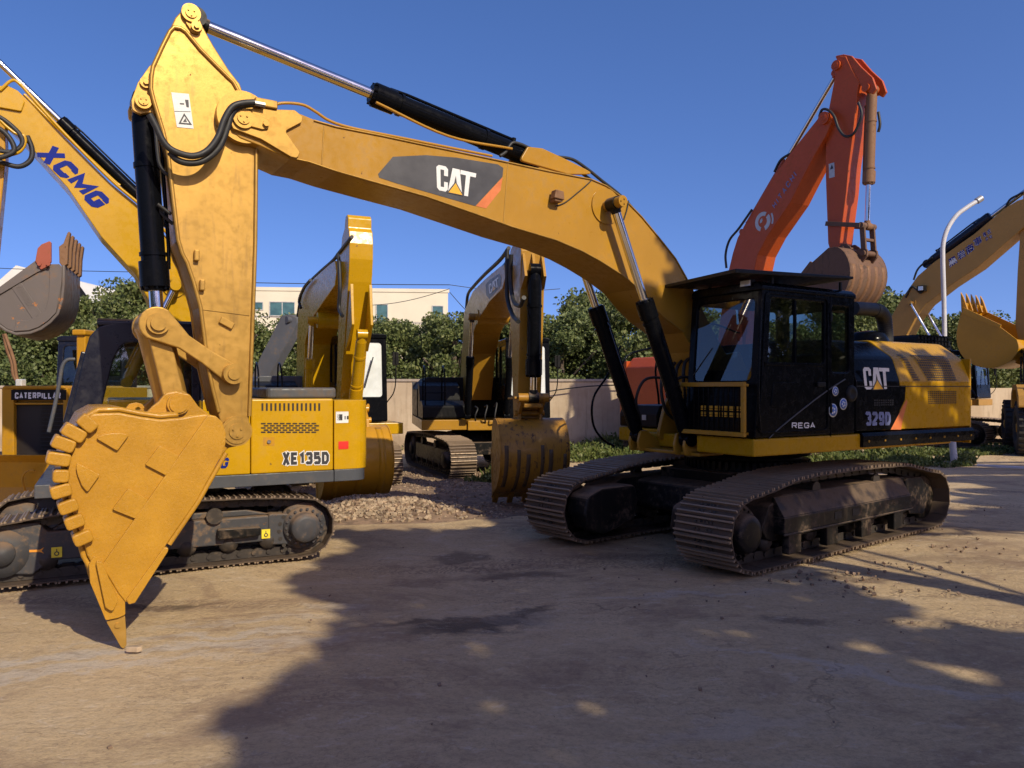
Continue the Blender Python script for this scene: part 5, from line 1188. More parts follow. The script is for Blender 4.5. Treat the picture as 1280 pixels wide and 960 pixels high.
# --- A: yellow, left of centre
A = Fr(-4.0, 15.9, .40, -.917); AT = Fr(-4.0, 15.9, .35, -.937)
ab = A.T(-.28, [(372, 500), (372, 440), (374, 390), (381, 360), (398, 344), (414, 330), (420, 326)])+A.T(-.28, [(422, 340), (420, 357), (405, 378), (391, 398), (386, 412), (382, 430), (380, 500)])
t, bo, so, c, bk_ = back_excavator(A, AT, 'bright yellow excavator left of centre with white film over its cab window', 'xy', 'xy', 'greyp', ab,
    [(3.66, 4.62), (3.72, 4.68), (3.84, 4.68), (3.90, 4.62), (3.90, 4.46), (3.97, 4.40), (4.01, 4.2), (4.0, 3.95), (3.92, 3.6), (3.62, 2.7), (3.15, 1.45), (2.85, 1.4), (3.05, 2.7), (3.2, 3.5), (3.25, 4.1), (3.42, 4.4), (3.62, 4.5)],
    (3.32, 1.12, 0, .84, -.58, .50, 'midy', False, 3), ((4.05, 2.75), (3.42, 1.55), .085, .05, 'xy', .85), ((1.9, 4.0), (3.55, 4.5), .07, .04, .6), blind='blind', cylmat='xy', ccyl=((1.25, 1.35), (1.75, 3.15), .6), cabz=2.95, box=True, caby=(.22, 1.08))
m = MB(A)
for y in (-.15, .15): m.add([(4.0, y-.025, 3.55), (4.0, y+.025, 3.55), (3.66, y+.04, 2.5), (3.66, y-.04, 2.5), (4.10, y-.02, 2.9), (4.10, y+.02, 2.9)], [(0, 1, 5, 4), (4, 5, 2, 3), (0, 4, 3), (1, 2, 5)])
m.build_split('stick_rib', M['xy'], so, bevel=.006)
q = lambda a, b: (lambda p: (p[0], -.284, p[1]))(A.pix(a, b, -.28))
m = MB(A); m.add([q(384, 376), q(382, 358), q(416, 332), q(419, 350), q(398, 378)], [(0, 1, 2, 3, 4)]); pn = m.build('sign_panel', M['blind'], bo, recalc=False)
q = lambda a, b: (lambda p: (p[0], -.287, p[1]))(A.pix(a, b, -.28))
m = MB(A); put_text(m, '工程机械', [q(396, 372), q(414, 354), q(413, 340), q(396, 356)], .02); m.build('lettering', M['paleblue'], pn, recalc=False)
tubes(A, [[(422, 318), (424, 330), (425, 360), (424, 385), (428, 395)], [(372, 395), (376, 372), (384, 356), (400, 340), (416, 326), (424, 316), (440, 296)], [(376, 385), (374, 375), (380, 360), (388, 350)]], .03, [-.32, -.2, -.36], 'hose', 'rubber', bo)
# --- B: yellow with black rams, centre
B = Fr(-.8, 17.8, .19, -.98); BT = Fr(-.75, 17.8, .35, -.937)
bbm = B.T(-.3, [(574, 500), (577, 446), (580, 390), (586, 375), (591, 364), (606, 349), (625, 333), (630, 331)])+B.T(-.3, [(632, 345), (628, 361), (612, 377), (597.5, 400), (591, 417), (586, 442), (582, 500)])
t, bo, so, c, bk_ = back_excavator(B, BT, 'yellow excavator with black rams parked before the wall in the centre, bucket resting on rubble', 'cat', 'greyp', 'blackm', bbm,
    [(5.25, 4.25), (5.75, 4.22), (5.92, 4.05), (5.9, 3.6), (5.78, 2.6), (5.62, 1.45), (5.3, 1.4), (5.1, 2.8), (4.85, 3.5), (4.9, 4.0), (5.05, 4.2)],
    (5.35, 1.26, 0, .80, -.54, .54, 'darky', True, 0), ((6.05, 3.72), (5.95, 1.75), .11, .055, 'blackp', .82), ((2.6, 4.1), (5.2, 4.2), .08, .045, .6), cabmat='blackp', blind='blind', ccyl=((1.4, 1.3), (2.1, 3.35), .6), cabz=2.98, stickmat='cat')
m = MB(B)
for y in (-.15, .0, .15): m.add([(5.93, y-.02, 4.0), (5.93, y+.02, 4.0), (5.9, y+.04, 3.45), (5.9, y-.04, 3.45), (6.12, y-.02, 3.62), (6.12, y+.02, 3.62)], [(0, 1, 5, 4), (4, 5, 2, 3), (0, 4, 3), (1, 2, 5)])
m.build_split('stick_rib', M['cat'], so)
q = lambda a, b, d=.003: (lambda p: (p[0], -.3-d, p[1]))(B.pix(a, b, -.3))
m = MB(B); m.add([q(608, 369), q(607, 356), q(612, 350), q(624, 342), q(627, 347), q(626, 358), q(612, 374)], [list(range(7))]); dc = m.build('decal', M['decal'], bo, recalc=False)
cc = [B.pix(*p, -.303) for p in ((612, 368), (624, 357), (623, 346), (611, 356))]; put_cat(B, -.303, *cc, bo, -1)
m = MB(B); m.box(1.50, 1.506, .75, 1.05, 1.75, 2.15); m.build('paper_notice', M['pinkpaper'], c)
tubes(B, [[(634, 312), (634, 335), (634, 370), (640, 392), (648, 402)], [(639, 318), (638, 350), (642, 376), (650, 382), (655, 372)], [(583, 385), (585, 368), (592, 358), (606, 343), (625, 325), (636, 310)]], .035, [-.34, -.30, -.2], 'hose', 'rubber', bo)
m = MB(B)
for k in range(3): x = 1.25+.05*k; y = -.22+.2*k; m.tube([(x, y, 1.15), (x+.10+.03*k, y-.03, 1.3), (x+.06, y+.03, 1.45+.06*k), (x-.1, y, 1.5)], .018, 7)
m.build_split('hose', M['rubber'], t, gap=-.02)
# --- Hitachi-coloured machine
H = Fr(5.5, 20.5, .51, -.86)
ht_b = H.T(-.33, [(893, 470), (900, 400), (908, 350), (911, 337), (916, 316), (922, 297), (942, 262), (965, 223), (989, 190), (1024, 146), (1029, 140), (1036, 141), (1040, 147), (1039, 153), (1032, 170), (1017, 196), (1003, 223), (988, 253), (960, 294), (947, 319), (943, 337), (938, 380), (932, 430), (920, 480)])
ht_s = H.T(-.22, [(1044, 94), (1043, 84), (1046, 74), (1050, 70), (1057, 70), (1065, 87), (1074, 103), (1072, 112), (1069, 142), (1066, 170), (1061, 206), (1058, 240), (1051.5, 290), (1049, 312), (1045, 316), (1038, 315), (1035, 304), (1034, 276), (1032, 221), (1032, 177), (1036, 136)])
sp = H.pix(1041, 312, -.22); l1 = H.pix(1084, 283, 0); k0 = H.pix(1090, 112, 0)
t, bo, so, c, bk_ = back_excavator(H, H, 'tall orange excavator behind the black cab, its arm folded over a rusty bucket', 'orange', 'orange', 'orange', ht_b, ht_s,
    (sp[0]+.22, sp[1]-.05, -54, 1.14, -.64, .64, 'orange_dirty', False, 5), ((k0[0], k0[1]), (l1[0], l1[1]), .11, .055, 'rusty', .68, H.pix(1041, 281, 0)), (H.pix(930, 290, 0), H.pix(1046, 92, 0), .075, .05, .48), ccyl=((1.3, 1.5), H.pix(921, 348, -.4), .62), zb=1.1, zt=2.75, cabz=3.1, bl=.33, sl=.22, cylmat='orange', tw=.6, half=1.5, yl=1.45, yr=-1.45)
m = MB(H); P_ = roundp(H.T(-.1, [(1047, 71), (1058, 69), (1068, 71), (1080, 85), (1094, 98), (1099, 112), (1094, 119), (1084, 113), (1076, 104), (1060, 95)]), .03, 3); m.prism(P_, -.20, -.14); m.prism(P_, .14, .20); m.cyl((k0[0], -.24, k0[1]), (k0[0], .24, k0[1]), .09, n=18); m.build('cylinder_ear', M['orange'], so, .01)
p = H.pix(1031.5, 148, -.33); m = MB(H); pinboss(m, p[0], -.33, -.40, p[1], .14); m.build('boom_tip_pin', M['orange'], bo)
p = H.pix(1046, 82, -.22); m = MB(H); pinboss(m, p[0], -.22, -.27, p[1], .11); m.build('stick_pin', M['orange'], so)
q = lambda a, b: (lambda p: (p[0], -.334, p[1]))(H.pix(a, b, -.33))
m = MB(H); put_block(m, 'HITACHI', [q(968.5, 261), q(998, 217), q(994, 211.5), q(965, 256)][::1], .2, gap=.7, w=.7); m.build('lettering', M['paleblue'], bo, recalc=False)
m = MB(H); cxy = H.pix(953.5, 277, -.33); 
for a0, a1, r0, r1 in ((60, 250, .14, .24), (-70, 40, .13, .24), (100, 200, .02, .09), (-20, 30, .28, .33)):
    A_ = arc(cxy[0], cxy[1], r1, a0, a1, 10)+arc(cxy[0], cxy[1], r0, a1, a0, 10); m.add([(x, -.334, z) for x, z in A_], [list(range(len(A_)))])
m.build('emblem', M['label'], bo, recalc=False)
q = lambda a, b: (lambda p: (p[0], -.224, p[1]))(H.pix(a, b, -.22))
m = MB(H); m.add([q(1036.5, 223), q(1036, 205), q(1043, 203), q(1043.5, 221)], [(0, 1, 2, 3)]); m.add([(lambda v: (v[0], v[1]-.003, v[2]))(q(a, b)) for a, b in ((1037.8, 212), (1042, 210.5), (1040, 205.5))], [(0, 1, 2)], 1); m.build('warning_label', [M['label'], M['ink']], so, recalc=False)
tubes(H, [[(1024, 146), (1028, 137), (1036, 138), (1043, 146), (1048, 160), (1056, 170), (1066, 168), (1073, 156), (1077, 142), (1073, 128)], [(908, 335), (907, 318), (912, 300), (924, 285), (940, 262)], [(1098, 140), (1100, 155), (1098, 165)], [(968, 215), (976, 200), (988, 192)]], .03, [-.36, -.36, .1, -.2], 'hose', 'rubber', bo)
# --- R: ochre machine at the right edge
Rf = Fr(14.6, 27, .62, -.78)
rb_ = Rf.T(-.35, [(1108, 500), (1110, 440), (1114.6, 395), (1128, 372), (1147, 345), (1167, 328), (1217, 293), (1255, 261), (1272, 250.6), (1300, 243), (1318, 250), (1310, 268), (1280, 284), (1222.5, 334), (1187.5, 357), (1158, 380), (1144, 398), (1133.5, 418), (1130, 450), (1130, 500)])
rs_ = Rf.T(-.25, [(1290, 215), (1300, 215), (1312, 240), (1306, 330), (1300, 400), (1290, 430), (1280, 432), (1273, 425), (1269, 407), (1272, 337), (1276.5, 270), (1280, 235)])
sp = Rf.pix(1279, 426, -.25)
t, bo, so, c, bk_ = back_excavator(Rf, Rf, 'big ochre excavator at the right edge, blue characters on its boom, bucket teeth curled upward', 'ry', 'ry', 'ry', rb_, rs_,
    (sp[0], sp[1], -128, 1.42, -.85, .85, 'midy', False, 0), None, (Rf.pix(1160, 330, 0), Rf.pix(1300, 225, 0), .16, .07, .58), ccyl=((1.4, 1.6), Rf.pix(1137, 378, -.5), .55), cylmat='navy', track_len=2.1, tw=.65, half=1.7, bl=.35, sl=.25, yl=1.6, yr=-1.6, zb=1.3, zt=2.5, cabz=3.2)
q = lambda a, b: (lambda p: (p[0], -.354, p[1]))(Rf.pix(a, b, -.35)); q2 = lambda a, b: (lambda p: (p[0], -.357, p[1]))(Rf.pix(a, b, -.35))
W_, K_ = MB(Rf), MB(Rf)
for s_, BL, BR, TR_, TL in (('黑', (1187, 335), (1197.5, 328), (1194.5, 319), (1184.5, 325)), ('岩', (1198, 326), (1208, 319.5), (1205, 311), (1195.5, 316.5)), ('商', (1209, 319), (1219, 312.5), (1215.5, 303), (1206, 309)), ('事', (1219.5, 309), (1228.5, 303), (1225.5, 294), (1216, 300)), ('株', (1230, 297), (1234, 294.5), (1232, 289), (1228, 291.5)), ('式', (1235, 294), (1239.5, 291.5), (1237.5, 285.5), (1233, 288)), ('会', (1232.5, 302), (1236, 299.5), (1235, 295), (1231, 297.5)), ('社', (1237, 299.5), (1241, 297), (1239.5, 292.5), (1236, 295))):
    put_text(W_, s_, [q(*BL), q(*BR), q(*TR_), q(*TL)], .055); put_text(K_, s_, [q2(*BL), q2(*BR), q2(*TR_), q2(*TL)], .012)
W_.build('lettering', M['white'], bo, recalc=False); K_.build('lettering', M['blue'], bo, recalc=False)
p = Rf.pix(1154, 361, -.35); m = MB(Rf); m.box(p[0]-.12, p[0]+.12, -.55, -.35, p[1]-.10, p[1]+.10); m.box(p[0]-.08, p[0]+.08, -.56, -.55, p[1]-.07, p[1]+.07, 1); m.build('work_lamp', [M['blackm'], M['lampglass']], bo, .01)
tubes(Rf, [[(1142, 350), (1147, 337), (1156, 328), (1166, 322)], [(1256, 262), (1262, 250), (1272, 244), (1285, 238)], [(1132, 372), (1140, 358), (1150, 366), (1154, 363)]], .035, [-.2, -.2, -.38], 'hose', 'rubber', bo)
# ================================================================= surroundings
def add_mesh(name, vs, fs, mat, parent=None, smooth=False):
    me = bpy.data.meshes.new(name); vs = np.asarray(vs, dtype=np.float32); fs = np.asarray(fs, dtype=np.int32); k = fs.shape[1]
    me.vertices.add(len(vs)); me.vertices.foreach_set('co', vs.ravel()); me.loops.add(fs.size); me.loops.foreach_set('vertex_index', fs.ravel())
    me.polygons.add(len(fs)); me.polygons.foreach_set('loop_start', np.arange(0, fs.size, k)); me.polygons.foreach_set('loop_total', np.full(len(fs), k))
    me.update(calc_edges=True); me.materials.append(mat); o = bpy.data.objects.new(name, me); COL.objects.link(o)
    if parent: o.parent = parent
    return o
def quads(cent, size, up=.3, asp=1.6, flat=.0):
    """leaf quads round the given centres, random tilt"""
    n = len(cent); a = rng.normal(size=(n, 3)); a[:, 2] = a[:, 2]*(1-flat)+up*rng.normal(size=n); a /= np.linalg.norm(a, axis=1)[:, None]+1e-9
    b = np.cross(a, rng.normal(size=(n, 3))); b /= np.linalg.norm(b, axis=1)[:, None]+1e-9
    s = size[:, None] if np.ndim(size) else size
    u, v = a*s*.5*asp, b*s*.5
    m = rng.uniform(-.15, .15, (n, 1))*u
    vs = np.stack([cent-u, cent-v+m, cent+u, cent+v+m], 1).reshape(-1, 3); fs = np.arange(4*n).reshape(n, 4); return vs, fs
def crown(r, h0, h1, nclump, per, leaf, seed, name_mat, parent, squash=1.):
    rg = np.random.default_rng(seed); C = []; 
    for i in range(nclump):
        t = rg.random(); z = h0+(h1-h0)*t; prof = math.sin(PI*min(1, .12+.80*t))**.6
        a = rg.random()*2*PI; rr = r*prof*math.sqrt(rg.uniform(.25, 1)); c = np.array([rr*math.cos(a), rr*math.sin(a)*squash, z+rg.normal()*.12])
        cr = r*rg.uniform(.16, .40); n = int(per*rg.uniform(.7, 1.3)); d = rg.normal(size=(n, 3)); d /= np.linalg.norm(d, axis=1)[:, None]
        C.append(c+d*cr*(rg.random((n, 1))**.35)*np.array([1, 1, .75]))
    C = np.concatenate(C); vs, fs = quads(C, leaf*rg.uniform(.6, 1.3, len(C)))
    return add_mesh('crown', vs, fs, M[name_mat], parent)
def make_tree(fr, h, r, seed, mat, label, cat='tree', group=None, nclump=60, per=120, leaf=.17, base=.12, spread=1.):
    t = thing('tree', fr, label, cat, group); rd = random.Random(seed)
    m = MB(fr); m.tube([(0, 0, -.1), (.05, .03, h*.25), (-.04, .06, h*.5), (.02, 0, h*.78)], .13, 9)
    for k in range(6):
        a = k*1.05+rd.random(); z = h*rd.uniform(.25, .55); m.tube([(0, 0, z), (math.cos(a)*r*.4, math.sin(a)*r*.4, z+h*.14), (math.cos(a)*r*.75, math.sin(a)*r*.75, z+h*.27)], .045, 6)
    m.build('trunk', M['bark'], t)
    crown(r, h*base, h*.93, nclump, per, leaf, seed, mat, t); return t
# row of trees beyond the wall
row = [(-35, 30, 5.6, 2.6), (25, 32, 5.9, 2.4), (75, 29, 5.0, 2.1), (118, 31, 5.55, 2.3), (172, 30, 5.75, 2.4), (225, 32, 5.4, 2.3), (290, 30, 4.9, 2.2), (345, 31, 4.9, 2.1), (395, 30, 5.0, 2.2), (440, 32, 4.6, 2.0),
       (480, 30, 4.45, 1.9), (522, 31, 4.35, 2.0), (568, 29, 4.5, 1.9), (610, 32, 5.0, 2.1), (655, 30, 5.0, 2.2), (702, 29.5, 5.2, 2.1), (740, 33, 6.0, 2.4), (800, 30, 5.2, 2.3), (850, 32, 5.3, 2.2), (905, 31, 5.0, 2.2), (985, 36, 5.2, 2.4)]
protos = []
names = ['at the far left edge', 'left of the raised rusty bucket', 'behind the yellow bulldozer', 'right above the bulldozer cab', 'behind the cab of the compact excavator', 'left of the big vertical arm', 'directly behind the big vertical arm', 'behind the slanting grey arm', 'left of the yellow boom with white sign', 'right behind the yellow arm left of centre', 'behind the filmed cab window', 'below the tall window of the cream building', 'below the right end of the cream building', 'behind the black and yellow boom in the centre', 'behind the cab with the pink notice', 'right of the centre excavator', 'rising tallest between the boom rams', 'behind the lower boom rams', 'behind the orange engine hood', 'behind the black cab', 'seen behind the black cab roof']
for i, (px, d, h, r) in enumerate(row):
    fr = Fr((px-CX)/F_PX*d, d, math.cos(i*2.1), math.sin(i*2.1)); lab = 'dense green broadleaf tree beyond the wall, '+names[i]
    if i < 4: t = make_tree(fr, 5.5, 2.3, 40+i, 'leaf' if i != 2 else 'leaf2', lab, group='trees beyond the wall', nclump=78, per=330, leaf=.10, base=.05); protos.append(t)
    else: t = copy_tree(protos[(i*7+1) % 4]); t['label'] = lab
    t.matrix_basis = fr.M @ Matrix.Diagonal((r/2.3*(1+.12*math.sin(i*3.1)), r/2.3*(1+.1*math.cos(i*2.3)), h/5.5*(1+.07*math.sin(i*5.3)), 1))
farr = [(1070, 38, 6.9, 2.8, 'above the black air pipe'), (1110, 40, 6.7, 3.0, 'left of the ochre boom'), (1165, 46, 6.0, 2.9, 'under the ochre boom'), (1215, 45, 6.3, 2.8, 'right of the white lamp post'), (1262, 47, 6.0, 3.0, 'behind the raised ochre bucket'), (1320, 46, 6.2, 3.0, 'at the far right edge')]
for i, (px, d, h, r, w_) in enumerate(farr):
    fr = Fr((px-CX)/F_PX*d, d, math.cos(i*1.7), math.sin(i*1.7)); t = copy_tree(protos[i % 4]); t.matrix_basis = fr.M @ Matrix.Diagonal((r/2.3, r/2.3, h/5.5, 1)); t['label'] = 'dark green tree in the distance, '+w_
# --- trees behind and right of the photographer that shade the yard
S_ = Vector((.49, -.64, .59)); KX, KY = S_.x/S_.z, S_.y/S_.z
POLY = [(-1.7, -1.5), (-1.60, 3.84), (-1.50, 5.0), (-1.55, 6.2), (-1.85, 7.0), (-2.3, 7.7), (-2.15, 8.9), (-2.3, 10.25), (-.55, 10.5), (0, 11.1), (-.5, 11.8), (-1.15, 12.0), (-1.25, 13.5), (-1.6, 15.5), (.2, 16), (1.5, 15), (3.5, 14.6), (6, 14.4), (9.5, 14.9), (10.5, 12.6), (8.6, 11.2), (6.5, 10.4), (5.2, 10.1), (3.9, 9.6), (2.6, 8.7), (3.0, 7.2), (3.8, 5.9), (5.6, 5.8), (7.0, 4.6), (6, 1), (3, -1.5)]
def inside(P, x, y):
    r = np.zeros(len(x), bool); n = len(P)
    for i in range(n):
        (x0, y0), (x1, y1) = P[i], P[(i+1) % n]
        c = ((y0 > y) != (y1 > y)) & (x < (x1-x0)*(y-y0)/((y1-y0) or 1e-9)+x0); r ^= c
    return r
def vnoise(x, y, s, seed):
    g = np.random.default_rng(seed).random((64, 64)); fx, fy = (x*s+100) % 63, (y*s+100) % 63; i, j = fx.astype(int), fy.astype(int); u, v = fx-i, fy-j; u, v = u*u*(3-2*u), v*v*(3-2*v)
    return g[i, j]*(1-u)*(1-v)+g[i+1, j]*u*(1-v)+g[i, j+1]*(1-u)*v+g[i+1, j+1]*u*v
n = 60000; gx, gy = rng.uniform(-3.2, 11, n), rng.uniform(-1.8, 16.5, n)
jx, jy = gx+(vnoise(gx, gy, 1.6, 1)-.5)*.8+(vnoise(gx, gy, 5, 2)-.5)*.3, gy+(vnoise(gx, gy, 1.6, 3)-.5)*.8+(vnoise(gx, gy, 5, 4)-.5)*.3
ok = inside(POLY, jx, jy)
def seg(x, y, a, b, w): a, b = np.array(a), np.array(b); d = b-a; t = np.clip(((x-a[0])*d[0]+(y-a[1])*d[1])/(d@d), 0, 1); return np.hypot(x-a[0]-t*d[0], y-a[1]-t*d[1]) < w
for a, b, w_ in (((-.15, 5.8), (-.30, 5.65), .09), ((1.75, 5.95), (2.15, 6.1), .10), ((2.6, 5.7), (3.1, 5.15), .13), ((3.1, 5.15), (3.7, 4.75), .20), ((3.9, 5.35), (4.6, 5.15), .16)): ok &= ~(seg(gx, gy, a, b, w_) & (rng.random(n) < .84))
n1 = vnoise(gx, gy, 2.6, 9)*.6+vnoise(gx, gy, 6., 10)*.4
ok &= ~((gy > 11.9) & (gx > 2.4) & (n1 > .44)); ok &= ~((gy > 9.0) & (gy <= 11.9) & (gx > 3.4) & (vnoise(gx*.6, gy*2.2, 2.2, 12) > .42))
ok &= ~((gy > 12.0) & (gx < 1.0) & (n1 > .60)); ok &= ~((gy > 11.9) & (gx > 1.0) & (gx <= 2.6) & (n1 > .66))
P2 = [(6.2, 10.6), (8.2, 9.6), (14, 11), (14, 20), (9.5, 20.5), (7.5, 17), (9, 14.9)]
x2, y2 = rng.uniform(5, 14.5, 26000), rng.uniform(9, 21, 26000); k2 = inside(P2, x2+(vnoise(x2, y2, 1.6, 5)-.5), y2) & (vnoise(x2*.45, y2*1.6, 1.3, 6) < .60)
gx, gy = np.concatenate([gx[ok], x2[k2]]), np.concatenate([gy[ok], y2[k2]]); hh = 7.3+vnoise(gx, gy, .5, 20)*2.0+rng.normal(size=len(gx))*.25
P3 = np.stack([gx+KX*hh, gy+KY*hh, hh], 1)
for k, (sel, bx_, by_, lab) in enumerate(((gy < 7.5, 7.4, -4.5, 'leafy tree beside the photographer shading the front of the yard'), ((gy >= 7.5) & (gx < 3), 8.4, 2.0, 'leafy tree right of the photographer shading the black cab'), ((gy >= 7.5) & (gx >= 3), 12.5, 3.6, 'leafy tree further right dappling the engine hood'))):
    fr = Fr(bx_, by_, 1, 0); t = thing('tree', fr, lab, 'tree', 'trees shading the yard'); m = MB(fr); m.tube([(0, 0, -.1), (.1, 0, 3), (-.1, .2, 6), (0, 0, 8)], .2, 10)
    for q in range(5): a = q*1.3; m.tube([(0, 0, 4+q*.4), (.9*math.cos(a), .9*math.sin(a)+.2, 5.8+q*.3), (1.3*math.cos(a+.4), 1.4*math.sin(a+.4), 6.6+q*.2), (2.4*math.cos(a+.2), 2.4*math.sin(a+.2), 7.4+q*.2)], .045, 6)
    m.build('trunk', M['bark'], t)
    vs, fs = quads(P3[sel]-np.array([bx_, by_, 0]), rng.uniform(.13, .27, sel.sum()), flat=.2); add_mesh('crown', vs, fs, M['leaf'], t)
for i in range(20):      # tree copies added out of view behind the photographer, to darken reflections
    a = rad(-168+i*10.4); R_ = 27+3*math.sin(i*2.3); fr = Fr(R_*math.cos(a)*1.1, R_*math.sin(a), math.cos(i), math.sin(i)); t = copy_tree(protos[(i*5+2) % 4]); t.matrix_basis = fr.M @ Matrix.Diagonal((1.35, 1.35, 1.25+.1*math.sin(i*1.9), 1)); t['label'] = 'unseen green broadleaf tree added behind the photographer'; t['group'] = 'unseen trees added behind the photographer'
# --- wall
def wall_mat():
    t = NT('stained_wall_render'); p = t.obj(); n = t.noise(p, .9, 6, .65); st = t.noise(t.map(p, scale=(5, 5, .5)), 1.6, 6, .65); f = t.noise(p, 20, 5, .7)
    c = t.mix(t.ramp(n, .35, .65), (.44, .34, .23), (.54, .44, .31)); c = t.mix(t.ramp(st, .5, .72, 0, .55), c, (.25, .19, .13)); c = t.mix(t.ramp(st, .3, .42, .35, 0), c, (.62, .56, .46)); c = t.mix(t.ramp(f, .6, .7, 0, .2), c, (.3, .25, .2))
    z = t.n('ShaderNodeSeparateXYZ'); t.l(p, z.inputs[0]); lo = t.ramp(t.math('ADD', z.outputs[2], t.math('MULTIPLY', n, .5)), .45, .8, .6, 0); c = t.mix(lo, c, (.26, .19, .13))
    t.bsdf(c, .9, 0, f, .4, .01, spec=.2); return t.m
M['wall'] = wall_mat(); M['coping'] = plain('concrete_coping', (.36, .30, .24), .9)
M['cream'] = plain('cream_facade', (.66, .61, .46), .85, 0, .05, .4, .1); M['whitewall'] = plain('white_facade', (.68, .67, .60), .85, 0, .05, .5)
M['winglass'] = plain('teal_window_glass', (.05, .12, .11), .08, 0, .3, 1.5, .0, spec=.8); M['winframe'] = plain('window_frame', (.45, .45, .42), .5)
wl = Fr(0, 24, 1, 0)
w_ = thing('perimeter_wall', wl, 'tan rendered boundary wall with dark stains behind the centre machines', 'wall', 'boundary walls')
m = MB(wl); m.box(-5.2, 8.5, 0, .24, -.2, 2.10)
m.build('wall_face', M['wall'], w_); m = MB(wl); m.box(-5.25, 8.55, -.04, .28, 2.10, 2.18); m.build('coping', M['coping'], w_, .01)
wl2 = Fr(-5.6, 25.6, 1, 0); w2 = thing('perimeter_wall', wl2, 'low pale boundary wall behind the bulldozer at left', 'wall', 'boundary walls')
m = MB(wl2); m.box(-24, .3, 0, .24, -.2, 1.90); m.build('wall_face', M['wall'], w2); m = MB(wl2); m.box(-24, .35, -.04, .28, 1.90, 1.98); m.build('coping', M['coping'], w2, .01)
wl3 = Fr(9.5, 30, 1, 0); w3 = thing('perimeter_wall', wl3, 'far low wall behind the machines at right', 'wall', 'boundary walls'); m = MB(wl3); m.box(0, 40, 0, .24, -.2, 1.9); m.build('wall_face', M['wall'], w3)
# --- buildings
bf = Fr(-5.0, 60, math.cos(rad(5.2)), math.sin(rad(5.2))); bl_ = thing('industrial_building', bf, 'long cream flat-roofed building with dark windows above the trees', 'building')
m = MB(bf); m.box(-21.5, 0, 0, 14, -.2, 9.55); m.box(-21.6, .1, -.06, .0, 9.35, 9.62); wf = m.build('wall', M['cream'], bl_); m = MB(bf); m.box(-21.3, -.2, .2, 13.8, 9.55, 9.6); m.build('roof', M['coping'], bl_)
for (a, b, c_, d_) in ((255, 272, 380, 396), (285, 305, 380, 396), (318, 334, 380.5, 389), (343, 372, 380, 396), (395, 412, 381, 396), (425, 440, 381, 396), (456, 466.5, 381, 397), (472, 485, 382, 404), (541, 553.5, 383, 403)):
    x0, x1 = (a-CX)/F_PX*60+5, (b-CX)/F_PX*60+5; z0, z1 = CAM_H-(d_-HY)/F_PX*60, CAM_H-(c_-HY)/F_PX*60
    m = MB(bf); m.ringp([(x0-.06, z0-.06), (x1+.06, z0-.06), (x1+.06, z1+.06), (x0-.06, z1+.06)], [(x0, z0), (x1, z0), (x1, z1), (x0, z1)], -.05, .02); 
    nb = 2 if x1-x0 > 1.2 else 1
    for k in range(1, nb): xm_ = x0+(x1-x0)*k/nb; m.box(xm_-.03, xm_+.03, -.04, .01, z0, z1)
    f = m.build('window', M['winframe'], bl_); m = MB(bf); m.add([(x0, -.012, z0), (x1, -.012, z0), (x1, -.012, z1), (x0, -.012, z1)], [(0, 1, 2, 3)]); m.build('pane', M['winglass'], f, recalc=False)
bg_ = Fr(-42, 72, 1, 0); b2_ = thing('gabled_shed', bg_, 'white gabled shed end showing right of the raised rusty bucket', 'building')
m = MB(bg_); m.prism([(-9.2, -.2), (2.75, -.2), (2.75, 9.2), (.9, 12.0), (-4.5, 13.4), (-9.2, 9.2)], 0, 16); m.build('wall', M['whitewall'], b2_)
m = MB(bg_); m.beam((.75, -.2, 12.15), (2.95, -.2, 9.1), .5, .14, up=(0, 1, 0)); m.build('roof_edge', M['blackm'], b2_); m = MB(bg_); m.box(1.0, 1.35, -.03, 0, 10.0, 10.4); m.build('window', M['winglass'], b2_)
bg2 = Fr(-37.5, 74, 1, 0); b3 = thing('distant_house', bg2, 'small pale house top peeking over the trees behind the compact excavator', 'building'); m = MB(bg2); m.box(-2.2, 0, 0, 6, -.2, 9.7); m.build('wall', M['whitewall'], b3); m = MB(bg2); m.box(-2.4, .2, -.2, 6.2, 9.7, 9.95); m.build('roof', M['coping'], b3)
# --- lamp post
lp = Fr(11.12, 19.4, 1, 0); lt = thing('lamp_post', lp, 'tall white bent lamp post rising behind the engine hood', 'lamp post')
def lpx(px, py): return ((px-CX)/F_PX*19.4-11.12, 0, CAM_H-(py-HY)/F_PX*19.4)
m = MB(lp); m.cyl((.06, 0, -.1), lpx(1181, 440), .085, .07, n=18); m.tube([lpx(1181, 441), lpx(1180, 380), lpx(1178.5, 325), lpx(1179, 305), lpx(1184, 287), lpx(1195, 270), lpx(1209, 259), lpx(1222, 251)], .055, 14); m.build('pole', M['whitep'], lt)
m = MB(lp); a, b = lpx(1221, 251.5), lpx(1227, 247.5); m.cyl(a, b, .08, n=12); m.build('end_bracket', M['alu'], lt)
m = MB(lp); m.cyl((.06, 0, -.05), (.06, 0, .04), .24, n=18); m.build('base_plate', M['coping'], lt)
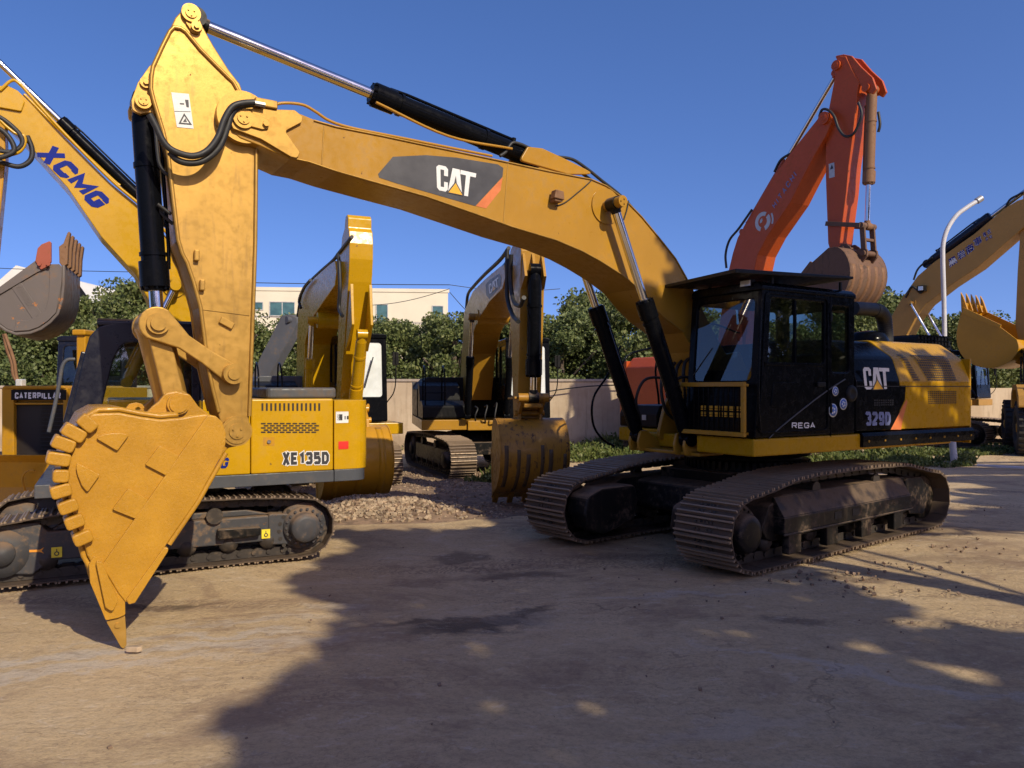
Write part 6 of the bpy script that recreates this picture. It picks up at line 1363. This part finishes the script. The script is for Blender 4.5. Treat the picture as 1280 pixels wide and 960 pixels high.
# --- cables
def cable(p, q, sag, r, label):
    (ax, ay, ad), (bx, by, bd) = p, q; A_ = Vector(((ax-CX)/F_PX*ad, ad, CAM_H-(ay-HY)/F_PX*ad)); B_ = Vector(((bx-CX)/F_PX*bd, bd, CAM_H-(by-HY)/F_PX*bd))
    fr = Fr(A_.x, A_.y, 1, 0); m = MB(fr); O_ = Vector((A_.x, A_.y, 0)); m.tube([A_.lerp(B_, k/12)-O_-Vector((0, 0, sag*math.sin(PI*k/12))) for k in range(13)], r, 5, smooth=0); o = m.build('overhead_cable', M['rubber'], None); tag(o, label, 'cable', 'overhead cables')
cable((-200, 322, 40), (170, 340, 40), .15, .018, 'thin cable crossing the sky behind the raised rusty bucket')
cable((170, 340, 40), (128, 378, 60), .1, .018, 'thin cable dropping from the sky cable toward the trees')
cable((250, 352, 56), (562, 356, 57), .05, .03, 'thin cable running along the cream building roofline')
cable((562, 356, 57), (700, 361, 60), .3, .025, 'thin cable in the sky right of the cream building')
cable((562, 365, 57), (604, 408, 45), .1, .025, 'thin cable slanting down from the cream building corner')
cable((430, 382, 56), (562, 361, 57), .4, .025, 'sagging cable across the front of the cream building')
cable((668, 492, 23.8), (868, 491, 23.8), -.25, .02, 'thin pale cable sagging along the boundary wall')
cable((1010, 405, 55), (1400, 401, 60), .3, .02, 'faint cable over the distant trees at right')
# --- big black hose hanging by the boom ram
m = MB(Fr(0, 0, 1, 0))
# --- grey arm in the background
G = Fr(-7.2, 20.5, .75, -.66); gt = thing('loader', G, 'machine with a slanting dark grey arm, mostly hidden behind the compact excavator', 'loader')
def gp(px, py, d=20): return G.M.inverted() @ Vector(((px-CX)/F_PX*d, d, CAM_H-(py-HY)/F_PX*d))
a, b, c_, d_ = gp(318, 474), gp(330, 478), gp(371, 402), gp(352, 394)
m = MB(G); P_ = [gp(*p) for p in ((308, 485), (328, 487), (340, 462), (360, 426), (371, 404), (371, 397), (363, 393), (352, 394), (326, 444))]
nn = Vector((0, 1, 0)); m.add([v for v in P_]+[v+Vector((.05, .22, 0)) for v in P_], [list(range(9)), list(range(17, 8, -1))]+[(i, (i+1) % 9, 9+(i+1) % 9, 9+i) for i in range(9)]); m.build('arm', M['greyp'], gt, .02)
q_ = gp(360, 400); m = MB(G); m.cyl(q_-Vector((0, .05, 0)), q_+Vector((0, .3, 0)), .09, n=16); m.build('arm_pin', M['greyp'], gt)
m = MB(G); m.prism(roundp([(-1.6, .6), (1.4, .6), (1.5, 1.6), (1.1, 1.95), (-1.5, 1.95)], .08, 3), -1.0, 1.0); bd = m.build('body', M['ry'], gt, .03)
for x in (-.9, .9):
    for y in (-.95, .95): m = MB(G); m.lathe((x, y-.18, .5), (0, 1, 0), [(0, .3), (.02, .46), (.08, .52), (.28, .52), (.34, .46), (.36, .3)], 28); m.build('wheel', M['tyre'], gt)
m = MB(G); m.box(-.2, .5, .2, .9, 1.95, 2.05); m.build('roof_cap', M['blueg'], bd)
# --- wheeled machines at the right edge
def wheeled(fr, label, body, cab, lamps, sc=1.):
    t = thing('wheel_loader', fr, label, 'wheel loader', 'wheeled machines at the right')
    m = MB(fr); m.box(-2.2*sc, 2.2*sc, -.7, .7, .7, 1.15); m.build('chassis', M['blackm'], t, .02)
    m = MB(fr); m.prism(roundp([(.4, 1.15), (2.35, 1.15), (2.35, 1.9), (2.1, 2.25), (.4, 2.3)], .08, 3), -.75, .75); hd = m.build('hood', M[body], t, .03)
    m = MB(fr)
    for k in range(7): m.box(2.352, 2.362, -.55, .55, 1.25+.08*k, 1.28+.08*k)
    m.build_split('grille_bar', M['blackm'], hd, gap=0)
    make_cab(fr, t, -1.5, .38, -.85, .85, 1.2, 3.15, cab, lean=.1, glassm='glass_clear')
    for s in (1, -1):
        m = MB(fr); m.prism(roundp([(.55, 1.3), (.6, 1.75), (1.0, 2.0), (1.7, 2.0), (2.15, 1.7), (2.25, 1.35), (2.1, 1.35), (1.65, 1.85), (1.05, 1.85), (.72, 1.6), (.66, 1.3)], .05, 2), s*.78, s*1.32); m.build('fender', M[body], t, .015)
        for x in (1.4, -1.5):
            y = s*.8; m = MB(fr); m.lathe((x, y, .75), (0, s, 0), [(0, .35), (0, .6), (.03, .70), (.08, .75), (.42, .75), (.47, .70), (.50, .6), (.50, .38), (.42, .36)], 36)
            for k in range(26): m.box(-.03, .03, -.24, .24, .73, .775, M=Matrix.Translation((x, y+s*.25, .75)) @ Matrix.Rotation(2*PI*k/26, 4, 'Y'))
            ty = m.build('tyre', M['tyre'], t); m = MB(fr); m.lathe((x, y+s*.38, .75), (0, s, 0), [(0, .37), (.05, .36), (.02, .25), (.04, .15), (.10, .12), (.10, .001)], 28); m.build('rim', M['cat'], ty)
        for x in (2.2,):
            m = MB(fr); m.tube([(2.0, s*.7, 2.1), (2.15, s*.85, 2.45), (2.2, s*.85, 2.62)], .03); st = m.build('lamp_bracket', M['blackm'], t)
            m = MB(fr); m.cyl((2.16, s*.85, 2.72), (2.28, s*.85, 2.72), .13, .15, n=18); m.build('headlight', M['lampglass'], st, .01); m = MB(fr); m.cyl((2.14, s*1.08, 2.74), (2.26, s*1.08, 2.74), .09, n=14); m.build('indicator', M['amber'], st, .01)
    return t
wheeled(Fr(16.3, 22.8, -.45, -.89), 'yellow wheeled machine with round headlights cut by the right edge', 'ry', 'navy', None)
wheeled(Fr(15.6, 30.5, -.1, -.99), 'dark wheeled machine whose twin lamps show beside the white lamp post', 'greyp', 'greyp', None)
# --- loose things on the ground at the right and the chipped block under the bucket tooth
def chunk(m, c, s, rd):
    vs = []
    for x in (-1, 1):
        for y in (-1, 1):
            for z in (-1, 1): vs.append((x*s*rd.uniform(.5, 1), y*s*rd.uniform(.5, 1), z*s*rd.uniform(.3, .8)))
    R_ = Matrix.Rotation(rd.random()*6.3, 3, Vector((rd.random()-.5, rd.random()-.5, rd.random()+.2)))
    vs = [Vector(c)+R_ @ Vector(v) for v in vs]; m.add(vs, [(0, 1, 3, 2), (4, 6, 7, 5), (0, 4, 5, 1), (2, 3, 7, 6), (0, 2, 6, 4), (1, 5, 7, 3)], rd.choice((0, 0, 1)))
M['rub1'] = plain('pale_rubble', (.36, .27, .18), .9, 0, .35, 9, .6); M['rub2'] = plain('brown_rubble', (.21, .14, .09), .9, 0, .35, 9, .6); M['stone'] = plain('dark_pebble', (.20, .14, .10), .9)
def mound(x, y):
    def b(cx, cy, rx, ry, h): return h*math.exp(-((x-cx)/rx)**2-((y-cy)/ry)**2)
    return b(-2.2, 11.9, .9, .55, .20)+b(-1.3, 11.6, .6, .4, .08)+b(-1.0, 14.5, 1.8, 2.2, .07)+b(-2.3, 13.8, .8, .8, .06)
rd = random.Random(5)
fr = Fr(-1.8, 12.5, 1, 0); m = MB(fr)
gv, gf, N_ = [], [], 46
def mz(x, y): e = min(1, min(x+4.2, 1.3-x, y-10.85, 19.0-y)/.5); return -.06+mound(x, y)*1.0+.055*max(0, e)*(1+.4*math.sin(7*x)*math.sin(6*y))
for j in range(N_+1):
    for i in range(N_+1): x = -4.2+5.5*i/N_; y = 10.85+8.15*j/N_; gv.append((x+1.8, y-12.5, mz(x, y)))
m.add(gv, [(j*(N_+1)+i, j*(N_+1)+i+1, (j+1)*(N_+1)+i+1, (j+1)*(N_+1)+i) for j in range(N_) for i in range(N_)], 1, True)
tag(m.build('earth_mound', [M['rub1'], M['rub2']], None), 'low mound of brown earth and rubble under the centre machines', 'earth', kind='structure')
m = MB(fr)
for k in range(5200):
    if rd.random() < .34: x, y = rd.gauss(-2.0, .52), rd.gauss(11.7, .36); s = rd.uniform(.010, .042)
    else: x, y = rd.uniform(-4, 1.2), rd.uniform(11.2, 18.5); s = rd.uniform(.006, .026)
    if not (-4.2 < x < 1.3 and y > 11.0): continue
    if y < 10.9+.25*math.sin(x*5): continue
    chunk(m, (x+1.8, y-12.5, max(mz(x, y), -.01)+s*.2), s, rd)
tag(m.build('rubble', [M['rub1'], M['rub2']], None, recalc=True), 'pale broken rubble spread between the yellow machines', 'rubble', kind='stuff')
m = MB(Fr(0, 0, 1, 0))
for k in range(420):
    y = rd.uniform(3.2, 24)**1.0; x = rd.uniform(-.72, .72)*y; s = rd.choice((.004, .005, .007, .009, .014))*rd.uniform(.7, 1.2)
    if rd.random() < .5: x, y = rd.gauss(3.6, 1.6), rd.gauss(8.6, 1.6)
    chunk(m, (x, y, s*.2-.01), s, rd)
tag(m.build('gravel', [M['stone'], M['rub2']], None), 'small stones and crumbs scattered over the yard', 'gravel', kind='stuff')
m = MB(Fr(0, 0, 1, 0))
for k in range(80):
    cx_, cy_ = rd.choice(((3.0, 7.7), (3.6, 8.0), (4.4, 8.3), (5.3, 9.2), (3.4, 7.4), (6.0, 8.5))); x, y, s = rd.gauss(cx_, .22), rd.gauss(cy_, .16), rd.uniform(.006, .026); chunk(m, (x, y, s*.2-.01), s, rd)
tag(m.build('dirt_clods', [M['rub2'], M['stone']], None), 'brown dirt clods dropped in front of the black crawler track', 'dirt', kind='stuff')
ck_ = Fr(-2.78, 5.60, 1, 0); m = MB(ck_); m.prism(roundp([(-.03, -.02), (.06, -.03), (.09, .0), (.04, .025), (-.02, .02)], .008, 2), -.02, .018, plane='xy'); tag(m.build('broken_stone', M['rub1'], None, .006), 'flat chipped stone under the tip of the big bucket', 'stone')
rdp = [((945, 685), .05), ((1060, 712), .045), ((1105, 730), .05), ((1010, 700), .07)]
m = MB(Fr(17.0, 25.3, .97, -.2)); 
lg_ = Fr(16.6, 24.2, .95, .3); m = MB(lg_); m.cyl((-.7, 0, .26), (1.8, 0, .26), .26, n=20); m.cyl((-.72, 0, .26), (-.70, 0, .26), .2, n=20); tag(m.build('concrete_pipe', M['coping'], None, .01), 'short grey round pipe lying by the tyre at right', 'pipe')
pk = Fr(11.6, 18.2, .8, -.6); m = MB(pk); m.box(-.5, .5, -.05, .05, .02, .06, M=Matrix.Rotation(.1, 4, 'X')); tag(m.build('white_plank', M['whitep'], None, .004), 'white painted plank lying on the ground near the lamp post', 'plank')
# --- weeds
def weeds(name, cx, cy, rx, ry, n, hmax, label, leaf=.05, blade=.3):
    rg = np.random.default_rng(int(cx*10+cy)+99); a = rg.random(n)*2*PI; r = np.sqrt(rg.random(n)); x, y = cx+rx*r*np.cos(a), cy+ry*r*np.sin(a)
    dn = vnoise(x, y, 1.3, 33); k = dn > .33; x, y, dn = x[k], y[k], dn[k]; z = rg.random(len(x))**1.6*hmax*(dn-.2)*1.4; z = np.maximum(z, .01)
    C = np.stack([x, y, z], 1); vs, fs = quads(C, leaf*rg.uniform(.5, 1.5, len(x)), up=1., asp=1.9)
    nb = int(len(x)*blade/2); bx0, by0 = x[:nb], y[:nb]; h = hmax*(dn[:nb])*rg.uniform(.5, 1.3, nb); dx, dy = rg.normal(size=nb)*.35*h, rg.normal(size=nb)*.35*h; w = .012
    bv = np.stack([np.stack([bx0-w, by0, 0*bx0-.03], 1), np.stack([bx0+w, by0, 0*bx0-.03], 1), np.stack([bx0+dx*.5+w*.7, by0+dy*.5, h*.7], 1), np.stack([bx0+dx, by0+dy, h], 1)], 1).reshape(-1, 3)
    bf_ = np.arange(4*nb).reshape(nb, 4)+len(vs); o = add_mesh(name, np.concatenate([vs, bv]), np.concatenate([fs, bf_]), M['weed']); tag(o, label, 'weeds', kind='stuff')
weeds('weeds', 3.1, 21.5, 2.4, 2.0, 9000, .38, 'low yellow-green weeds at the foot of the wall, centre right')
weeds('weeds', -.55, 15.6, .55, .7, 1800, .55, 'tuft of dry grass beside the centre bucket')
weeds('weeds', 9.3, 20.0, 2.6, 1.7, 12000, .34, 'green weeds behind the engine hood at right')
weeds('weeds', 13.5, 22.5, 2.4, 1.0, 5000, .25, 'thin weeds beyond the white lamp post')
weeds('weeds', -9.0, 24.2, 6.0, .8, 6000, .35, 'weeds along the left part of the wall')
weeds('weeds', 5.5, 23.3, 4.5, .5, 6000, .5, 'taller weeds against the base of the wall')
# ================================================================= ground, light, camera
def ground_mat():
    t = NT('dusty_yard_ground'); p = t.pos()
    d = t.noise(p, .8, 3, .5, color=True); wp_ = t.vmath('ADD', p, t.vmath('SCALE', d, None)); wp_.node.inputs[1].default_value = (0, 0, 0)
    sc_ = wp_.node.inputs[0].links
    big = t.noise(p, .22, 5, .6); mid = t.noise(p, 1.3, 6, .65); fine = t.noise(p, 30, 9, .8); grit = t.noise(p, 160, 3, .6)
    drag = t.noise(t.map(p, rot=(0, 0, rad(-14)), scale=(.35, 3.0, 1)), 1.6, 7, .68, .6)
    c = t.mix(t.ramp(big, .35, .65), (.575, .42, .235), (.665, .495, .285))
    c = t.mix(t.ramp(drag, .45, .75, 0, .30), c, (.60, .48, .31))
    c = t.mix(t.ramp(drag, .25, .42, .28, 0), c, (.33, .22, .13))
    c = t.mix(t.ramp(mid, .56, .72, 0, .4), c, (.36, .25, .15))
    c = t.mix(t.ramp(fine, .36, .56, .45, 0), c, (.30, .21, .13))
    c = t.mix(t.ramp(fine, .58, .72, 0, .35), c, (.62, .52, .38))
    wob = t.vmath('SUBTRACT', t.noise(p, 2.2, 5, .65, color=True), (.5, .5, .5)); wob2 = t.n('ShaderNodeVectorMath', operation='SCALE'); t.l(wob, wob2.inputs[0]); wob2.inputs['Scale'].default_value = .9
    pw = t.vmath('ADD', p, wob2.outputs[0])
    def stain(px, py, rx, ry, ang, col, amt, soft=.5, thr=None, world=None):
        nonlocal c
        dd = F_PX*CAM_H/(py-HY); x = (px-CX)/F_PX*dd; y = dd
        if world: x, y = world
        v = t.map(pw, loc=(x, y, 0), rot=(0, 0, rad(ang)), scale=(rx, ry, 1e4), t='TEXTURE')
        L = t.vmath('LENGTH', v, None, 1); f = t.ramp(L, 1-soft, 1+soft, amt, 0)
        c = t.mix(f, c, col); return f
    wet = stain(600, 776, .62, .16, 22, (.045, .032, .026), .85, .55); stain(555, 770, .55, .09, 20, (.07, .05, .04), .7, .5); stain(655, 760, .3, .08, 30, (.06, .045, .035), .75, .5)
    stain(640, 713, .45, .16, 5, (.09, .065, .05), .7, .5); stain(575, 692, .25, .25, 0, (.09, .065, .05), .6, .4); stain(770, 690, .5, .2, 5, (.10, .07, .055), .5, .6)
    stain(200, 752, .50, .09, 10, (.10, .075, .05), .8, .5); stain(1000, 775, .3, .12, -10, (.12, .09, .07), .6, .5); stain(1080, 668, 1.6, .30, -18, (.20, .13, .09), .6, .6); stain(1230, 700, 1.3, .22, -18, (.22, .15, .10), .55, .6); stain(1060, 720, .55, .12, -15, (.16, .11, .08), .7, .6); stain(900, 640, 1.2, .4, 0, (.2, .14, .1), .4, .6)
    stain(1190, 660, 1.0, .35, -10, (.14, .09, .06), .6, .5)
    for a in ((120, 812, 1.5, .10, 10, .55), (260, 790, .9, .07, 8, .5), (60, 832, 1.2, .07, 12, .45), (300, 770, .7, .08, 10, .4), (850, 740, .9, .06, 8, .35), (420, 752, .30, .10, 8, .35), (350, 800, .4, .1, 15, .3), (1130, 845, 1.3, .07, -32, .4), (900, 900, .6, .1, 20, .2)):
        stain(*a[:5], (.60, .55, .48), a[5], .6)
    stain(150, 655, 1.5, .5, 25, (.2, .14, .1), .4, .6)
    blot = t.noise(t.map(p, scale=(1, 1.6, 1)), .55, 7, .72, .8); c = t.mix(t.ramp(blot, .48, .64, 0, .55), c, (.27, .175, .115)); c = t.mix(t.ramp(blot, .32, .44, .3, 0), c, (.66, .55, .40))
    n_a = t.noise(t.map(p, scale=(1, 1.7, 1)), 5.5, 13, .78, .4); c = t.mix(t.ramp(n_a, .53, .62, 0, .30), c, (.26, .175, .115)); c = t.mix(t.ramp(n_a, .36, .46, .45, 0), c, (.72, .60, .44))
    hb = t.math('MULTIPLY', n_a, 1.1)
    for rz, sx, sy, sc2, amt in ((18, .5, 9, 2.2, .40), (-24, .4, 11, 1.7, .34), (63, .6, 10, 2.0, .26)):
        n_s = t.noise(t.map(pw, rot=(0, 0, rad(rz)), scale=(sx, sy, 1)), sc2, 8, .7); ln = t.ramp(n_s, .56, .61); msk = t.ramp(t.noise(t.map(p, loc=(rz, 0, 0)), .9, 3), .47, .60)
        c = t.mix(t.math('MULTIPLY', t.math('MULTIPLY', ln, msk), amt), c, (.22, .15, .10)); c = t.mix(t.math('MULTIPLY', t.math('MULTIPLY', t.ramp(n_s, .34, .39, 1, 0), msk), amt*.8), c, (.74, .64, .50))
    fk = t.n('ShaderNodeTexVoronoi'); t.l(pw, fk.inputs['Vector']); fk.inputs['Scale'].default_value = 6.5; c = t.mix(t.math('MULTIPLY', t.ramp(fk.outputs['Distance'], .04, .10, 1, 0), t.ramp(t.noise(p, 1.7, 3), .50, .60, 0, .8)), c, (.12, .085, .06))
    spk = t.n('ShaderNodeTexVoronoi'); t.l(p, spk.inputs['Vector']); spk.inputs['Scale'].default_value = 26; c = t.mix(t.math('MULTIPLY', t.ramp(spk.outputs['Distance'], .05, .13, 1, 0), t.ramp(t.noise(p, 3, 3), .5, .62, 0, .6)), c, (.14, .10, .07))
    # cracks
    v = t.n('ShaderNodeTexVoronoi', feature='DISTANCE_TO_EDGE'); t.l(t.vmath('ADD', pw, (0, 0, 0)), v.inputs['Vector']); v.inputs['Scale'].default_value = .42
    ck = t.math('MULTIPLY', t.ramp(v.outputs['Distance'], .0, .010, 1, 0), t.ramp(big, .5, .6)); c = t.mix(t.math('MULTIPLY', ck, .4), c, (.09, .06, .045))
    # reversed crawler prints
    wv = t.n('ShaderNodeTexWave', bands_direction='X'); t.l(t.map(pw, rot=(0, 0, rad(28))), wv.inputs['Vector']); wv.inputs['Scale'].default_value = 3.4; wv.inputs['Distortion'].default_value = 2.0
    band = t.ramp(t.noise(t.map(p, rot=(0, 0, rad(28)), scale=(.15, 1.1, 1)), 1.0, 2), .56, .66)
    pr = t.math('MULTIPLY', t.ramp(wv.outputs['Fac'], .55, .8), band); c = t.mix(t.math('MULTIPLY', pr, .5), c, (.22, .15, .10))
    h = t.math('ADD', t.math('ADD', t.math('MULTIPLY', fine, .8), t.math('MULTIPLY', drag, .7)), t.math('ADD', t.math('MULTIPLY', mid, 1.5), t.math('MULTIPLY', grit, .18)))
    h = t.math('ADD', h, hb)
    h = t.math('SUBTRACT', t.math('SUBTRACT', h, t.math('MULTIPLY', ck, .8)), t.math('MULTIPLY', pr, .4))
    b = t.bsdf(c, t.ramp(wet, 0, 1, .88, .45), 0, h, .8, .035, spec=.25); return t.m
g = MB(); n_ = 60
xs = np.concatenate([[-900, -300, -120, -60], np.linspace(-30, 30, 61), [60, 120, 300, 900]]); ys = np.concatenate([[-300, -80, -20], np.linspace(-4, 40, 67), [60, 100, 200, 500, 1600]])
def gz(x, y):
    z = .018*math.sin(x*1.3+y*.7)+.015*math.sin(x*.6-y*1.1+1)+.01*math.sin(2.3*x+1.7*y)
    return (z-.035)*min(1, max(0, (y+4)/6))
vs = [(x, y, gz(x, y)) for y in ys for x in xs]; nx = len(xs)
g.add(vs, [(j*nx+i, j*nx+i+1, (j+1)*nx+i+1, (j+1)*nx+i) for j in range(len(ys)-1) for i in range(nx-1)], 0, True)
tag(g.build('ground', ground_mat(), None), kind='structure')

# world and sun
SUN = Vector((.49, -.64, .59)).normalized()
el = math.asin(SUN.z); az = math.atan2(SUN.x, SUN.y)
w = bpy.data.worlds.new('World'); scene.world = w; w.use_nodes = True; nt = w.node_tree
bg = nt.nodes['Background']; sk = nt.nodes.new('ShaderNodeTexSky'); sk.sky_type = 'NISHITA'; sk.sun_disc = False; sk.sun_elevation = el; sk.sun_rotation = az
sk.air_density = .75; sk.dust_density = .8; sk.ozone_density = 2.2; sk.altitude = 0
tcw = nt.nodes.new('ShaderNodeTexCoord'); va = nt.nodes.new('ShaderNodeVectorMath'); va.operation = 'ADD'; va.inputs[1].default_value = (0, 0, .14); vn_ = nt.nodes.new('ShaderNodeVectorMath'); vn_.operation = 'NORMALIZE'; nt.links.new(tcw.outputs['Generated'], va.inputs[0]); nt.links.new(va.outputs[0], vn_.inputs[0]); nt.links.new(vn_.outputs[0], sk.inputs[0])
hs = nt.nodes.new('ShaderNodeHueSaturation'); hs.inputs['Saturation'].default_value = 1.22; nt.links.new(sk.outputs[0], hs.inputs['Color']); tn = nt.nodes.new('ShaderNodeMix'); tn.data_type = 'RGBA'; tn.blend_type = 'MULTIPLY'; tn.inputs[0].default_value = 1; tn.inputs[7].default_value = (1.22, .98, 1.13, 1); nt.links.new(hs.outputs[0], tn.inputs[6]); nt.links.new(tn.outputs[2], bg.inputs[0]); bg.inputs[1].default_value = SKY
ld = bpy.data.lights.new('sun', 'SUN'); ld.energy = SUNE; ld.angle = rad(.55); ld.color = (1, .88, .66)
lo = bpy.data.objects.new('sun', ld); COL.objects.link(lo); lo.rotation_euler = SUN.to_track_quat('Z', 'Y').to_euler(); lo.location = SUN*30
cd = bpy.data.cameras.new('camera'); cam = bpy.data.objects.new('camera', cd); COL.objects.link(cam); scene.camera = cam
cam.location = (0, 0, CAM_H); cam.rotation_euler = (rad(90), 0, 0); cd.sensor_width = 36; cd.lens = 36*F_PX/1280; cd.shift_y = (HY-480)/1280; cd.clip_end = 4000; cd.clip_start = .05
scene.view_settings.view_transform = 'Standard'; scene.view_settings.look = 'None'; scene.view_settings.exposure = EXPO; scene.view_settings.gamma = 1
scene.cycles.use_denoising = True; scene.cycles.max_bounces = 8; scene.cycles.transparent_max_bounces = 12; scene.cycles.sample_clamp_indirect = 6
